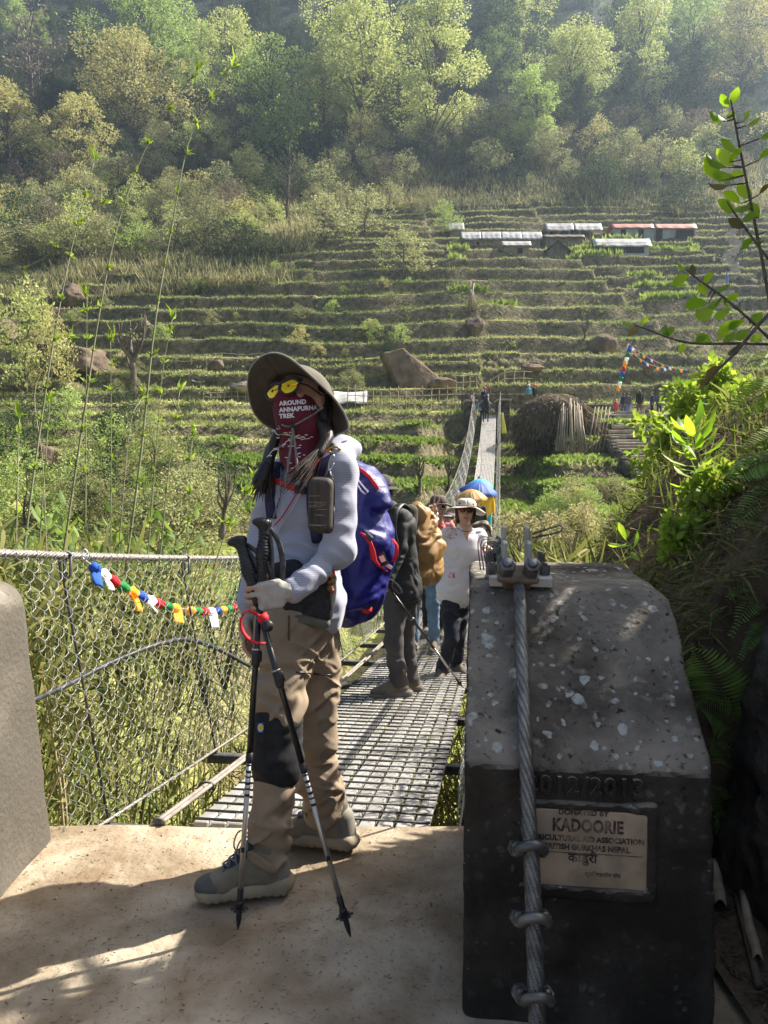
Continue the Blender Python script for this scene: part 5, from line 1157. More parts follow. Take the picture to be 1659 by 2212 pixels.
# hanging roots and dry grass of the bank
n = 3800; by = 2.6 + 4.0 * RNG.random(n) ** 1.3; bx = .70 + .10 * (by - 3) + 1.8 * RNG.random(n) ** 1.2; z = bank(bx, by)
D = rdir(n, -.9, .5); D[:, 0] -= .5; D[:, 1] -= .45; D[:, 2] -= .1
add('dry_roots', leaf_batch(np.stack([bx, by, z + .02], 1), D, rdir(n), RNG.uniform(.07, .22, n), RNG.uniform(.003, .007, n), 'blade', rnd=RNG.random(n)), mat('dry_roots', (.07, .048, .03), (.22, .16, .09), rnd=True, rough=.95, spec=.1), kind='stuff', smooth=False, label='brown dry grass and roots hanging on the earth bank')
n = 2600; by = 2.53 + .9 * RNG.random(n); bx = .72 + .10 * (by - 3) + .95 * RNG.random(n); z = bank(bx, by); D = rdir(n, -.6, .6); D[:, 0] -= .35; D[:, 1] -= .7
add('bank_litter', leaf_batch(np.stack([bx, by, z + .01], 1), D, rdir(n), RNG.uniform(.04, .16, n), RNG.uniform(.004, .012, n), 'blade', rnd=RNG.random(n)), mat('bank_litter', (.07, .11, .03), (.24, .20, .10), rnd=True, rough=.9, trans=.2, spec=.1), kind='stuff', smooth=False, label='dead leaves and wiry stems matting the near face of the bank')
n = 5200; by = 3.1 + 6.0 * RNG.random(n); bx = .9 + .10 * (by - 3) + (2.4 + .25 * by) * RNG.random(n); z = bank(bx, by); D = rdir(n, 0, 1); D[:, 2] += .5
add('bank_grass', leaf_batch(np.stack([bx, by, z], 1), D, rdir(n, -.4, .4), RNG.uniform(.06, .24, n), RNG.uniform(.007, .016, n), 'blade', rnd=RNG.random(n)), mat('bank_grass', (.09, .15, .03), (.28, .29, .09), rnd=True, rough=.85, trans=.3, spec=.1), kind='stuff', smooth=False, label='mixed green and dry grass on top of the right bank')

# ferns
M_FERN = mat('fern_leaf', (.13, .22, .06), (.24, .36, .10), rnd=True, rough=.6, trans=.35, spec=.2)
M_FERNB = mat('fern_bright', (.17, .27, .035), (.32, .42, .06), rnd=True, rough=.6, trans=.45, spec=.2)
def frond(a, b, wd, sag, up, m, parent):
    a, b = Vector(a), Vector(b); L_ = (b - a).length; P = [a.lerp(b, t) + Vector((0, 0, sag * 4 * t * (1 - t))) for t in np.linspace(0, 1, 30)]; geo = tube(P, [.0035 * (1 - .8 * i / 30) for i in range(30)], 4)
    B, D, S, Ls = [], [], [], []; nrm = Vector(up).normalized()
    for i in range(2, 30):
        d = (P[min(29, i + 1)] - P[i - 1]).normalized(); sd_ = d.cross(nrm).normalized(); w_ = wd * math.sin(math.pi * min(1, (i / 29) * .86 + .16)) ** .8 * (1 if i < 24 else (30 - i) / 6)
        for s in (-1, 1): B.append(list(P[i])); D.append(list(sd_ * s + d * .42 - nrm * .12)); S.append(list(d)); Ls.append(max(.012, w_ * random.uniform(.9, 1.1)))
    lv = leaf_batch(B, D, S, np.array(Ls), np.clip(np.array(Ls) * .17, .006, .022) , 'leaf', .05)
    rc_ = (geo[0], np.array([f_ for f_ in geo[1] if len(f_) == 4]), np.zeros(len(geo[0])) + .2)
    add('frond', cat_batch(lv, rc_), m, parent, False)
def fern(fr, label, m=M_FERN, base=None):
    t = thing('fern', fr[0][0], label, 'fern')
    for a, b, wd, sag, up in fr: frond(a, b, wd, sag, up, m, t)
    return t
up0 = (-.55, -.65, .5)
fern([(at(1608, 1600, 2.62), at(1492, 1395, 2.40), .105, .03, up0), (at(1612, 1600, 2.62), at(1500, 1520, 2.42), .07, .02, up0)], 'large green fern frond arching beside the right side of the block')
fern([(at(1600, 1700, 2.6), at(1535, 1600, 2.45), .06, .02, up0), (at(1590, 1790, 2.58), at(1530, 1690, 2.42), .065, .01, up0), (at(1600, 1800, 2.55), at(1545, 1760, 2.42), .06, .0, up0)], 'low fern tuft under the large frond by the block')
fern([(at(1690, 1300, 2.7), at(1580, 1372, 2.5), .05, .07, (-.2, -.7, .7)), (at(1690, 1280, 2.7), at(1575, 1290, 2.55), .05, .05, (-.2, -.7, .7)), (at(1690, 1350, 2.6), at(1600, 1420, 2.5), .04, .04, (-.2, -.7, .7))], 'drooping fern on the dark rock wall at the right edge')
fern([(at(1720, 1060, 2.9), at(1570, 1160, 2.7), .06, .06, (-.2, -.7, .7)), (at(1720, 1010, 2.9), at(1560, 1060, 2.8), .07, .06, (-.2, -.7, .7)), (at(1720, 1150, 2.9), at(1600, 1230, 2.7), .05, .05, (-.2, -.7, .7))], 'dark feathery fern hanging at the right edge beside the sapling')
fern([(at(1740, 830, 3.2), at(1560, 920, 3.1), .09, .05, (0, -.7, .7)), (at(1740, 800, 3.2), at(1590, 800, 3.1), .07, .05, (0, -.6, .8)), (at(1760, 960, 3.2), at(1590, 990, 3.1), .07, .06, (0, -.7, .7))], 'sunlit yellow-green fern fronds at the right edge', M_FERNB)

# sapling with pointed leaves, and the leaf cluster behind the block
def sapling(pts, Y, n, L, W, label, m, seed, r=.006, whorl=8, name='sapling'):
    q = random.Random(seed); P = spline([at(px, py, Y) for px, py in pts], 8); t = thing(name, P[0], label, 'plant'); add('stem', tube(P, [r * (1 - .6 * i / len(P)) for i in range(len(P))], 6), mat('sapling_stem', (.10, .075, .04), (.18, .16, .08), scale=12, rough=.7), t)
    for k in range(n):
        u = .30 + .70 * (k / n) ** .8; i = min(len(P) - 1, int(u * len(P))); d = (P[min(i + 1, len(P) - 1)] - P[max(0, i - 1)]).normalized(); a = k * 2.4; _, s_, t_ = frame(d); dd = (s_ * math.cos(a) + t_ * math.sin(a)) + d * (.25 + .9 * u ** 3) + Vector((0, -.2, -.05))
        sd_ = dd.cross(d) + Vector(rdir(1)[0]) * .2; l_ = L * q.uniform(.7, 1.15) * (1 - .25 * u)
        add('leaf', leaf_batch([list(P[i])], [list(dd)], [list(sd_)], l_, W * l_ / L, 'leaf', .12), m, t, False)
    return t
M_SAP = mat('sapling_leaf', (.15, .27, .035), (.36, .46, .07), rnd=True, rough=.5, trans=.5, spec=.3)
sapling([(1540, 1215), (1527, 1130), (1512, 1050), (1505, 985), (1496, 930)], 3.3, 36, .19, .050, 'sunlit sapling with long pointed yellow-green leaves right of the block', M_SAP, 3)
sapling([(1392, 1238), (1382, 1205), (1362, 1180), (1350, 1165)], 2.95, 10, .12, .034, 'small bright sprig poking up behind the block', M_SAP, 4, .003)
sapling([(1150, 1262), (1150, 1215), (1146, 1182)], 2.62, 8, .05, .03, 'tiny green sprig laid on the cable saddle', M_SAP, 5, .002)
sapling([(1620, 1260), (1600, 1160), (1585, 1080), (1570, 1010)], 3.6, 24, .16, .045, 'second leafy stem behind the sunlit sapling', M_HERBB, 6, .005)
# bright leafy bushes filling the right middle distance
M_BB = mat('bright_bush', (.13, .21, .03), (.34, .40, .08), rnd=True, rough=.6, trans=.45, spec=.2)
def leafbush(cx, cy_, Y, wpx, hpx, n, label, L=.085, W=.05, m=M_BB, seed=0, name='leafy_bush', basepy=None):
    c = at(cx, cy_, Y); rx, rz_ = wpx * Y / FPX / 2, hpx * Y / FPX / 2; base = at(cx, basepy or cy_ + hpx * .7, Y); q = random.Random(seed); t = thing(name, base, label, 'bush'); geo, bs = [], []
    for k in range(16):
        e = c + Vector((q.uniform(-.85, .85) * rx, q.uniform(-.7, .7) * rx, q.uniform(-.85, .95) * rz_)); geo.append(tube(spline([base, base.lerp(e, .5) + Vector((q.uniform(-.1, .1), 0, .1 * rz_)), e], 4), [.014, .012, .011, .010, .008, .006, .005, .004, .003], 4, False))
        m_ = n // 16; d = rdir(m_); r_ = rx * q.uniform(.28, .5); bs.append(leaf_batch(np.array(e) + d * r_ * RNG.uniform(.3, 1.0, m_)[:, None] * [1, 1, .75], d + rdir(m_) * .8 - [0, 0, .25], rdir(m_), L * RNG.uniform(.6, 1.2, m_), W, 'leaf', .1))
    add('branches', join(*geo), mat('twig', (.09, .075, .05), (.16, .13, .09), scale=9, rough=.8), t)
    add('foliage', cat_batch(*bs), m, t, False); return t
leafbush(1555, 930, 9.5, 210, 200, 2000, 'bright yellow-green bush hiding the stone stairs on the right', .10, .06, seed=1, basepy=1120)
leafbush(1610, 870, 8.0, 170, 230, 1900, 'bright leafy bush at the right edge above the ferns', .10, .06, seed=2, basepy=1150)
leafbush(1510, 1040, 10, 130, 120, 900, 'lower bright bush left of the sapling', .10, .06, seed=3, basepy=1140)
leafbush(1575, 1010, 6.0, 210, 190, 1700, 'dense sunlit bush behind the sapling at the right', .085, .05, seed=9, basepy=1200)
leafbush(1605, 1065, 3.2, 190, 150, 1300, 'low bright leafy shrub spilling over the bank at the right', .05, .028, seed=21, basepy=1180)
leafbush(1500, 1160, 3.15, 120, 100, 700, 'small green shrub between the block and the ferns', .045, .024, M_HERBB, 22, basepy=1240)
leafbush(1470, 980, 8.6, 170, 140, 1300, 'bright yellow-green bush overlapping the long stone steps', .095, .055, seed=12, basepy=1160)
leafbush(1470, 1130, 6.5, 150, 130, 900, 'thin dry-leaved bush between the block and the sapling', .06, .03, mat('olive_bush', (.11, .13, .04), (.30, .27, .11), rnd=True, trans=.35, rough=.7), 4, basepy=1250)
leafbush(1600, 1120, 4.6, 190, 170, 1000, 'dark green shrub in the shade of the right bank', .07, .035, M_HERB, 5, basepy=1280)
leafbush(1235, 1130, 14, 140, 70, 800, 'pale dry weeds behind the cable saddle', .10, .03, mat('dry_weed', (.20, .19, .09), (.42, .38, .2), rnd=True, trans=.3, rough=.8), 6, basepy=1215)
leafbush(1130, 1150, 9, 120, 80, 700, 'yellowish weeds right of the white-shirted woman', .07, .02, mat('dry_weed', (.20, .19, .09)), 7, basepy=1240)

# ------------------------------------------------------------------ broad-leaved branches reaching in at the upper right
M_BL = mat('broad_leaf', (.14, .25, .03), (.28, .41, .05), rnd=True, rough=.38, trans=.6, spec=.5)
M_BLD = mat('broad_leaf_old', (.10, .09, .03), (.20, .15, .05), rnd=True, rough=.5, trans=.35)
bsh = thing('broad_leaved_shrub', at(1720, 1000, 2.75), 'broad-leaved shrub whose branches reach in at the upper right', 'shrub')
def limb(pts, Y, r0, r1, leaves):
    """leaves: (px, py, direction px, py, length px, kind)"""
    P = spline([at(px, py, Y) for px, py in pts], 8); add('branch', tube(P, [r0 + (r1 - r0) * i / (len(P) - 1) for i in range(len(P))], 7), mat('branch_bark', (.075, .06, .05), (.15, .125, .10), scale=30, rough=.8), bsh)
    for (lx, ly, ex, ey, kd) in leaves:
        a = at(lx, ly, Y); b = at(ex, ey, Y + random.uniform(-.03, .03)); near = min(P, key=lambda p_: (p_ - a).length)
        if (near - a).length > .012: add('twig', tube([near, a], [.0028, .0018], 5), mat('branch_bark', (.075, .06, .05)), bsh)
        d = b - a; L_ = d.length; view = Vector((0, -1, .1)); s_ = d.cross(view); tw = random.uniform(-.9, .9); s_ = Matrix.Rotation(tw, 3, d.normalized()) @ s_
        add('leaf', leaf_batch([list(a)], [list(d)], [list(s_)], L_ * .9, L_ * random.uniform(.40, .50), 'leaf', .10), M_BLD if kd else M_BL, bsh, False)
Yb = 2.55
limb([(1700, 900), (1660, 640), (1628, 470), (1600, 330), (1583, 240), (1578, 215)], Yb, .0065, .002, [
 (1578, 225, 1597, 184, 0), (1574, 232, 1556, 200, 0), (1572, 262, 1545, 242, 0), (1570, 255, 1590, 238, 0), (1568, 262, 1530, 240, 0), (1590, 300, 1540, 280, 0), (1612, 272, 1645, 252, 0), (1608, 262, 1618, 236, 0),
 (1600, 330, 1555, 290, 0), (1585, 358, 1545, 318, 0), (1575, 350, 1607, 318, 0), (1572, 362, 1520, 330, 0), (1560, 390, 1518, 338, 0), (1608, 372, 1570, 385, 0), (1590, 385, 1535, 375, 0), (1625, 430, 1590, 395, 0), (1575, 400, 1525, 395, 1),
 (1625, 440, 1575, 452, 0), (1600, 440, 1560, 412, 0), (1640, 470, 1612, 435, 0), (1640, 420, 1665, 395, 1), (1600, 455, 1552, 440, 0), (1650, 520, 1610, 500, 0), (1655, 500, 1615, 480, 0), (1640, 345, 1668, 318, 0), (1640, 300, 1670, 285, 0)])
limb([(1660, 560), (1630, 520), (1590, 465), (1570, 435)], Yb - .03, .0045, .002, [(1590, 462, 1548, 428, 0), (1610, 492, 1570, 470, 1), (1600, 480, 1640, 455, 0), (1630, 515, 1600, 540, 0)])
limb([(1720, 790), (1630, 700), (1560, 640), (1510, 605), (1480, 580)], Yb, .006, .002, [
 (1482, 584, 1462, 562, 0), (1490, 592, 1450, 618, 0), (1498, 598, 1495, 568, 1), (1520, 612, 1545, 590, 0), (1530, 640, 1505, 612, 0), (1540, 630, 1580, 612, 0), (1560, 645, 1530, 668, 0), (1565, 655, 1600, 632, 0), (1580, 665, 1540, 690, 0), (1590, 672, 1560, 640, 0), (1610, 690, 1570, 712, 0), (1620, 700, 1650, 672, 0), (1530, 655, 1475, 662, 0), (1545, 660, 1500, 690, 0), (1620, 710, 1585, 735, 0), (1600, 690, 1545, 735, 0)])
limb([(1700, 745), (1600, 742), (1500, 742), (1440, 728), (1400, 712), (1370, 702)], Yb + .04, .0055, .002, [
 (1372, 703, 1342, 692, 0), (1385, 706, 1402, 682, 0), (1378, 704, 1355, 728, 1), (1420, 722, 1440, 700, 0), (1430, 726, 1460, 705, 0), (1445, 730, 1430, 712, 0), (1480, 738, 1470, 768, 0), (1500, 742, 1530, 720, 0), (1540, 742, 1500, 720, 0), (1560, 742, 1590, 715, 0), (1600, 742, 1570, 770, 1), (1620, 742, 1650, 720, 0)])
limb([(1700, 640), (1640, 700), (1590, 760), (1550, 800), (1525, 832)], Yb - .06, .007, .003, [(1560, 790, 1520, 830, 1), (1535, 815, 1510, 838, 1)])

# canopy of the tree beside the path: it shades the block and the near platform
tr = thing('path_tree', (3.1, 2.2, .0), 'leafy tree beside the path outside the right edge', 'tree')
tk = [Vector((3.1, 2.2, 0)), Vector((3.0, 2.3, 1.4)), Vector((2.7, 2.6, 2.6)), Vector((2.4, 2.9, 3.6))]; geo = [tube(spline(tk, 6), [.09 - .003 * i for i in range(19)], 8)]
bs = []; q = random.Random(4)
for k in range(46):
    e = Vector((q.uniform(1.98, 3.0), q.uniform(1.55, 3.30), q.uniform(2.2, 3.75))); geo.append(tube([spline(tk, 6)[q.randrange(8, 17)], e], [.014, .005], 4, False)); m_ = 60; d = rdir(m_)
    if e.x < .5 * e.y + .42: e.x = .5 * e.y + .42
    bs.append(leaf_batch(np.array(e) + d * .24 * RNG.uniform(.2, 1, m_)[:, None], d + rdir(m_) * .7, rdir(m_), RNG.uniform(.07, .13, m_), .055, 'leaf', .1))
for k in range(26):
    e = Vector((q.uniform(1.95, 2.6), q.uniform(2.45, 3.32), q.uniform(2.25, 3.25))); e.x = max(e.x, .5 * e.y + .42); geo.append(tube([spline(tk, 6)[q.randrange(8, 17)], e], [.014, .005], 4, False)); d = rdir(60)
    bs.append(leaf_batch(np.array(e) + d * .22 * RNG.uniform(.2, 1, 60)[:, None], d + rdir(60) * .7, rdir(60), RNG.uniform(.08, .14, 60), .06, 'leaf', .1))
add('trunk', join(*geo), M_BARK, tr); add('crown', cat_batch(*bs), M_BL, tr, False)

# ------------------------------------------------------------------ litter
n = 3600; X = RNG.uniform(-1.6, .95, n); Y = RNG.uniform(1.2, 2.8, n); k = (X < .18) | (Y < 1.75); X, Y = X[k], Y[k]; z = platz(X, Y) - .006; D = rdir(len(X), -.05, .25)
add('leaf_litter', leaf_batch(np.stack([X, Y, z], 1), D, rdir(len(X), -.2, .2), RNG.uniform(.004, .022, len(X)), RNG.uniform(.0015, .005, len(X)), 'diamond'), mat('litter', (.07, .045, .025), (.30, .22, .13), rnd=True, rough=.9), kind='stuff', smooth=False, label='crumbs of dry leaf and twig on the platform')
n = 1500; X = RNG.uniform(.9, 1.2, n); Y = RNG.uniform(1.1, 2.6, n); D = rdir(n, -.1, .4)
add('soil_litter', leaf_batch(np.stack([X, Y, X * 0 + .028], 1), D, rdir(n), RNG.uniform(.01, .05, n), RNG.uniform(.002, .008, n), 'diamond'), mat('soil_litter', (.03, .025, .02), (.15, .11, .07), rnd=True, rough=.95), kind='stuff', smooth=False, label='dark leaf crumbs on the soil beside the block')
n = 320; X = RNG.uniform(-1.7, .2, n); Y = RNG.uniform(1.15, 2.8, n); s_ = RNG.uniform(.001, .0042, n) * RNG.uniform(.5, 1.2, n); c8 = np.array([(x, y, z) for x in (-1, 1) for y in (-1, 1) for z in (-1, 1)], dtype=float)
V = (np.stack([X, Y, platz(X, Y) - .010], 1)[:, None, :] + (c8[None] * s_[:, None, None] * RNG.uniform(.5, 1.2, (n, 8, 3)))).reshape(-1, 3)
Fq = (np.arange(n)[:, None, None] * 8 + np.array([[0, 1, 3, 2], [4, 6, 7, 5], [0, 4, 5, 1], [2, 3, 7, 6], [0, 2, 6, 4], [1, 5, 7, 3]])[None]).reshape(-1, 4)
add('grit', (V, Fq, np.repeat(RNG.random(n), 8)), mat('grit', (.24, .18, .12), (.42, .35, .26), rnd=True, rough=.95), kind='stuff', smooth=False, label='loose grit scattered on the platform')
M_SHEATH = mat('bamboo_sheath', (.34, .25, .15), (.55, .44, .3), scale=14, rough=.75)
a, b = gnd(1590, 1935, .03), gnd(1640, 2130, .03); add('bamboo_stick', tube([a, a.lerp(b, .5) + Vector((0, 0, .004)), b], [.010, .0105, .011], 8), mat('old_bamboo', (.10, .075, .05), (.20, .155, .11), scale=10, rough=.7), label='grey-brown bamboo stick lying on the soil at the right', cat='stick')
def sheath(a, b, wd, label):
    d = (b - a); s_ = d.cross(Vector((0, 0, 1))).normalized(); add('bamboo_sheath', grid_sheet(lambda u, v: a + d * u + s_ * wd * (v - .5) * (.35 + 1.3 * u * (1.25 - u)) + Vector((0, 0, .012 + .016 * math.sin(math.pi * v) + .006 * math.sin(9 * u))), 12, 6, .0025), M_SHEATH, label=label, cat='bamboo sheath')
sheath(gnd(1602, 1938, .03), gnd(1637, 2085, .03), .035, 'long pale bamboo sheath beside the stick on the soil')
sheath(gnd(1542, 1872, .04), gnd(1556, 1965, .04), .045, 'curled pale bamboo sheath propped at the corner of the block')
sheath(gnd(1535, 1905, .03), gnd(1530, 1955, .03), .04, 'short broken bamboo sheath under the curled one')

# ================================================================== people
M_SKIN = mat('skin', (.50, .30, .21), (.42, .24, .165), scale=14, rough=.55, spec=.35)
M_SKIN_L = mat('skin_light', (.60, .38, .28), (.54, .32, .23), scale=14, rough=.5, spec=.35)
M_HAIR = mat('black_hair', (.012, .010, .009), (.035, .026, .02), scale=60, stretch=(1, 1, .1), rough=.45, bump=.6, bscale=120, bdist=.004)
M_LENS = mat('dark_lens', (.012, .012, .014), rough=.08, spec=.9)
M_BLACK = mat('black_plastic', (.014, .014, .015), (.028, .028, .03), scale=20, rough=.45)
M_RED = mat('red_webbing', (.62, .02, .025), (.5, .015, .02), scale=30, rough=.7)
def vadd(a, b, s=1.0): return Vector(a) + Vector(b) * s
def hand(F, w, d, n, l, s=1.0, curl=(.6, .7, .5), spread=.05, thumb=(.5, .6), r=.0088, upto=3, palm=1.0, fingers=(0, 1, 2, 3), curls=None, do_thumb=True, cut=1.0):
    """w wrist, d finger direction, n palm normal (curl side), l towards the index finger"""
    w, d, n, l = Vector(w), Vector(d).normalized(), Vector(n).normalized(), Vector(l).normalized()
    k = w + d * .085 * s
    F.rc(w - d * .01 * s, w + d * .02 * s, .024 * s * palm, .026 * s * palm, .012, (list(n), 1.35))
    F.bx(w + d * .052 * s, (.040 * s, .038 * s * palm, .0135 * s * palm), (d, l, n), .013 * s, .012)
    for i in fingers:
        c = (curls[i] if curls else curl); off = (1.5 - i) * .0205 * s; p = k + l * off - d * (.004 * abs(i - 1.3)) * s; ang = 0; sp = (1.5 - i) * spread
        Ls = [(.044, .027, .021), (.049, .031, .022), (.045, .029, .022), (.036, .022, .019)][i]
        for j in range(min(3, upto)):
            ang += c[j]; dd = (d * math.cos(ang) + n * math.sin(ang) + l * sp * math.cos(ang)).normalized(); q = p + dd * Ls[j] * s * (cut if j == 0 else 1); F.rc(p, q, (r - .0006 * j) * s, (r - .0006 * (j + 1)) * s, .004); p = q
    if do_thumb:
        b = w + d * .018 * s + l * .026 * s + n * .006 * s; m_ = b + (d * .6 + l * thumb[0] + n * thumb[1]).normalized() * .042 * s; e = m_ + (d * .9 + l * (thumb[0] - .45) + n * thumb[1]).normalized() * .032 * s
        F.rc(b, m_, .0125 * s, .0105 * s, .008)
        if upto > 1: F.rc(m_, e, .0105 * s, .0085 * s, .004)
def head_field(F, c, fd, up, s=1.0, nose=True):
    fd, up = Vector(fd).normalized(), Vector(up); up = (up - fd * up.dot(fd)).normalized(); sd_ = up.cross(fd); ax = (sd_, fd, up); C = Vector(c)
    P = lambda a, b, z: C + sd_ * a * s + fd * b * s + up * z * s
    F.ell(P(0, -.012, .03), (.074 * s, .092 * s, .088 * s), ax, .02); F.ell(P(0, .018, -.045), (.058 * s, .068 * s, .072 * s), ax, .03); F.ell(P(0, .055, -.092), (.026 * s, .022 * s, .020 * s), ax, .025)
    for q in (-1, 1):
        F.ell(P(q * .034, .062, -.025), (.024 * s, .020 * s, .022 * s), ax, .02); F.ell(P(q * .033, .086, .012), (.017 * s, .012 * s, .010 * s), ax, .008, True); F.ell(P(q * .074, -.012, -.012), (.010 * s, .020 * s, .032 * s), ax, .008)
        F.ell(P(q * .032, .080, .026), (.024 * s, .010 * s, .007 * s), ax, .010)
    if nose: F.rc(P(0, .082, .012), P(0, .103, -.028), .008 * s, .0125 * s, .010); F.ell(P(.012, .092, -.032), (.008 * s, .009 * s, .007 * s), ax, .006); F.ell(P(-.012, .092, -.032), (.008 * s, .009 * s, .007 * s), ax, .006)
    F.ell(P(0, .080, -.060), (.024 * s, .010 * s, .012 * s), ax, .008)
    return P, ax
def stand(base, yaw, h=1.66, w_=1.0):
    """standing pose; yaw = direction faced (0 = +x, -90 deg = towards the camera)"""
    k = h / 1.68; B = Vector(base); f = Vector((math.cos(yaw), math.sin(yaw), 0)); l = Vector((-f.y, f.x, 0)); U = Vector((0, 0, 1)); q = lambda a, b, z: B + f * a * k + l * b * k + U * z * k
    J = dict(f=f, l=l, k=k, hip=q(0, 0, .93), waist=q(.01, 0, 1.08), chest=q(.01, 0, 1.26), neck=q(-.015, 0, 1.42), head=q(.025, 0, 1.565), fd=f, up=U)
    for n, s in (('L', 1), ('R', -1)):
        J['sh' + n] = q(-.01, .175 * s * w_, 1.375); J['el' + n] = q(-.02, .225 * s * w_, 1.10); J['wr' + n] = q(.06, .235 * s * w_, .86); J['hp' + n] = q(0, .085 * s, .90); J['kn' + n] = q(.02, .10 * s, .49); J['an' + n] = q(-.02, .11 * s, .10); J['ft' + n] = f.copy()
    return J
def boot(t, ank, ground, f, m_up, m_sole, s=1.0, name='boot', h=.008, laces=False, lace_m=None):
    """ankle point, sole level, toe direction"""
    f = Vector((f[0], f[1], 0)).normalized(); l = Vector((-f.y, f.x, 0)); U = Vector((0, 0, 1)); O = Vector((ank[0], ank[1], ground)) - f * .062 * s; P = lambda a, b, z: O + f * a * s + l * b * s + U * z * s; ax = (f, l, U)
    F = Field(h); F.rc(P(.055, 0, .075), P(.195, 0, .058), .050 * s, .043 * s, .02); F.ell(P(.222, 0, .052), (.072 * s, .047 * s, .040 * s), ax, .02); F.rc(P(.058, 0, .08), P(.048, 0, .175), .049 * s, .049 * s, .02); F.rc(P(.09, 0, .13), P(.175, 0, .085), .032 * s, .03 * s, .02); F.ell(P(.02, 0, .07), (.042 * s, .044 * s, .06 * s), ax, .02)
    F.disp(lambda Q: .0016 * vn(Q * 70)); up = add(name, F.mesh(), m_up, t)
    G = Field(h); G.bx(P(.13, 0, .024), (.150 * s, .049 * s, .022 * s), ax, .02 * s, .01); G.ell(P(.0, 0, .034), (.052 * s, .050 * s, .032 * s), ax, .03); G.ell(P(.245, 0, .030), (.055 * s, .046 * s, .026 * s), ax, .02); G.bx(P(.08, 0, .040), (.10 * s, .050 * s, .016 * s), ax, .014 * s, .02); G.bx(P(.31, 0, -.005), (.06, .08, .012), (f * .96 + U * .28, l, U * .96 - f * .28), .004, .02, True)
    G.disp(lambda Q: .0025 * np.sin(((Q - np.array(O)) @ np.array(f)) * 2 * np.pi / .026) * ((Q[:, 2] - ground) < .014)); add('sole', G.mesh(ground), m_sole, up)
    if laces:
        add('toe_cap', Field(h).ell(P(.236, 0, .052), (.064 * s, .0485 * s, .0385 * s), ax, .01).mesh(), mat('toe_rubber', (.075, .075, .07), (.105, .10, .09), scale=20, rough=.6), up); add('heel_counter', Field(h).rc(P(.012, 0, .06), P(.018, 0, .12), .047 * s, .043 * s, .01).mesh(), mat('heel_panel', (.21, .195, .16), rough=.8), up); add('collar', Field(h).rc(P(.050, 0, .168), P(.048, 0, .182), .046 * s, .044 * s, .01).mesh(), mat('tongue', (.055, .06, .07), rough=.9), up)
        lm = lace_m; geo = []
        for i in range(6):
            u = i / 5; c = P(.200 - .105 * u, 0, .118 + .088 * u); hw_ = (.024 + .006 * u) * s
            for q in (-1, 1): geo.append(tube([c - l * hw_ * q - U * .010, c + U * .004, c + l * hw_ * q + f * -.018 + U * .002], .0032, 5))
        for q in (-1, 1): geo.append(tube(spline([P(.095, 0, .208), P(.14, .035 * q, .215), P(.16, .05 * q, .16), P(.14, .058 * q, .11)], 5), .0026, 5))
        add('laces', join(*geo), lm, up); add('tongue', (lambda T: T.mesh())(Field(.007).rc(P(.185, 0, .096), P(.105, 0, .165), .021 * s, .023 * s, .01)), mat('tongue', (.055, .06, .07), rough=.9), up)
    return up
def bucket_hat(t, C, fd, up, m, rin=.088, rout=.165, crown_h=.09, drop=lambda p: -.03, s=1.0, lift=.04, m_in=None, name='hat', trim=None, crim=0.0):
    fd, up = Vector(fd).normalized(), Vector(up); up = (up - fd * up.dot(fd)).normalized(); sd_ = up.cross(fd); C = Vector(C)
    def br_(u, v):
        p = 2 * math.pi * v; r = rin + (rout - rin) * u; return C + (fd * math.cos(p) * r * 1.12 + sd_ * math.sin(p) * r) * s + up * (lift + drop(p) * u ** 1.3 + crim * math.sin(5 * p) * u) * s
    hat = add(name, grid_sheet(lambda u, v: (lambda p, a: C + (fd * math.cos(p) * 1.12 + sd_ * math.sin(p)) * rin * (math.cos(a) ** .55 if a < 1.5 else .0) * s + up * (lift + crown_h * math.sin(a)) * s)(2 * math.pi * v, u * 1.5707), 9, 36, -.003), m, t)
    add('brim', grid_sheet(br_, 8, 48, .003), m_in or m, hat)
    if trim is not None: add('brim_edge', tube([br_(1, v) for v in np.linspace(0, 1, 49)], .0035 * s, 5), trim, hat)
    return hat
def glasses(t, P, ax, lens_m, frame_m, s=1.0, w=.029, hgt=.021, z=.012, y=.097):
    sd_, fd, up = ax; g = None; geo = []
    for q in (-1, 1):
        pts = [P(q * .034 + w * math.cos(a) * (1 - .12 * (math.sin(a) < 0)), y - .010 * abs(q * .034 + w * math.cos(a)) / .06, z + hgt * math.sin(a) * (1 - .1 * math.cos(a) * q)) for a in np.linspace(0, 2 * math.pi, 25)]
        geo.append(tube(pts, .0042 * s, 6)); geo.append(tube([P(q * .062, y - .012, z + .008), P(q * .078, y - .045, z + .006), P(q * .080, -.005, z - .002)], .003 * s, 5))
    geo.append(tube([P(-.008, y - .002, z + .006), P(0, y, z + .009), P(.008, y - .002, z + .006)], .0028 * s, 5))
    g = add('glasses', join(*geo), frame_m, t)
    for q in (-1, 1):
        def lf(u, v):
            a = 2 * math.pi * v; return P(q * .034 + w * u * math.cos(a) * (1 - .12 * (math.sin(a) < 0)), y - .010 * abs(q * .034 + w * u * math.cos(a)) / .06 + .003 * (1 - u * u), z + hgt * u * math.sin(a) * (1 - .1 * math.cos(a) * q))
        add('lens', grid_sheet(lf, 4, 24, .0015), lens_m, g)
    return g
def limbs(F, J, top=True, bot=True, r=1.0, kk=None):
    k = J['k']
    if top:
        for n in 'LR': F.chain([J['sh' + n], J['el' + n], J['wr' + n]], [.040 * k * r, .034 * k * r, .024 * k * r])
        F.rc(J['shL'], J['shR'], .035, .035, .03)
    if bot:
        for n in 'LR': F.chain([J['hp' + n], J['kn' + n], J['an' + n]], [.06 * k * r, .042 * k * r, .032 * k * r])
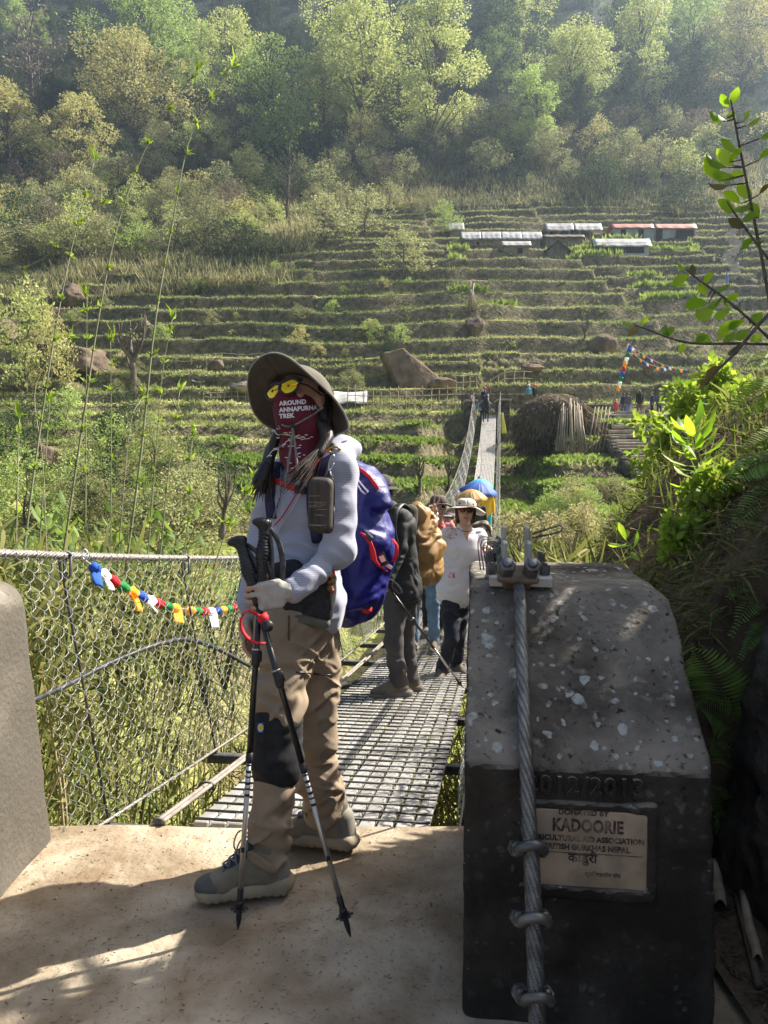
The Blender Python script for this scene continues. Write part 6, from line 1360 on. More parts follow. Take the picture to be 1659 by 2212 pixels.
def shirt(F, J, r=1.0, arm=1.0, hem=None, sleeve=.98, tr=1.0):
    k = J['k']; sq = (list(J['f']), 1.38); hem = hem or (J['hip'] - Vector((0, 0, .03 * k)))
    F.rc(hem, J['waist'], .180 * k * tr, .145 * k * tr, .04, (list(J['f']), 1.18)); F.rc(J['waist'], J['chest'], .145 * k * tr, .158 * k * tr, .05, sq); F.rc(J['chest'], J['neck'] - Vector((0, 0, .05 * k)), .155 * k * tr, .075 * k, .06, sq); F.rc(J['neck'] - Vector((0, 0, .06 * k)), J['neck'] - Vector((0, 0, .0)), .07 * k, .062 * k, .03)
    for n in 'LR':
        F.rc(J['chest'].lerp(J['sh' + n], .75), J['sh' + n], .062 * k, .056 * k * arm, .05); F.chain([J['sh' + n], J['el' + n], Vector(J['el' + n]).lerp(J['wr' + n], sleeve)], [.058 * k * arm, .049 * k * arm, .040 * k * arm], .025)
def trousers(F, J, r=1.0, cuff=1.0, hem=.06):
    k = J['k']; sq = (list(J['f']), 1.2); F.rc(J['waist'] - Vector((0, 0, .09 * k)), J['hip'] - Vector((0, 0, .05 * k)), .105 * k, .135 * k * r, .04, sq)
    for n in 'LR':
        a = J['an' + n]; e = Vector(a).lerp(J['kn' + n], hem); F.rc(J['hip'].lerp(J['hp' + n], .9), J['kn' + n], .098 * k * r, .070 * k * r, .04); F.rc(J['kn' + n], e, .070 * k * r, .061 * k * r * cuff, .03)
def simple_person(label, J, top, bot, shoe, skin=None, hair=None, hat=None, h=.014, ground=None, extra=None, glass=None, hands=True, gear=None):
    k = J['k']; zg = ground if ground is not None else min(J['anL'].z, J['anR'].z) - .10 * k
    t = thing('person', Vector((J['hip'].x, J['hip'].y, zg)), label, 'person'); F = Field(min(h, .010) if h < .03 else h)
    P, ax = head_field(F, J['head'], J['fd'], J['up'], k); F.rc(J['neck'] - Vector((0, 0, .05)), J['head'] - Vector(J['up']) * .05 * k, .052 * k, .048 * k, .02); F.rc(J['chest'], J['neck'], .07 * k, .055 * k, .03); F.rc(J['chest'], J['hip'], .07 * k, .07 * k, .03); limbs(F, J)
    for n, s in (('L', 1), ('R', -1)):
        d = (J['wr' + n] - J['el' + n]).normalized()
        if hands and h < .03:
            hh_ = J.get('hand' + n) or dict(d=d, n=J['l'] * -s + J['f'] * .1, l=J['f'], curl=(.35, .4, .3)); hand(F, J['wr' + n], hh_['d'], hh_['n'], hh_['l'], k, hh_.get('curl', (.4, .5, .4)), hh_.get('spread', .05), curls=hh_.get('curls'), thumb=hh_.get('thumb', (.5, .5)))
        elif h >= .03: F.rc(J['wr' + n], J['wr' + n] + d * .12, .04, .035, .02)
    body = add('body', F.mesh(), skin or M_SKIN, t)
    S = Field(h); shirt(S, J, arm=J.get('arm', 1.0), sleeve=J.get('sleeve', .97), tr=J.get('tr', 1.0)); S.disp(folds(.010 if h < .03 else .0, (9, 9, 15), 3)); add('shirt', S.mesh(), top, t)
    T = Field(h); trousers(T, J, J.get('leg', 1.0), J.get('cuff', 1.0)); T.disp(folds(.010 if h < .03 else 0, (8, 8, 16), 5)); add('trousers', T.mesh(), bot, t)
    for n in 'LR': boot(t, J['an' + n], J['an' + n].z - .10 * k, J['ft' + n], shoe, mat('grey_sole', (.16, .14, .12), rough=.9), k * .98, h=max(.010, h))
    if hair:
        Hf = Field(h); C = J['head']; sd_, fd, up = ax
        Hf.ell(P(0, -.026, .035), (.082 * k, .088 * k, .094 * k), ax, .02)
        if hair == 'bob':
            for q in (-1, 1): Hf.rc(P(q * .070, -.015, .02), P(q * .066, .0, -.088), .026 * k, .026 * k, .02)
            Hf.rc(P(0, -.07, .02), P(0, -.06, -.085), .05 * k, .045 * k, .02); Hf.rc(P(-.05, .065, .062), P(.05, .065, .062), .02, .02, .02)
        add('hair', Hf.mesh(), M_HAIR, t)
    if glass: glasses(t, P, ax, glass[0], glass[1], k)
    if h < .03 and not J.get('noface'):
        Mf = Field(.003); Mf.rc(P(-.020, .0865, -.061), P(0, .0925, -.064), .0045 * k, .006 * k, .004); Mf.rc(P(.020, .0865, -.061), P(0, .0925, -.064), .0045 * k, .006 * k, .004); add('mouth', Mf.mesh(), mat('lips', (.42, .12, .11), rough=.4), body)
        if not glass:
            for q in (-1, 1):
                e = add('eye', lathe(P(q * .032, .074, .010), [(0, 0), (.011, .002), (.010, .007), (.006, .0095), (0, .0105)], fd_(ax), 12, 1.2), mat('eye_white', (.7, .68, .66), rough=.25), body); add('iris', lathe(P(q * .032, .0825, .010), [(0, 0), (.005, .0), (.0045, .0018), (0, .0022)], fd_(ax), 10), mat('iris', (.02, .012, .008), rough=.15), e)
    return t, P, ax
def fd_(ax): return Vector(ax[1])
def pack_field(c, size, ax, h=.012, rd=.09, lumps=(), amp=.012, seed=1, sc=(7, 7, 12)):
    F = Field(h); F.bx(c, [q / 2 for q in size], ax, rd, .05)
    for (o, r) in lumps: F.ell(Vector(c) + Vector(ax[0]) * o[0] + Vector(ax[1]) * o[1] + Vector(ax[2]) * o[2], r, ax, .05)
    F.disp(folds(amp, sc, seed)); return F

# ------------------------------------------------------------------ the hiker in front
A_ = at
U3 = Vector((0, 0, 1))
hk = thing('person', (gnd(600, 1890).x, 2.5, 0), 'masked hiker in grey top and tan trousers standing on the platform with trekking poles', 'person')
M_SHIRT = mat('striped_shirt', (.35, .36, .43), (.43, .44, .51), scale=3, rough=.85, sheen=.2)
def stripe(m, sc, amt):
    N, L, b = nodes_of(m); tc = N.new('ShaderNodeTexCoord'); wv = N.new('ShaderNodeTexWave'); wv.bands_direction = 'Z'; wv.inputs['Scale'].default_value = sc; wv.inputs['Distortion'].default_value = 1.5; wv.inputs['Detail'].default_value = 1; L.new(tc.outputs['Object'], wv.inputs['Vector'])
    src = b.inputs['Base Color'].links[0].from_socket; mx = N.new('ShaderNodeMix'); mx.data_type = 'RGBA'; mx.blend_type = 'MULTIPLY'; mr = N.new('ShaderNodeMapRange'); mr.inputs[3].default_value = 0; mr.inputs[4].default_value = amt; L.new(wv.outputs['Fac'], mr.inputs[0]); L.new(mr.outputs[0], mx.inputs[0]); L.new(src, mx.inputs[6]); mx.inputs[7].default_value = (.55, .55, .62, 1); L.new(mx.outputs[2], b.inputs['Base Color'])
    bp = N.new('ShaderNodeBump'); bp.inputs['Strength'].default_value = .12; bp.inputs['Distance'].default_value = .002; L.new(wv.outputs['Fac'], bp.inputs['Height']); L.new(bp.outputs[0], b.inputs['Normal'])
stripe(M_SHIRT, 60, .6)
M_TAN = mat('tan_trousers', (.26, .195, .13), (.32, .245, .17), scale=5, rough=.85, bump=.15, bscale=300, bdist=.001)
tf = Vector((-.75, -.66, 0)); pf = Vector((-.93, -.36, 0)).normalized()
J = dict(f=tf, l=Vector((.66, -.75, 0)), k=1.0, hip=A_(640, 1335, 2.53), waist=A_(655, 1230, 2.55), chest=A_(668, 1090, 2.57), neck=A_(676, 985, 2.58), head=A_(653, 868, 2.54),
 shL=A_(733, 1012, 2.45), elL=A_(731, 1190, 2.40), wrL=A_(620, 1277, 2.285), shR=A_(600, 1035, 2.68), elR=A_(566, 1185, 2.65), wrR=A_(540, 1322, 2.52),
 hpL=A_(612, 1360, 2.46), knL=A_(603, 1600, 2.40), anL=A_(585, 1862, 2.36), hpR=A_(672, 1360, 2.60), knR=A_(682, 1600, 2.63), anR=A_(704, 1780, 2.66))
hfd = Vector((-.57, -.76, .30)).normalized(); hs = Vector((.77, -.58, .22)); hs = (hs - hfd * hs.dot(hfd)).normalized(); hup = hfd.cross(hs).normalized()
# body: one continuous skin surface
F = Field(.006); HP, hax = head_field(F, J['head'], hfd, hup, 1.0); F.rc(J['neck'] - U3 * .05, J['head'] - hup * .05, .052, .05, .02); F.rc(J['chest'], J['neck'], .07, .055, .03); F.rc(J['chest'], J['hip'], .08, .08, .03); limbs(F, J)
hL = dict(d=Vector((-.90, -.38, -.16)), n=Vector((-.30, .92, .0)), l=Vector((-.16, -.05, 1))); cL = (.50, 1.35, .9)
hR = dict(d=Vector((-.05, -.12, -1)), n=Vector((.80, -.35, .0)), l=Vector((-.45, -.85, .05))); cR = (.30, .55, .35)
hand(F, J['wrL'], hL['d'], hL['n'], hL['l'], .95, cL, .02, (.55, .75)); hand(F, J['wrR'], hR['d'], hR['n'], hR['l'], .95, cR, .06, (.3, .4))
body = add('body', F.mesh(), M_SKIN, hk)
M_GLOVE = mat('grey_glove', (.37, .345, .30), (.46, .43, .38), scale=40, rough=.95, bump=.5, bscale=260, bdist=.002)
for hh_, wv, cc_ in ((hL, J['wrL'], cL), (hR, J['wrR'], cR)):
    G = Field(.005); hand(G, wv, hh_['d'], hh_['n'], hh_['l'], .955, cc_, .02 if hh_ is hL else .06, (.55, .75) if hh_ is hL else (.3, .4), r=.0100, upto=1, palm=1.24, cut=.5); G.rc(Vector(wv) - Vector(hh_['d']).normalized() * .035, wv, .033, .031, .01); G.disp(folds(.0025, (40, 40, 60), 8)); add('glove', G.mesh(), M_GLOVE, hk)
# shirt
S = Field(.0065); sq = (list(tf), 1.40); sqp = (list(pf), 1.25)
S.rc(A_(668, 1296, 2.545), J['waist'], .146, .125, .05, sqp); S.rc(J['waist'], J['chest'], .124, .138, .05, sq); S.rc(J['chest'], J['neck'] - U3 * .03, .136, .070, .06, sq); S.rc(J['chest'].lerp(J['shL'], .8), J['shL'], .068, .054, .06); S.rc(J['chest'].lerp(J['shR'], .8), J['shR'], .075, .060, .06)
S.rc(J['shL'], J['elL'], .052, .046, .03); S.rc(J['elL'], J['wrL'] - Vector(hL['d']).normalized() * .02, .043, .033, .03); S.rc(J['shR'], J['elR'], .060, .050, .03); S.rc(J['elR'], J['wrR'] - Vector(hR['d']).normalized() * .02, .048, .037, .03)
S.rc(J['neck'] - U3 * .03, J['neck'] + U3 * .012, .074, .066, .03); S.ell(A_(745, 968, 2.52), (.055, .05, .04), k=.04)
def shirt_fold(P):
    e = np.array(J['elL']); w_ = np.array(J['wrL']); d = (w_ - e) / np.linalg.norm(w_ - e); t = (P - e) @ d
    on = np.clip(1 - np.linalg.norm((P - e) - np.clip(t, -.2, 1)[:, None] * d, axis=1) / .10, 0, 1); onf = on * (t > -.10) * (t < .26)
    ring = .0060 * np.sin(t * 2 * np.pi / .040 + 5.0 * vn(P * 11) + 9 * ((P - e) @ np.array([.3, .3, .9]))) * np.clip(.4 + vn(P * 9 + 4), 0, 1)
    return onf * ring + -.0085 * (1 - 2.2 * np.abs(vn(np.stack([P[:, 0] * 7 + P[:, 2] * 9, P[:, 1] * 7, P[:, 2] * 8 - P[:, 0] * 7], 1) + 1.1 * vn(P * 6)[:, None] + 2))) - .0035 * (1 - 2 * np.abs(vn(P * np.array([16, 16, 26], dtype=np.float32) + 5))) + .0020 * vn(P * 30)
S.disp(shirt_fold); add('shirt', S.mesh(), M_SHIRT, hk)
# trousers
T = Field(.0065); T.rc(A_(648, 1285, 2.54), J['hip'], .128, .146, .04, sqp)
T.rc(J['hpL'], J['knL'], .090, .063, .05); T.rc(J['knL'], A_(590, 1700, 2.385), .058, .062, .03); T.rc(A_(590, 1700, 2.385), A_(579, 1845, 2.365), .061, .050, .03)
T.rc(J['hpR'], J['knR'], .091, .064, .05); T.rc(J['knR'], A_(690, 1690, 2.645), .060, .063, .03); T.rc(A_(690, 1690, 2.645), A_(700, 1752, 2.66), .064, .058, .03)
def trou_fold(P):
    z = P[:, 2]; a = .0060 + .0065 * np.exp(-((z - .60) / .12) ** 2) + .0085 * np.exp(-((z - .18) / .10) ** 2); bra = np.exp(-((z - .44) / .085) ** 4) * (P[:, 1] < 2.49); a = a * (1 - .9 * bra)
    dg = P[:, 0] * .75 + P[:, 1] * .45; q = np.stack([(z + .8 * dg) * 21, (dg - .5 * z) * 7, P[:, 1] * 5], 1).astype(np.float32); q2 = np.stack([(z - .9 * dg) * 17, (dg + .4 * z) * 6.5, P[:, 1] * 5 + 7], 1).astype(np.float32); wv = .9 * vn(P * 5)[:, None]
    r1 = 1 - 2.4 * np.abs(vn(q + wv + 9)); r2 = 1 - 2.4 * np.abs(vn(q2 + wv + 31))
    return -a * 1.7 * np.maximum(r1, r2 * .9) + .0015 * vn(P * 34)
T.disp(trou_fold); trs = add('trousers', T.mesh(), M_TAN, hk)
# a zip pocket, and the knee brace with its badge
VT = BVHTree.FromPolygons([tuple(v.co) for v in trs.data.vertices], [tuple(p_.vertices) for p_ in trs.data.polygons])
def drape(bv, org, pts, dirn=None, off=.002):
    out = []
    for p_ in pts:
        o = Vector((0, 0, CAMZ)); d = (Vector(p_) - o).normalized() if dirn is None else Vector(dirn).normalized(); s_ = (o if dirn is None else Vector(p_) - d * .3) - org; h_ = bv.ray_cast(s_, d); out.append((h_[0] + org - d * off) if h_[0] is not None else Vector(p_))
    return out
zp = drape(VT, ORG[hk.name], [A_(640 + i * 9, 1452 + i * .8, 2.4) for i in range(10)]); add('pocket_zip', tube(zp, .0032, 5), M_BLACK, trs)
zp = drape(VT, ORG[hk.name], [A_(624, 1330 + i * 9, 2.4) for i in range(7)]); add('fly_zip', tube(zp, .003, 5), mat('zip_dark', (.10, .07, .045), rough=.8), trs)
K = Field(.0065); K.rc(A_(600, 1560, 2.405), A_(597, 1648, 2.39), .083, .079, .01); K.disp(folds(.004, (12, 12, 30), 4)); K.rc(A_(599, 1636, 2.395), A_(599, 1650, 2.392), .0845, .0845, .004)
brc = add('knee_brace', K.mesh(), mat('neoprene', (.010, .010, .011), (.024, .024, .026), scale=30, rough=.8), hk)
VK = BVHTree.FromPolygons([tuple(v.co) for v in brc.data.vertices], [tuple(p_.vertices) for p_ in brc.data.polygons])
def patch(bv, par, c, w_, h_, m, Y, off, oval=False, name='badge', parent=None):
    n = 6; g = [[A_(c[0] + w_ * (i / n - .5) * (math.sqrt(max(.02, 1 - (2 * j / n - 1) ** 2)) if oval else 1), c[1] + h_ * (j / n - .5), Y) for j in range(n + 1)] for i in range(n + 1)]
    d = drape(bv, ORG[par.name], [q for r_ in g for q in r_], None, off); return add(name, (np.array([list(q) for q in d]), np.array([(i * 7 + j, i * 7 + j + 1, (i + 1) * 7 + j + 1, (i + 1) * 7 + j) for i in range(n) for j in range(n)])), m, parent or par)
pb_ = patch(VK, hk, (563, 1572), 15, 22, mat('badge_blue', (.02, .06, .30), rough=.6), 2.35, .003, parent=brc); patch(VK, hk, (563, 1572), 12.5, 17.5, mat('badge_white', (.75, .75, .75), rough=.6), 2.35, .0045, True, 'badge_ring', brc); patch(VK, hk, (563, 1572), 9.5, 14, mat('badge_yellow', (.75, .55, .02), rough=.6), 2.35, .0058, True, 'badge_emblem', brc)
# boots
M_BOOT = mat('sage_boot', (.155, .132, .092), (.205, .178, .128), scale=18, rough=.75, bump=.3, bscale=150, bdist=.002); M_SOLE = mat('tan_sole', (.36, .295, .205), (.25, .205, .145), scale=9, rough=.85); M_LACE = mat('grey_lace', (.13, .14, .16), (.22, .235, .26), scale=90, rough=.9)
fdL = (gnd(425, 1955) - gnd(612, 1930)); fdR = (gnd(612, 1828) - gnd(762, 1842))
boot(hk, A_(568, 1850, 2.365), .0, fdL, M_BOOT, M_SOLE, .90, h=.0055, laces=True, lace_m=M_LACE); boot(hk, A_(718, 1770, 2.665), .0, fdR, M_BOOT, M_SOLE, .90, h=.0055, laces=True, lace_m=M_LACE)
for p0_, p1_ in ((A_(583, 1850, 2.37), A_(583, 1868, 2.37)),): add('sock', Field(.007).rc(p0_, p1_, .044, .044, .01).mesh(), mat('sock_blue', (.34, .42, .47), rough=.95), hk)
# hat
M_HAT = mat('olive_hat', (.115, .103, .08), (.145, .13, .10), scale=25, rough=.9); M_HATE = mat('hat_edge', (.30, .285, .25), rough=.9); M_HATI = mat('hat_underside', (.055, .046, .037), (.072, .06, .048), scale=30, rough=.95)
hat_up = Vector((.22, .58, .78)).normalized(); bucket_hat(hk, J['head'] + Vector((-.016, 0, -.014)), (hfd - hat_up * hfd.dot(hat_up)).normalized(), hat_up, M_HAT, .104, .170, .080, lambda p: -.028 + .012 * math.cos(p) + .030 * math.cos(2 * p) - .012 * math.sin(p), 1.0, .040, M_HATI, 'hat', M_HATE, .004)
glasses(hk, HP, hax, mat('amber_mirror', (.95, .55, .02), rough=.10, metal=.92, spec=.8), M_BLACK, 1.0, .038, .028, .004, .109)
add('lens_reflection_bar', tube(spline([HP(-.075, .088, .020), HP(-.040, .104, .031), HP(0, .108, .022), HP(.040, .104, .031), HP(.075, .088, .020)], 6), .0055, 8), M_BLACK, [c for c in hk.children if c.name.startswith('glasses')][0])  # thick bar added for the dark reflection across the upper lenses
# hair: cap of hair below the hat and two braids
Hf = Field(.007); Hf.ell(HP(0, -.030, .02), (.083, .085, .092), hax, .02); Hf.rc(HP(0, -.075, 0), J['neck'] + Vector((.03, .06, .02)), .05, .045, .03); Hf.rc(HP(.07, -.035, -.01), HP(.065, -.02, -.09), .026, .024, .02); Hf.disp(folds(.004, (30, 30, 12), 3)); add('hair', Hf.mesh(), M_HAIR, hk)
def braid(pts, r, name='braid', tail=1.0, bias=(0, 0, 0)):
    P = spline(pts, 7); B = Field(.006)
    for i, p_ in enumerate(P):
        d, s_, t_ = frame(P[min(i + 1, len(P) - 1)] - P[max(0, i - 1)]); rr = r * (1 - .25 * i / len(P)); B.ell(p_ + s_ * (.5 * rr * (1 if i % 2 else -1)), (rr * .8, rr * .8, rr), (s_, t_, d), .006)
    b = add(name, B.mesh(), M_HAIR, hk)
    e = P[-1]; d = (P[-1] - P[-4]).normalized(); geo = []
    for k in range(70):
        o = Vector(rdir(1)[0]) * r * .7; en = e + o * 2.2 + (d + Vector(bias)) * random.uniform(.08, .17) * tail + Vector((random.uniform(-.02, .02), random.uniform(-.02, .01), random.uniform(-.03, .0))); geo.append(tube([e + o * .5 - d * .03, e.lerp(en, .5) + o * .6, en], [.0032, .0026, .0008], 4, False))
    add('hair_tail', join(*geo), mat('brown_hair', (.025, .017, .013), (.10, .07, .055), scale=25, rough=.4), b)
braid([HP(-.060, -.01, -.07), A_(596, 950, 2.57), A_(582, 985, 2.56), A_(575, 1015, 2.55)], .023, 'braid', .5)
braid([HP(.066, -.01, -.07), A_(706, 940, 2.45), A_(695, 965, 2.42), A_(686, 982, 2.40)], .019, 'braid', .7, (-.35, 0, 0))
Hb = Field(.006); Hb.chain([A_(575, 1010, 2.55), A_(566, 1040, 2.54), A_(568, 1062, 2.53)], [.026, .030, .008], .02); Hb.disp(folds(.003, (40, 40, 14), 5)); add('loose_hair', Hb.mesh(), M_HAIR, hk)
# face mask / neck gaiter
M_MASK = mat('maroon_gaiter', (.095, .009, .02), (.125, .013, .027), scale=12, rough=.85)
Mk = Field(.0055); Mk.ell(HP(-.003, .024, -.042), (.074, .080, .080), hax, .02); Mk.rc(HP(0, .088, .004), HP(0, .106, -.032), .014, .021, .02); Mk.ell(HP(0, .060, -.092), (.036, .034, .032), hax, .03); Mk.rc(HP(0, .0, -.085), J['neck'] + Vector((-.035, -.035, .005)), .068, .070, .03); Mk.rc(J['neck'] + Vector((-.035, -.035, .01)), A_(648, 1005, 2.46), .062, .048, .03)
Mk.bx(HP(0, .10, .075), (.2, .16, .058), (hax[0], (hax[1] - hax[2] * -.25).normalized(), (hax[2] + hax[1] * -.25).normalized()), .004, .01, True)
Mk.bx(HP(0, -.17, -.03), (.2, .155, .075), hax, .01, .01, True)
Mk.disp(folds(.0035, (22, 22, 16), 6)); msk = add('face_gaiter', Mk.mesh(), M_MASK, hk)
VM = BVHTree.FromPolygons([tuple(v.co) for v in msk.data.vertices], [tuple(p_.vertices) for p_ in msk.data.polygons])
M_PRINT = mat('white_print', (.72, .68, .68), rough=.8)
def print_on(VF, O, X, Yv, nm='lettering', off=.0016, mm=None):
    """wrap flat print onto the gaiter along its facing direction"""
    V = np.array(VF[0]); dn = Vector(X).cross(Vector(Yv)).normalized() * -1; out = []
    for v in V:
        p_ = Vector(O) + Vector(X) * v[0] + Vector(Yv) * v[1]; h_ = VM.ray_cast(p_ - dn * .25 - ORG[hk.name], dn); out.append(list((h_[0] + ORG[hk.name] - dn * off) if h_[0] is not None else p_))
    add(nm, (np.array(out), VF[1]), mm or M_PRINT, msk, False)
vd = (A_(640, 890, 2.4) - Vector((0, 0, CAMZ))).normalized(); px_ = Vector((.96, -.20, .06)).normalized(); px_ = (px_ - vd * px_.dot(vd)).normalized(); py_ = px_.cross(vd) * 1.0
if py_.z < 0: py_ = -py_
for s_, yy, sz in (('AROUND', 879, .0190), ('ANNAPURNA', 893.5, .0190), ('TREK', 907, .0190)):
    print_on(text_mesh(s_, sz, 0, 'LEFT', 1.05, .0009), A_(603, yy - 3, 2.40), px_, py_)
q = random.Random(12); geo = []
def dash(a, b, r_=.0011): geo.append(ribbon_flat(a, b, r_))
def ribbon_flat(a, b, r_):
    d = (Vector((b[0] - a[0], b[1] - a[1], 0))).normalized(); n_ = Vector((-d.y, d.x, 0)) * r_; return (np.array([(a[0] - n_.x, a[1] - n_.y, 0), (b[0] - n_.x, b[1] - n_.y, 0), (b[0] + n_.x, b[1] + n_.y, 0), (a[0] + n_.x, a[1] + n_.y, 0)]), [(0, 1, 2, 3)])
cur = (-.035, .0)
for k in range(34):
    nx = (cur[0] + q.uniform(.003, .012) * (1 if k < 17 else -1), cur[1] + q.uniform(-.010, .005)); dash(cur, nx); cur = nx
    if k % 3 == 0: dash((nx[0] + .006, nx[1] + .004), (nx[0] + q.uniform(.014, .02), nx[1] + .004), .0016)
    if k == 17: cur = (.055, -.03)
for k in range(26): x_, y_ = q.uniform(-.04, .06), q.uniform(-.125, -.015); dash((x_, y_), (x_ + q.uniform(.006, .014), y_ + q.uniform(-.002, .002)), .0013)
geo.append((np.array([(-.020, .004, 0), (-.010, .004, 0), (-.015, .014, 0)]), [(0, 1, 2)]))
print_on(join(*geo), A_(612, 928, 2.40), px_, py_, 'map_print')
# chin cord of the hat, chest strap, sternum buckle
M_CORD = mat('grey_cord', (.15, .15, .14), (.22, .215, .20), scale=80, rough=.9)
def onmask(px, py, o=.004):
    d = (A_(px, py, 2.4) - Vector((0, 0, CAMZ))).normalized(); h_ = VM.ray_cast(Vector((0, 0, CAMZ)) - ORG[hk.name], d); return h_[0] + ORG[hk.name] - d * o if h_[0] is not None else A_(px, py, 2.42)
add('chin_cord', join(tube([onmask(697, 880), onmask(680, 893), onmask(655, 908), onmask(632, 921)], .0032, 6), tube([onmask(608, 917), onmask(618, 921), onmask(632, 922)], .0032, 6), tube(spline([onmask(632, 922), A_(629, 960, 2.40), A_(623, 1000, 2.38), A_(618, 1052, 2.385)], 6), .0036, 6), tube(spline([onmask(632, 922), A_(637, 960, 2.40), A_(641, 1000, 2.38), A_(640, 1030, 2.385)], 6), .0036, 6)), M_CORD, hk)
add('cord_toggle', Field(.003).rc(onmask(630, 919, .006), onmask(637, 923, .006), .006, .006).mesh(), M_BLACK, hk)

# ------------------------------------------------------------------ her backpack
M_PACK = mat('blue_raincover', (.010, .012, .125), (.016, .017, .18), scale=3, rough=.5, spec=.4, bump=.5, bscale=26, bdist=.012)
bpk = thing('backpack', A_(790, 1300, 2.72), 'large deep-blue backpack in a glossy rain cover on the hiker', 'backpack')
pkf = Vector((-.70, -.70, .10)).normalized(); pks = Vector((.70, -.70, -.04)).normalized(); pks = (pks - pkf * pks.dot(pkf)).normalized(); pku = pkf.cross(pks).normalized()
pku = pku if pku.z > 0 else -pku
K = Field(.008); pc_ = A_(792, 1190, 2.74)
K.chain([A_(776, 1085, 2.72), A_(772, 1180, 2.72), A_(758, 1262, 2.70)], [.100, .122, .112], .06); K.chain([A_(762, 1060, 2.76), A_(757, 1180, 2.78), A_(745, 1275, 2.74)], [.10, .12, .105], .06); K.rc(A_(770, 1046, 2.72), A_(802, 1074, 2.69), .066, .060, .03); K.ell(A_(812, 1092, 2.68), (.055, .055, .042), k=.012); K.rc(A_(757, 1290, 2.7), A_(745, 1300, 2.68), .085, .07, .05)
def pack_fold(P):
    q = P * np.array([7, 7, 7], dtype=np.float32); wv = vn(P * 5) * 1.4; c = np.array(pc_); rad = np.linalg.norm((P - c)[:, :2], axis=1)
    creases = 1 - 2 * np.abs(vn(q * np.array([1.6, 1.6, .55], dtype=np.float32) + wv[:, None])); tie = np.exp(-((P[:, 2] - at(840, 1105, 2.68).z) / .012) ** 2) * (P[:, 0] > at(800, 1100, 2.7).x) * .012
    fine = 1 - 2 * np.abs(vn(P * np.array([24, 24, 11], dtype=np.float32) + 1.5 * vn(P * 8)[:, None])); return -.010 * creases - .0035 * fine + .003 * vn(P * 22) + tie
K.disp(pack_fold); pkb = add('rain_cover', K.mesh(), M_PACK, bpk)
VP = BVHTree.FromPolygons([tuple(v.co) for v in pkb.data.vertices], [tuple(p_.vertices) for p_ in pkb.data.polygons])
def onpack(px, py, off=.004):
    o = Vector((0, 0, CAMZ)); d = (A_(px, py, 2.4) - o).normalized(); h_ = VP.ray_cast(o - ORG[bpk.name], d); return (h_[0] + ORG[bpk.name] - d * off) if h_[0] is not None else A_(px, py, 2.62)
add('red_zip', ribbon([onpack(x_, y_) for x_, y_ in ((772, 1012), (785, 1020), (798, 1032), (810, 1048), (816, 1058))], Vector((.010, -.006, .010)), .003), M_RED, bpk)
add('grey_logo', ribbon([onpack(x_, y_, .003) for x_, y_ in ((772, 1035), (780, 1045), (788, 1055), (795, 1062), (790, 1068), (780, 1060), (773, 1048))], Vector((.004, 0, .004)), .002), mat('silver_print', (.5, .45, .55), rough=.4), bpk)
add('red_strap', ribbon([onpack(x_, y_, .006) for x_, y_ in ((783, 1152), (795, 1165), (803, 1185), (808, 1210), (820, 1225), (832, 1232))], Vector((.020, -.01, -.008)), .004), M_RED, bpk)
add('red_strap', ribbon([onpack(848, 1165, .01), A_(857, 1178, 2.62), A_(856, 1200, 2.62), A_(849, 1213, 2.63)], Vector((.012, -.006, 0)), .003), M_RED, bpk)
add('red_strap', ribbon([onpack(783, 1318, .006), A_(795, 1322, 2.62), A_(803, 1315, 2.63)], Vector((.0, -.01, .016)), .004), M_RED, bpk)
add('buckle', box(onpack(797, 1160, .012), (.030, .012, .018), (Vector((.7, -.3, -.6)).normalized(), Vector((.3, .95, 0)).normalized(), Vector((.6, 0, .7)).normalized()), .003), M_BLACK, bpk, False)
tg = add('luggage_tag', box(onpack(826, 1208, .016), (.030, .003, .046), (Vector((.85, -.3, .4)).normalized(), Vector((.3, .95, 0)).normalized(), Vector((-.42, .1, .9)).normalized()), .001), M_BLACK, bpk, False); add('tag_print', box(onpack(826, 1207, .019), (.018, .002, .022), (Vector((.85, -.3, .4)).normalized(), Vector((.3, .95, 0)).normalized(), Vector((-.42, .1, .9)).normalized())), M_PRINT, tg, False); add('paper_tag', box(onpack(838, 1222, .012), (.034, .001, .012), (Vector((.8, -.3, -.45)).normalized(), Vector((.3, .95, 0)).normalized(), Vector((.5, 0, .85)).normalized())), M_PRINT, bpk, False)
# shoulder straps
M_STRAP = mat('navy_strap', (.018, .018, .055), (.035, .035, .09), scale=40, rough=.8)
def onshirt(px, py, off=.006, Y=2.35):
    o = Vector((0, 0, CAMZ)); d = (A_(px, py, Y) - o).normalized(); h_ = VS.ray_cast(o - ORG[hk.name], d); return (h_[0] + ORG[hk.name] - d * off) if h_[0] is not None else A_(px, py, Y)
sh_ = [c for c in hk.children if c.name.startswith('shirt')][0]; VS = BVHTree.FromPolygons([tuple(v.co) for v in sh_.data.vertices], [tuple(p_.vertices) for p_ in sh_.data.polygons])
lp_ = [A_(752, 985, 2.56), A_(735, 960, 2.49)] + [onshirt(x_, y_, .010) for x_, y_ in ((712, 975), (694, 1000), (683, 1035), (680, 1075), (684, 1120), (692, 1170))]
add('shoulder_strap', ribbon(spline(lp_, 5), Vector((.050, -.02, .012)), .014), M_STRAP, bpk); add('strap_piping', ribbon(spline([p_ + Vector((-.012, -.014, .004)) for p_ in lp_[2:7]], 5), Vector((.012, -.006, .004)), .004), M_RED, bpk)
rp_ = [onshirt(x_, y_, .010) for x_, y_ in ((606, 1000), (592, 1030), (586, 1070), (590, 1120))]; add('shoulder_strap', ribbon(spline(rp_, 5), Vector((.040, -.02, 0)), .014), M_STRAP, bpk)
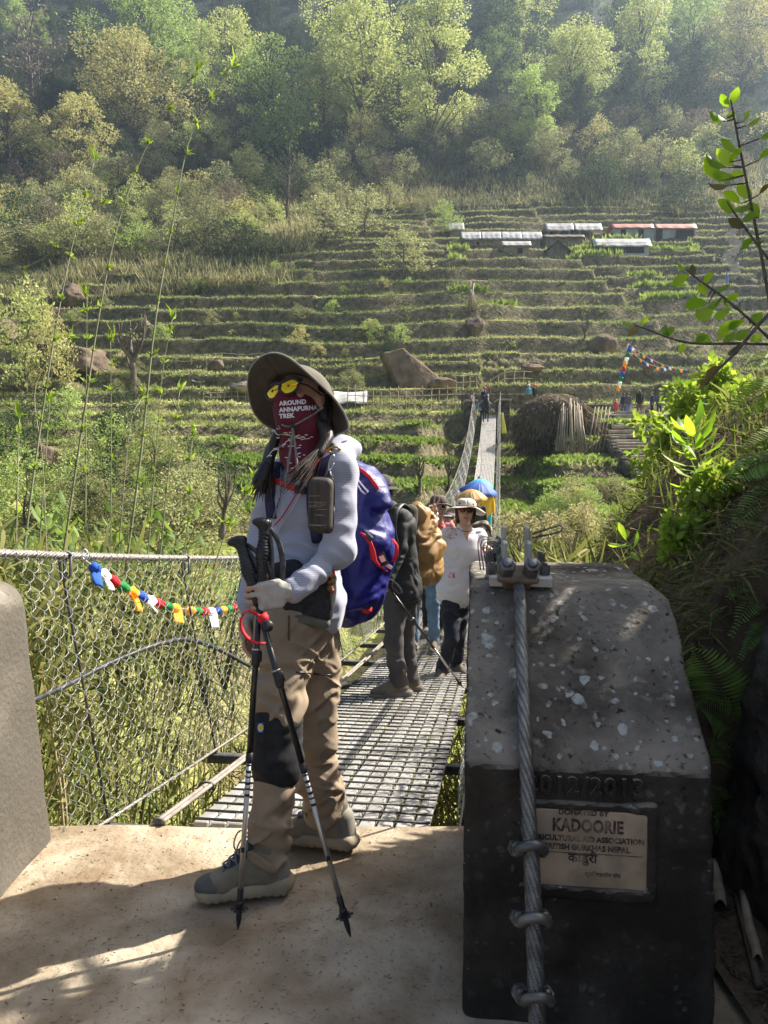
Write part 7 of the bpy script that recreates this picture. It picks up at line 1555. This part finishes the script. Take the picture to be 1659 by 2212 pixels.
add('chest_strap', ribbon([onshirt(x_, y_, .012) for x_, y_ in ((582, 1036), (600, 1040), (618, 1048), (640, 1056), (660, 1060), (672, 1062))], Vector((0, 0, .020)), .004), M_RED, bpk)
add('chest_buckle', box(onshirt(649, 1058, .020), (.042, .012, .026), (Vector((.9, -.4, -.1)).normalized(), Vector((.4, .9, 0)).normalized(), U3), .004), M_BLACK, bpk, False)
add('hip_strap', ribbon([A_(712, 1205, 2.43), A_(716, 1235, 2.45), A_(722, 1265, 2.48)], Vector((.022, -.012, 0)), .004), M_RED, bpk)
add('load_ring', tube([A_(722 + 13 * math.cos(a), 972 + 7 * math.sin(a), 2.41) for a in np.linspace(0, 6.28, 13)], .004, 6), mat('brass', (.45, .32, .10), rough=.35, metal=.9), bpk)
# hip pouch and belt
Q = Field(.006); Q.bx(A_(668, 1285, 2.415), (.085, .034, .080), (Vector((.98, -.12, -.10)).normalized(), Vector((.12, .99, 0)).normalized(), Vector((.10, 0, .99)).normalized()), .026, .02); Q.rc(A_(600, 1235, 2.42), A_(640, 1230, 2.44), .030, .035, .02); Q.disp(folds(.004, (16, 16, 12), 2))
hp_ = add('hip_pouch', Q.mesh(), mat('black_mesh', (.013, .013, .016), (.03, .03, .036), scale=70, rough=.75, bump=.5, bscale=180, bdist=.002), bpk); Q = Field(.007); Q.rc(A_(640, 1336, 2.395), A_(700, 1345, 2.40), .020, .021, .01); add('pouch_base', Q.mesh(), mat('olive_base', (.10, .10, .075), (.14, .135, .105), scale=20, rough=.8), hp_)
# lilac shirt tail below the pouch is part of the shirt; bead charms hang from the strap
ch = thing('bead_charm', A_(712, 1300, 2.36), 'red cord charm with wooden beads hanging at the hiker hip', 'charm')
add('cord', tube([A_(711, 1198, 2.38), A_(709, 1220, 2.365), A_(708, 1255, 2.36)], .0026, 5), M_RED, ch); add('cord', tube([A_(714, 1200, 2.38), A_(716, 1235, 2.365), A_(716, 1270, 2.36)], .0016, 5), M_RED, ch)
for x_, y_, r_, c_ in ((716, 1243, .009, (.30, .17, .06)), (719, 1255, .010, (.22, .13, .05)), (713, 1258, .008, (.18, .10, .04)), (713, 1270, .011, (.40, .05, .02)), (717, 1276, .008, (.3, .04, .02)), (715, 1222, .006, (.3, .06, .03))): add('bead', lathe(A_(x_, y_, 2.36), [(0, -r_), (r_ * .7, -r_ * .7), (r_, 0), (r_ * .7, r_ * .7), (0, r_)], U3, 10), mat('bead_%d' % x_, c_, rough=.35), ch)
# glasses case on a carabiner
cs_ = thing('glasses_case', A_(694, 1145, 2.31), 'dark brown zip case clipped to the hiker shoulder strap', 'case')
cax = (Vector((.97, -.22, -.03)).normalized(), Vector((.22, .97, 0)).normalized(), Vector((.03, 0, 1)).normalized())
C_ = Field(.005); C_.bx(A_(693, 1091, 2.31), (.0385, .022, .083), cax, .021, .004); C_.disp(lambda P: .0006 * vn(P * 200)); add('shell', C_.mesh(), mat('case_weave', (.030, .022, .018), (.075, .058, .048), scale=50, stretch=(1, 1, .12), rough=.7, bump=.4, bscale=220, bdist=.001), cs_)
zl = [A_(693, 1091, 2.31) + cax[0] * (.0395 * math.copysign(abs(math.cos(a)) ** .35, math.cos(a))) + cax[2] * (.084 * math.copysign(abs(math.sin(a)) ** .3, math.sin(a))) + cax[1] * .006 for a in np.linspace(0, 6.283, 60)]; add('zip', tube(zl, .0022, 5), M_BLACK, cs_)
q = random.Random(3); geo = []
for k in range(13):
    z_ = q.choice([.028, .018, -.004, .008, -.012, .035, -.03, -.06, .0]) + q.uniform(-.003, .003); x0_ = q.uniform(-.034, .0); c_ = A_(693, 1091, 2.31) - cax[1] * .0224; geo.append(ribbon([c_ + cax[0] * x0_ + cax[2] * z_, c_ + cax[0] * (x0_ + q.uniform(.02, .04)) + cax[2] * (z_ + .002)], cax[2] * .0009, .0004))
add('thread_pattern', join(*geo), mat('pale_thread', (.42, .36, .28), rough=.9), cs_)
add('carabiner', tube([A_(716 + 5 * math.cos(a) - 4 * math.sin(a), 1000 + 17 * math.sin(a), 2.36) for a in np.linspace(0, 6.28, 18)], .0026, 6), mat('silver_clip', (.5, .5, .52), rough=.3, metal=.8), cs_); add('swivel', lathe(A_(712, 1028, 2.335), [(.0, -.024), (.007, -.022), (.010, -.010), (.012, 0), (.006, .006), (.005, .014), (0, .015)], U3, 10), M_BLACK, cs_)
add('lanyard', tube(spline([onshirt(608, 1010, .02), onshirt(606, 1060, .02), onshirt(600, 1090, .02), onshirt(590, 1120, .018)], 6), .0032, 6), mat('braided_cord', (.07, .07, .09), (.30, .30, .33), scale=120, rough=.9), hk)
add('drawcord', tube(spline([onshirt(650, 1050, .02), onshirt(632, 1080, .02), onshirt(610, 1115, .02), onshirt(592, 1135, .02)], 6), .0024, 5), M_RED, hk); add('drawcord', tube(spline([onshirt(655, 1052, .02), onshirt(640, 1085, .02), onshirt(615, 1125, .02), onshirt(596, 1160, .02)], 6), .0024, 5), mat('pale_cord', (.5, .47, .45), rough=.9), hk)

# ------------------------------------------------------------------ trekking poles
M_ALU = mat('pole_silver', (.52, .50, .46), rough=.32, metal=.8); M_POLEB = mat('pole_black', (.012, .012, .013), rough=.28, spec=.6)
def pole(top, tip, label, grip=.27, lockat=(.30, .62), gripm=None, strap=True, seed=0):
    top, tip = Vector(top), Vector(tip); d = (tip - top).normalized(); L_ = (tip - top).length; t = thing('trekking_pole', tip, label, 'trekking pole'); P = lambda s_: top + d * s_
    _, s_, t_ = frame(d, (0, 1, 0)); ga = Vector((-1, -.2, 0)); ga = (ga - d * ga.dot(d)).normalized(); gb = d.cross(ga)
    g = Field(.0045); g.rc(P(.03), P(grip), .0165, .0145, .01); g.ell(P(.012) + ga * .008, (.031, .019, .015), (ga, gb, d), .015); g.ell(P(.105), (.019, .018, .03), (ga, gb, d), .015); g.disp(lambda Q: .0016 * np.sign(np.sin(((Q - np.array(top)) @ np.array(d)) * 2 * np.pi / .010)) * (((Q - np.array(top)) @ np.array(d)) > .045)); add('grip', g.mesh(), M_BLACK, t)
    la, lb = lockat[0] * L_, lockat[1] * L_
    add('upper_shaft', tube([P(grip - .02), P(lb)], .0092, 12), M_POLEB, t)
    lk = add('lever_lock', join(tube([P(la), P(la + .012), P(la + .05), P(la + .056)], [.0115, .0135, .0125, .0105], 12), box(P(la + .026) - ga * .012 + gb * .004, (.012, .020, .034), (ga, gb, d), .004)), M_BLACK, t); add('lock_band', tube([P(la + .002), P(la + .007)], .0139, 12), M_ALU, lk)
    add('middle_joint', tube([P(lb - .03), P(lb - .005), P(lb)], [.0105, .0110, .0095], 12), M_BLACK, t)
    add('lower_shaft', tube([P(lb - .002), P(L_ - .115)], .0078, 12), M_ALU, t)
    for k in range(6): add('shaft_band', tube([P(lb + .004 + .017 * k), P(lb + .004 + .017 * k + (.008 if k % 2 else .005))], .0081, 12), M_POLEB, t)
    add('logo_mark', box(P(lb + .25) - Vector((0, .0079, 0)), (.010, .0008, .016), (Vector((1, 0, 0)), Vector((0, 1, 0)), U3)), M_POLEB, t, False)
    add('tip_sleeve', tube([P(L_ - .12), P(L_ - .115), P(L_ - .03), P(L_ - .012), P(L_)], [.0088, .0095, .0082, .005, .0022], 10), M_BLACK, t)
    bk = [(0, -.003), (.012, -.004), (.014, .003), (.0, .004)]; add('basket', join(lathe(P(L_ - .062), bk, -d, 14), *[box(P(L_ - .060) + (ga * math.cos(a) + gb * math.sin(a)) * .016, (.020, .013, .004), ((ga * math.cos(a) + gb * math.sin(a)), d.cross(ga * math.cos(a) + gb * math.sin(a)), d), .0015) for a in np.linspace(0, 5.24, 6)]), M_BLACK, t, False); add('collar', tube([P(L_ - .082), P(L_ - .074), P(L_ - .070)], [.0105, .0125, .0105], 10), M_BLACK, t)
    if strap:
        sp_ = [P(.028) - ga * .014, P(.07) - ga * .045, P(.14) - ga * .062, P(.20) - ga * .058, P(.215) - ga * .035, P(.15) - ga * .030, P(.08) - ga * .022, P(.04) - ga * .012]; add('wrist_strap', ribbon(spline(sp_, 5), gb * .013 + ga * .014, .003), mat('grey_strap', (.05, .05, .055), (.13, .125, .12), scale=30, rough=.9), t)
    return t
hc = A_(562, 1296, 2.235)
tipA, tipB = gnd(514, 2008, .004), gnd(757, 2024, .004)
def through(tip, px, py, mid, frac):      # line from the tip through the fist, ending at the photographed grip row
    d = (mid - tip).normalized(); k = min(np.linspace(.8, 1.8, 400), key=lambda s_: abs((lambda v: PH / 2 - FPX * v.dot(_U) / v.dot(_F) - py)(tip + (mid - tip) * s_ - Vector((0, 0, CAMZ))))); return tip + (mid - tip) * k
topA = through(tipA, 572, 1120, A_(561, 1296, 2.268), 0); topB = through(tipB, 515, 1158, A_(555, 1300, 2.262), 0)
pole(topA, tipA, 'upright black and silver trekking pole standing by the front boot', .25, (.32, .60)); pB = pole(topB, tipB, 'slanting black and silver trekking pole with its tip nearer the block', .20, (.34, .60))
rl = [A_(560, 1330, 2.20), A_(535, 1318, 2.17), A_(522, 1335, 2.16), A_(522, 1358, 2.16), A_(535, 1378, 2.165), A_(553, 1388, 2.175), A_(572, 1390, 2.18)]
add('red_tie', ribbon(spline(rl, 6), [Vector((.006, .008, .004))] * 37, .003), M_RED, pB); add('red_wrap', tube([A_(564, 1328, 2.225), A_(569, 1336, 2.225), A_(573, 1343, 2.225)], [.0165, .0175, .0155], 12), M_RED, pB)
add('fold_hinge', lathe(A_(578, 1352, 2.20), [(0, -.012), (.016, -.011), (.018, 0), (.016, .011), (0, .012)], (0, 1, 0), 14), M_BLACK, pB)

# ------------------------------------------------------------------ the walker with the brown pack
M_JACK = mat('black_jacket', (.013, .013, .014), (.03, .03, .032), scale=6, rough=.75); M_GREYP = mat('grey_trousers', (.055, .05, .052), (.085, .078, .08), scale=6, rough=.85); M_BBOOT = mat('brown_boot', (.09, .075, .055), (.16, .135, .10), scale=15, rough=.8)
Yg = 5.72; zg = bz(Yg); b0 = Vector((A_(862, 1500, Yg).x, Yg, zg)); J2 = stand(b0, R(205), 1.66)
J2.update(hip=A_(868, 1262, 5.74), waist=A_(866, 1205, 5.74), chest=A_(862, 1140, 5.72), neck=A_(840, 1096, 5.70), head=A_(820, 1062, 5.64), hpL=A_(856, 1275, 5.68), knL=A_(850, 1385, 5.66), anL=A_(862, 1478, 5.68), hpR=A_(880, 1275, 5.80), knR=A_(876, 1385, 5.86), anR=A_(887, 1468, 5.90), shL=A_(862, 1112, 5.58), elL=A_(868, 1185, 5.56), wrL=A_(836, 1262, 5.46), shR=A_(840, 1105, 5.88), elR=A_(822, 1180, 5.86), wrR=A_(815, 1255, 5.70), ftL=Vector((-1, -.25, 0)), ftR=Vector((-.9, -.1, 0)), leg=1.05, cuff=1.1, tr=1.02)
J2['handL'] = dict(d=Vector((-.6, -.3, -.6)), n=Vector((-.3, .9, 0)), l=Vector((-.5, 0, .8)), curl=(1.2, 1.1, .6))
walker, P2, ax2 = simple_person('walker in black jacket and grey trousers seen from behind on the bridge', J2, M_JACK, M_GREYP, M_BBOOT, hair='short', h=.009, ground=zg)
bucket_hat(walker, J2['head'], J2['fd'], U3, mat('dark_hat', (.05, .045, .04), rough=.9), .088, .13, .09, lambda p: -.02, 1.0, .04)
bp2 = thing('backpack', A_(918, 1260, 5.9), 'tall backpack in a mustard-brown rain cover on the walker', 'backpack')
K = Field(.010); K.chain([A_(914, 1128, 5.92), A_(922, 1180, 5.95), A_(924, 1232, 5.93)], [.105, .135, .118], .05); K.chain([A_(900, 1110, 5.84), A_(905, 1185, 5.86), A_(905, 1240, 5.86)], [.085, .11, .095], .05); K.rc(A_(905, 1100, 5.86), A_(925, 1112, 5.9), .06, .055, .03)
K.disp(folds(.016, (5, 5, 9), 3)); K.disp(folds(.006, (13, 13, 24), 7)); add('rain_cover', K.mesh(), mat('mustard_cover', (.27, .15, .05), (.34, .20, .075), scale=4, rough=.55, spec=.4), bp2)
K = Field(.011); K.chain([A_(885, 1105, 5.78), A_(888, 1180, 5.80), A_(885, 1245, 5.80)], [.06, .075, .07], .04); K.disp(folds(.008, (9, 9, 9), 5)); add('harness', K.mesh(), mat('olive_harness', (.05, .045, .032), (.09, .08, .06), scale=12, rough=.9), bp2)
add('shoulder_strap', ribbon(spline([A_(880, 1098, 5.75), A_(866, 1090, 5.62), A_(852, 1110, 5.52), A_(848, 1150, 5.50), A_(862, 1200, 5.56)], 5), Vector((.05, -.03, 0)), .016), M_BLACK, bp2)
pole(A_(822, 1245, 5.40), Vector((A_(1000, 1478, 6.0).x, 6.0, bz(6.0) + .01)), 'black trekking pole slanting back from the walker across the deck', .16, (.35, .62))

# ------------------------------------------------------------------ the woman in the white shirt
M_WHITE = mat('white_floral_shirt', (.66, .64, .68), (.72, .70, .73), scale=3, rough=.8)
def floral(m):
    N, L, b = nodes_of(m); tc = N.new('ShaderNodeTexCoord'); v = N.new('ShaderNodeTexVoronoi'); v.inputs['Scale'].default_value = 7; n_ = N.new('ShaderNodeTexNoise'); n_.inputs['Scale'].default_value = 45; n_.inputs['Detail'].default_value = 3; L.new(tc.outputs['Object'], v.inputs['Vector']); L.new(tc.outputs['Object'], n_.inputs['Vector'])
    a = N.new('ShaderNodeMapRange'); a.inputs[1].default_value = .42; a.inputs[2].default_value = .30; L.new(v.outputs['Distance'], a.inputs[0]); c = N.new('ShaderNodeMapRange'); c.inputs[1].default_value = .52; c.inputs[2].default_value = .58; L.new(n_.outputs['Fac'], c.inputs[0])
    sp = N.new('ShaderNodeSeparateColor'); L.new(v.outputs['Color'], sp.inputs[0]); g = N.new('ShaderNodeMath'); g.operation = 'GREATER_THAN'; L.new(sp.outputs[0], g.inputs[0]); g.inputs[1].default_value = .45
    m1 = N.new('ShaderNodeMath'); m1.operation = 'MULTIPLY'; L.new(a.outputs[0], m1.inputs[0]); L.new(c.outputs[0], m1.inputs[1]); m2 = N.new('ShaderNodeMath'); m2.operation = 'MULTIPLY'; L.new(m1.outputs[0], m2.inputs[0]); L.new(g.outputs[0], m2.inputs[1])
    src = b.inputs['Base Color'].links[0].from_socket; mx = N.new('ShaderNodeMix'); mx.data_type = 'RGBA'; L.new(m2.outputs[0], mx.inputs[0]); L.new(src, mx.inputs[6]); mx.inputs[7].default_value = (.62, .14, .15, 1); L.new(mx.outputs[2], b.inputs['Base Color'])
floral(M_WHITE)
Yw = 6.7; zw = bz(Yw); J3 = stand(Vector((A_(968, 1460, Yw).x, Yw, zw)), R(-95), 1.62)
J3.update(hip=A_(985, 1268, 6.72), waist=A_(990, 1225, 6.72), chest=A_(1000, 1180, 6.70), neck=A_(1005, 1140, 6.70), head=A_(1006, 1104, 6.66), fd=Vector((-.06, -1, .05)), up=Vector((.06, 0, 1)), hpL=A_(998, 1285, 6.74), knL=A_(990, 1375, 6.72), anL=A_(984, 1436, 6.90), hpR=A_(972, 1285, 6.70), knR=A_(975, 1380, 6.56), anR=A_(953, 1452, 6.62), shL=A_(1036, 1156, 6.72), elL=A_(1042, 1215, 6.66), wrL=A_(1054, 1202, 6.46), shR=A_(968, 1152, 6.70), elR=A_(938, 1182, 6.75), wrR=A_(936, 1112, 6.58), ftR=Vector((-.15, -1, 0)), ftL=Vector((.45, -.9, 0)), leg=1.0, tr=1.03, arm=1.12)
J3['handR'] = dict(d=Vector((-.1, -.15, 1)), n=Vector((.05, -1, -.1)), l=Vector((1, 0, .1)), curls=[(.05, .05, .05), (.05, .05, .05), (1.5, 1.5, .6), (1.5, 1.5, .6)], spread=.42, thumb=(.1, .9)); J3['handL'] = dict(d=Vector((.2, -.3, .9)), n=Vector((-.8, -.4, 0)), l=Vector((-.4, .8, .2)), curl=(1.1, 1.0, .5))
lady, P3, ax3 = simple_person('smiling woman in white floral shirt and sun hat raising two fingers', J3, M_WHITE, mat('navy_trousers', (.010, .012, .022), (.022, .025, .04), scale=6, rough=.75), M_BBOOT, skin=M_SKIN_L, hair='bob', h=.0085, ground=zw, glass=(mat('pink_mirror', (.16, .05, .05), rough=.12, metal=.4), mat('tortoise', (.05, .012, .008), rough=.3)))
bucket_hat(lady, J3['head'], J3['fd'], J3['up'], mat('cream_hat', (.52, .46, .38), (.57, .51, .43), scale=30, rough=.9), .092, .178, .072, lambda p: -.045 + .03 * math.cos(p) + .012 * math.cos(2 * p), 1.0, .040, mat('cream_hat_in', (.36, .32, .27), rough=.9), crim=.006)
add('necklace_cord', tube([J3['neck'] + Vector((.075 * math.cos(a), -.055 - .03 * math.sin(a) * -1 * 0 - .06 * abs(math.sin(a)), .012 - .035 * math.sin(a))) for a in np.linspace(.2, 2.94, 14)], .003, 5), mat('dark_cord', (.05, .03, .02), rough=.8), lady)
V = Field(.006).rc(J3['neck'] + Vector((0, -.066, -.01)), J3['neck'] + Vector((.012, -.105, -.11)), .030, .006, .004, ((0, 1, 0), 1.6)).mesh(); add('neckline', V, M_SKIN_L, lady)
# ------------------------------------------------------------------ the men behind her
Y4 = 8.0; J4 = stand(Vector((A_(915, 1410, Y4).x, Y4, bz(Y4))), R(-100), 1.68); J4.update(head=A_(947, 1096, 7.9), neck=A_(944, 1128, 7.95), chest=A_(938, 1165, 7.98), waist=A_(928, 1215, 8), shL=A_(972, 1140, 7.98), shR=A_(905, 1140, 8.0), elL=A_(975, 1200, 7.98), wrL=A_(970, 1250, 7.9), fd=Vector((.12, -1, .02)))
man, P4, ax4 = simple_person('man in dark wide hat and wraparound sunglasses behind the raised hand', J4, mat('pink_top', (.45, .16, .17), (.5, .2, .2), scale=5, rough=.85), mat('blue_jeans', (.10, .17, .27), (.16, .25, .36), scale=9, rough=.85), M_BBOOT, h=.012, hair='short', glass=(M_LENS, mat('white_frame', (.6, .58, .55), rough=.4)))
bucket_hat(man, J4['head'], J4['fd'], U3, mat('brown_hat', (.085, .065, .055), (.11, .085, .07), scale=20, rough=.9), .09, .165, .085, lambda p: -.03 + .03 * math.cos(2 * p), 1.0, .045)
add('red_scarf', Field(.010).rc(J4['neck'] + U3 * .02, J4['neck'] - U3 * .03, .066, .075, .02).disp(folds(.008, (20, 20, 30), 2)).mesh(), mat('red_scarf', (.60, .06, .04), rough=.9), man)
Y5 = 9.1; J5 = stand(Vector((A_(940, 1378, Y5).x, Y5, bz(Y5))), R(-105), 1.62); J5.update(head=A_(968, 1122, 9.0), neck=A_(968, 1150, 9.05), chest=A_(963, 1185, 9.08), waist=A_(955, 1225, 9.1), fd=Vector((-.25, -1, -.05)))
man2, P5, ax5 = simple_person('man in a peaked cap half hidden behind the woman', J5, mat('pink_top', (.45, .16, .17)), mat('black_trousers', (.012, .012, .014), rough=.8), M_BBOOT, h=.012, hair='short')
cp = Field(.007); cp.ell(P5(0, -.008, .050), (.086, .100, .070), ax5, .01); cp.rc(P5(-.02, .11, .052), P5(.02, .11, .052), .045, .045, .02, (list(ax5[2]), 4.0)); add('cap', cp.mesh(), mat('grey_cap', (.16, .13, .12), (.24, .2, .18), scale=30, rough=.9), man2)
pole(A_(947, 1262, 8.75), Vector((A_(938, 1385, 8.7).x, 8.7, bz(8.7) + .01)), 'silver trekking pole standing before the black-trousered man', .15, (.3, .35), strap=False)
for px_, Yq in ((955, 9.0),):
    pass
# camouflage pack and dark jacket leaning at the right rail
K = Field(.012); K.chain([A_(1040, 1148, 7.7), A_(1050, 1190, 7.7)], [.12, .14], .05); K.disp(folds(.014, (7, 7, 9), 3)); add('camouflage_pack', K.mesh(), mat('camouflage', (.34, .28, .19), (.07, .055, .035), scale=9, lo=.48, hi=.52, rough=.85), label='camouflage pack behind the white-shirted woman at the right rail', cat='pack')
K = Field(.010); K.chain([A_(1078, 1170, 6.9), A_(1072, 1205, 6.9), A_(1066, 1235, 6.9)], [.055, .07, .06], .03); K.disp(folds(.010, (16, 16, 9), 6)); add('dark_jacket', K.mesh(), mat('bottle_green', (.012, .022, .026), (.03, .05, .055), scale=8, rough=.7), label='dark green jacket draped over the right rail beside the woman', cat='jacket')

# ------------------------------------------------------------------ umbrellas on the bridge
def umbrella(c, r, m, label, tilt=(0, 0, 1), n=8, hgt=.28, stem=.75):
    c = Vector(c); U_ = Vector(tilt).normalized(); _, s_, t_ = frame(U_, (0, 1, 0)); t = thing('umbrella', c - U_ * stem, label, 'umbrella')
    for k in range(n):
        a0, a1 = 2 * math.pi * k / n, 2 * math.pi * (k + 1) / n
        def fn(u, v):
            a = a0 + (a1 - a0) * v; rr = r * u * (1 - .07 * math.sin(math.pi * v) * u); return c + (s_ * math.cos(a) + t_ * math.sin(a)) * rr + U_ * hgt * (-(u ** 2) + .10 * u * math.sin(math.pi * v) * -1)
        pn = add('panel', grid_sheet(fn, 6, 5, .003), m[k % len(m)], t); e0 = fn(1, 0); add('rib', tube([c, c.lerp(e0, .5) + U_ * hgt * .24, e0], .004, 4), M_STEEL, pn)
    add('shaft', tube([c + U_ * .05, c - U_ * stem], .006, 6), M_STEEL, t); add('handle', tube([c - U_ * (stem - .02), c - U_ * (stem + .08)], .012, 6), M_BLACK, t); return t
M_UB = [mat('umbrella_blue', (.05, .13, .42), (.07, .17, .5), scale=4, rough=.6, trans=.25), mat('umbrella_blue_dark', (.04, .10, .34), rough=.6, trans=.25)]
M_UT = [mat('umbrella_tan', (.48, .30, .10), (.54, .36, .14), scale=4, rough=.6, trans=.3)]; M_UC = [mat('umbrella_teal', (.08, .50, .62), rough=.6, trans=.3)]
umbrella(A_(1017, 1057, 18.5), .40, M_UT, 'tan umbrella just behind the sun hat', (-.05, -.12, 1), hgt=.24); umbrella(A_(1036, 1041, 22.5), .58, M_UB, 'large blue umbrella behind the tan one', (.12, -.15, 1), hgt=.30); umbrella(A_(1040, 1034, 26), .45, M_UC, 'small turquoise umbrella peeping over the blue one', (.1, -.05, 1), hgt=.26)
for Yq, px_, lab, top_, bot_ in ((18.6, 1030, 'walker in dark clothes under the tan umbrella', mat('dark_top', (.03, .03, .035), rough=.9), M_GREYP), (22.6, 1050, 'walker in yellow and turquoise under the blue umbrella', mat('yellow_jacket', (.75, .45, .03), rough=.8), mat('teal_trousers', (.03, .40, .45), rough=.8)), (26.2, 1036, 'walker with black hair under the turquoise umbrella', M_JACK, M_GREYP)):
    simple_person(lab, stand(Vector((A_(px_, 1100, Yq).x, Yq, bz(Yq))), R(-95), 1.62), top_, bot_, M_BBOOT, hair='short', h=.03)

# ------------------------------------------------------------------ horse and rider at the far end
hb = Vector((A_(1047, 905, 50.3).x, 50.3, bz(50.3))); zf = hb.z
hs_ = add('horse', (lambda G: G.mesh())(Field(.03).rc(hb + Vector((0, .6, 1.02)), hb + Vector((0, -.45, 1.05)), .27, .26, .1).rc(hb + Vector((0, -.5, 1.15)), hb + Vector((.02, -.95, 1.55)), .20, .13, .08).rc(hb + Vector((.02, -.92, 1.58)), hb + Vector((.03, -1.22, 1.22)), .12, .065, .06).rc(hb + Vector((-.07, -.9, 1.66)), hb + Vector((-.09, -.9, 1.80)), .035, .012, .02).rc(hb + Vector((.11, -.9, 1.66)), hb + Vector((.13, -.9, 1.80)), .035, .012, .02)
  .chain([hb + Vector((-.14, -.5, .95)), hb + Vector((-.15, -.52, .52)), hb + Vector((-.14, -.5, .08)), hb + Vector((-.14, -.55, .02))], [.12, .055, .045, .055], .05).chain([hb + Vector((.14, -.5, .95)), hb + Vector((.15, -.6, .55)), hb + Vector((.14, -.52, .10)), hb + Vector((.14, -.57, .02))], [.12, .055, .045, .055], .05)
  .chain([hb + Vector((-.14, .6, .98)), hb + Vector((-.16, .50, .66)), hb + Vector((-.15, .78, .46)), hb + Vector((-.15, .70, .03))], [.17, .09, .05, .05], .05).chain([hb + Vector((.14, .6, .98)), hb + Vector((.16, .50, .66)), hb + Vector((.15, .78, .46)), hb + Vector((.15, .70, .03))], [.17, .09, .05, .05], .05)
  .chain([hb + Vector((0, .85, 1.15)), hb + Vector((0, 1.02, .9)), hb + Vector((0, .98, .45))], [.05, .07, .03], .03)), mat('dark_horse', (.015, .013, .012), (.04, .035, .03), scale=4, rough=.6), label='dark horse walking onto the far end of the bridge', cat='horse', base=hb)
add('saddle_pack', Field(.03).rc(hb + Vector((-.28, .25, 1.1)), hb + Vector((-.30, .0, .85)), .16, .14, .05).rc(hb + Vector((-.2, .1, 1.28)), hb + Vector((.2, .1, 1.28)), .09, .09, .05).mesh(), mat('teal_pack', (.22, .42, .42), (.3, .5, .5), scale=3, rough=.8), label='pale turquoise load slung on the dark horse', cat='pack')
Jr = stand(hb + Vector((.0, .1, .62)), R(-90), 1.6); 
for n, s in (('L', 1), ('R', -1)): Jr['hp' + n] = hb + Vector((.10 * s, .1, 1.38)); Jr['kn' + n] = hb + Vector((.34 * s, -.15, 1.15)); Jr['an' + n] = hb + Vector((.36 * s, .05, .75)); Jr['el' + n] = Jr['sh' + n] + Vector((.05 * s, -.1, -.25)); Jr['wr' + n] = hb + Vector((.08 * s, -.35, 1.65))
rd_, Pr, axr = simple_person('rider in navy with a red head wrap on the dark horse', Jr, mat('navy_top', (.02, .025, .06), rough=.85), mat('faded_trousers', (.12, .17, .22), rough=.85), M_BBOOT, h=.03)
add('red_cap', Field(.03).ell(Pr(0, -.01, .07), (.11, .12, .09), axr, .02).rc(Pr(0, -.09, .03), Pr(0, -.10, -.12), .06, .05, .03).mesh(), mat('red_cap', (.62, .05, .07), rough=.85), rd_)
simple_person('walker in blue with a straw hat beside the horse', stand(A_(1018, 905, 52.5) * 1.0, R(-90), 1.6), mat('navy_top', (.02, .025, .06)), M_GREYP, M_BBOOT, h=.035, hair='short')
# ------------------------------------------------------------------ people on the landing and above
cols = {'pink': (.60, .06, .12), 'navy': (.03, .05, .12), 'grey': (.10, .10, .11), 'white': (.6, .6, .58), 'brown': (.14, .09, .06), 'blue': (.10, .20, .42), 'black': (.015, .015, .016), 'teal': (.10, .35, .40)}
def cmat(k): return mat('cloth_' + k, cols[k], rough=.9)
zl = LAND.z + .0
for px_, Yq, c1, c2, hh_, lab in ((1330, 51.0, 'pink', 'pink', 1.05, 'child in bright pink at the left of the landing'), (1347, 51.5, 'navy', 'grey', 1.5, 'person in navy standing second from the left on the landing'), (1356, 51.2, 'grey', 'blue', 1.5, 'person in grey top and blue trousers on the landing'), (1381, 50.6, 'black', 'brown', 1.6, 'person with a dark backpack nearest on the landing'), (1408, 51.6, 'navy', 'black', 1.6, 'dark figure to the right on the landing'), (1424, 51.8, 'grey', 'navy', 1.55, 'rightmost figure on the landing beside the bushes')):
    simple_person(lab, stand(Vector((A_(px_, 899, LAND.y + Yq - 50.8).x, LAND.y + Yq - 50.8, zl - .04)), R(random.choice([-90, 80, 180])), hh_), cmat(c1), cmat(c2), cmat('black'), h=.035, hair='short')
K = Vector((A_(1381, 899, LAND.y - .3).x, LAND.y - .35, zl + 1.15)); add('rucksack', Field(.03).rc(K - U3 * .15, K + U3 * .18, .13, .12, .04).mesh(), cmat('black'), label='dark rucksack on the nearest person on the landing', cat='rucksack')
for px_, py_2, Yq, c1, lab in ((1142, 868, 57, 'teal', 'person with a pale headscarf behind the wall left of the hay shelter'), (1154, 868, 57.2, 'black', 'person with a red cap behind the wall left of the hay shelter')):
    b_ = at(px_, py_2, Yq); b_.z -= .25
    t_, Pq, axq = simple_person(lab, stand(b_, R(-90), 1.5), cmat(c1), cmat('grey'), cmat('black'), h=.035); add('head_wrap', Field(.03).ell(Pq(0, -.01, .06), (.11, .12, .10), axq, .02).mesh(), cmat('white' if c1 == 'teal' else 'pink'), t_)
b_ = onterr(1570, 622); b_.z += .2; simple_person('small figure in blue climbing the rough stone stairway', stand(b_, R(100), 1.6), cmat('blue'), cmat('blue'), cmat('black'), h=.04, hair='short')

# ================================================================== haze over the valley
hzm = bpy.data.materials.new('haze_air'); hzm.use_nodes = True; N = hzm.node_tree.nodes; N.remove(N['Principled BSDF']); pv = N.new('ShaderNodeVolumePrincipled'); pv.inputs['Color'].default_value = (.62, .79, 1, 1); pv.inputs['Density'].default_value = .0003; pv.inputs['Anisotropy'].default_value = .5
hzm.node_tree.links.new(pv.outputs[0], N['Material Output'].inputs['Volume'])
add('haze', box((0, 190, 122), (760, 420, 270)), hzm, kind='stuff', smooth=False, label='thin bluish haze filling the valley air')
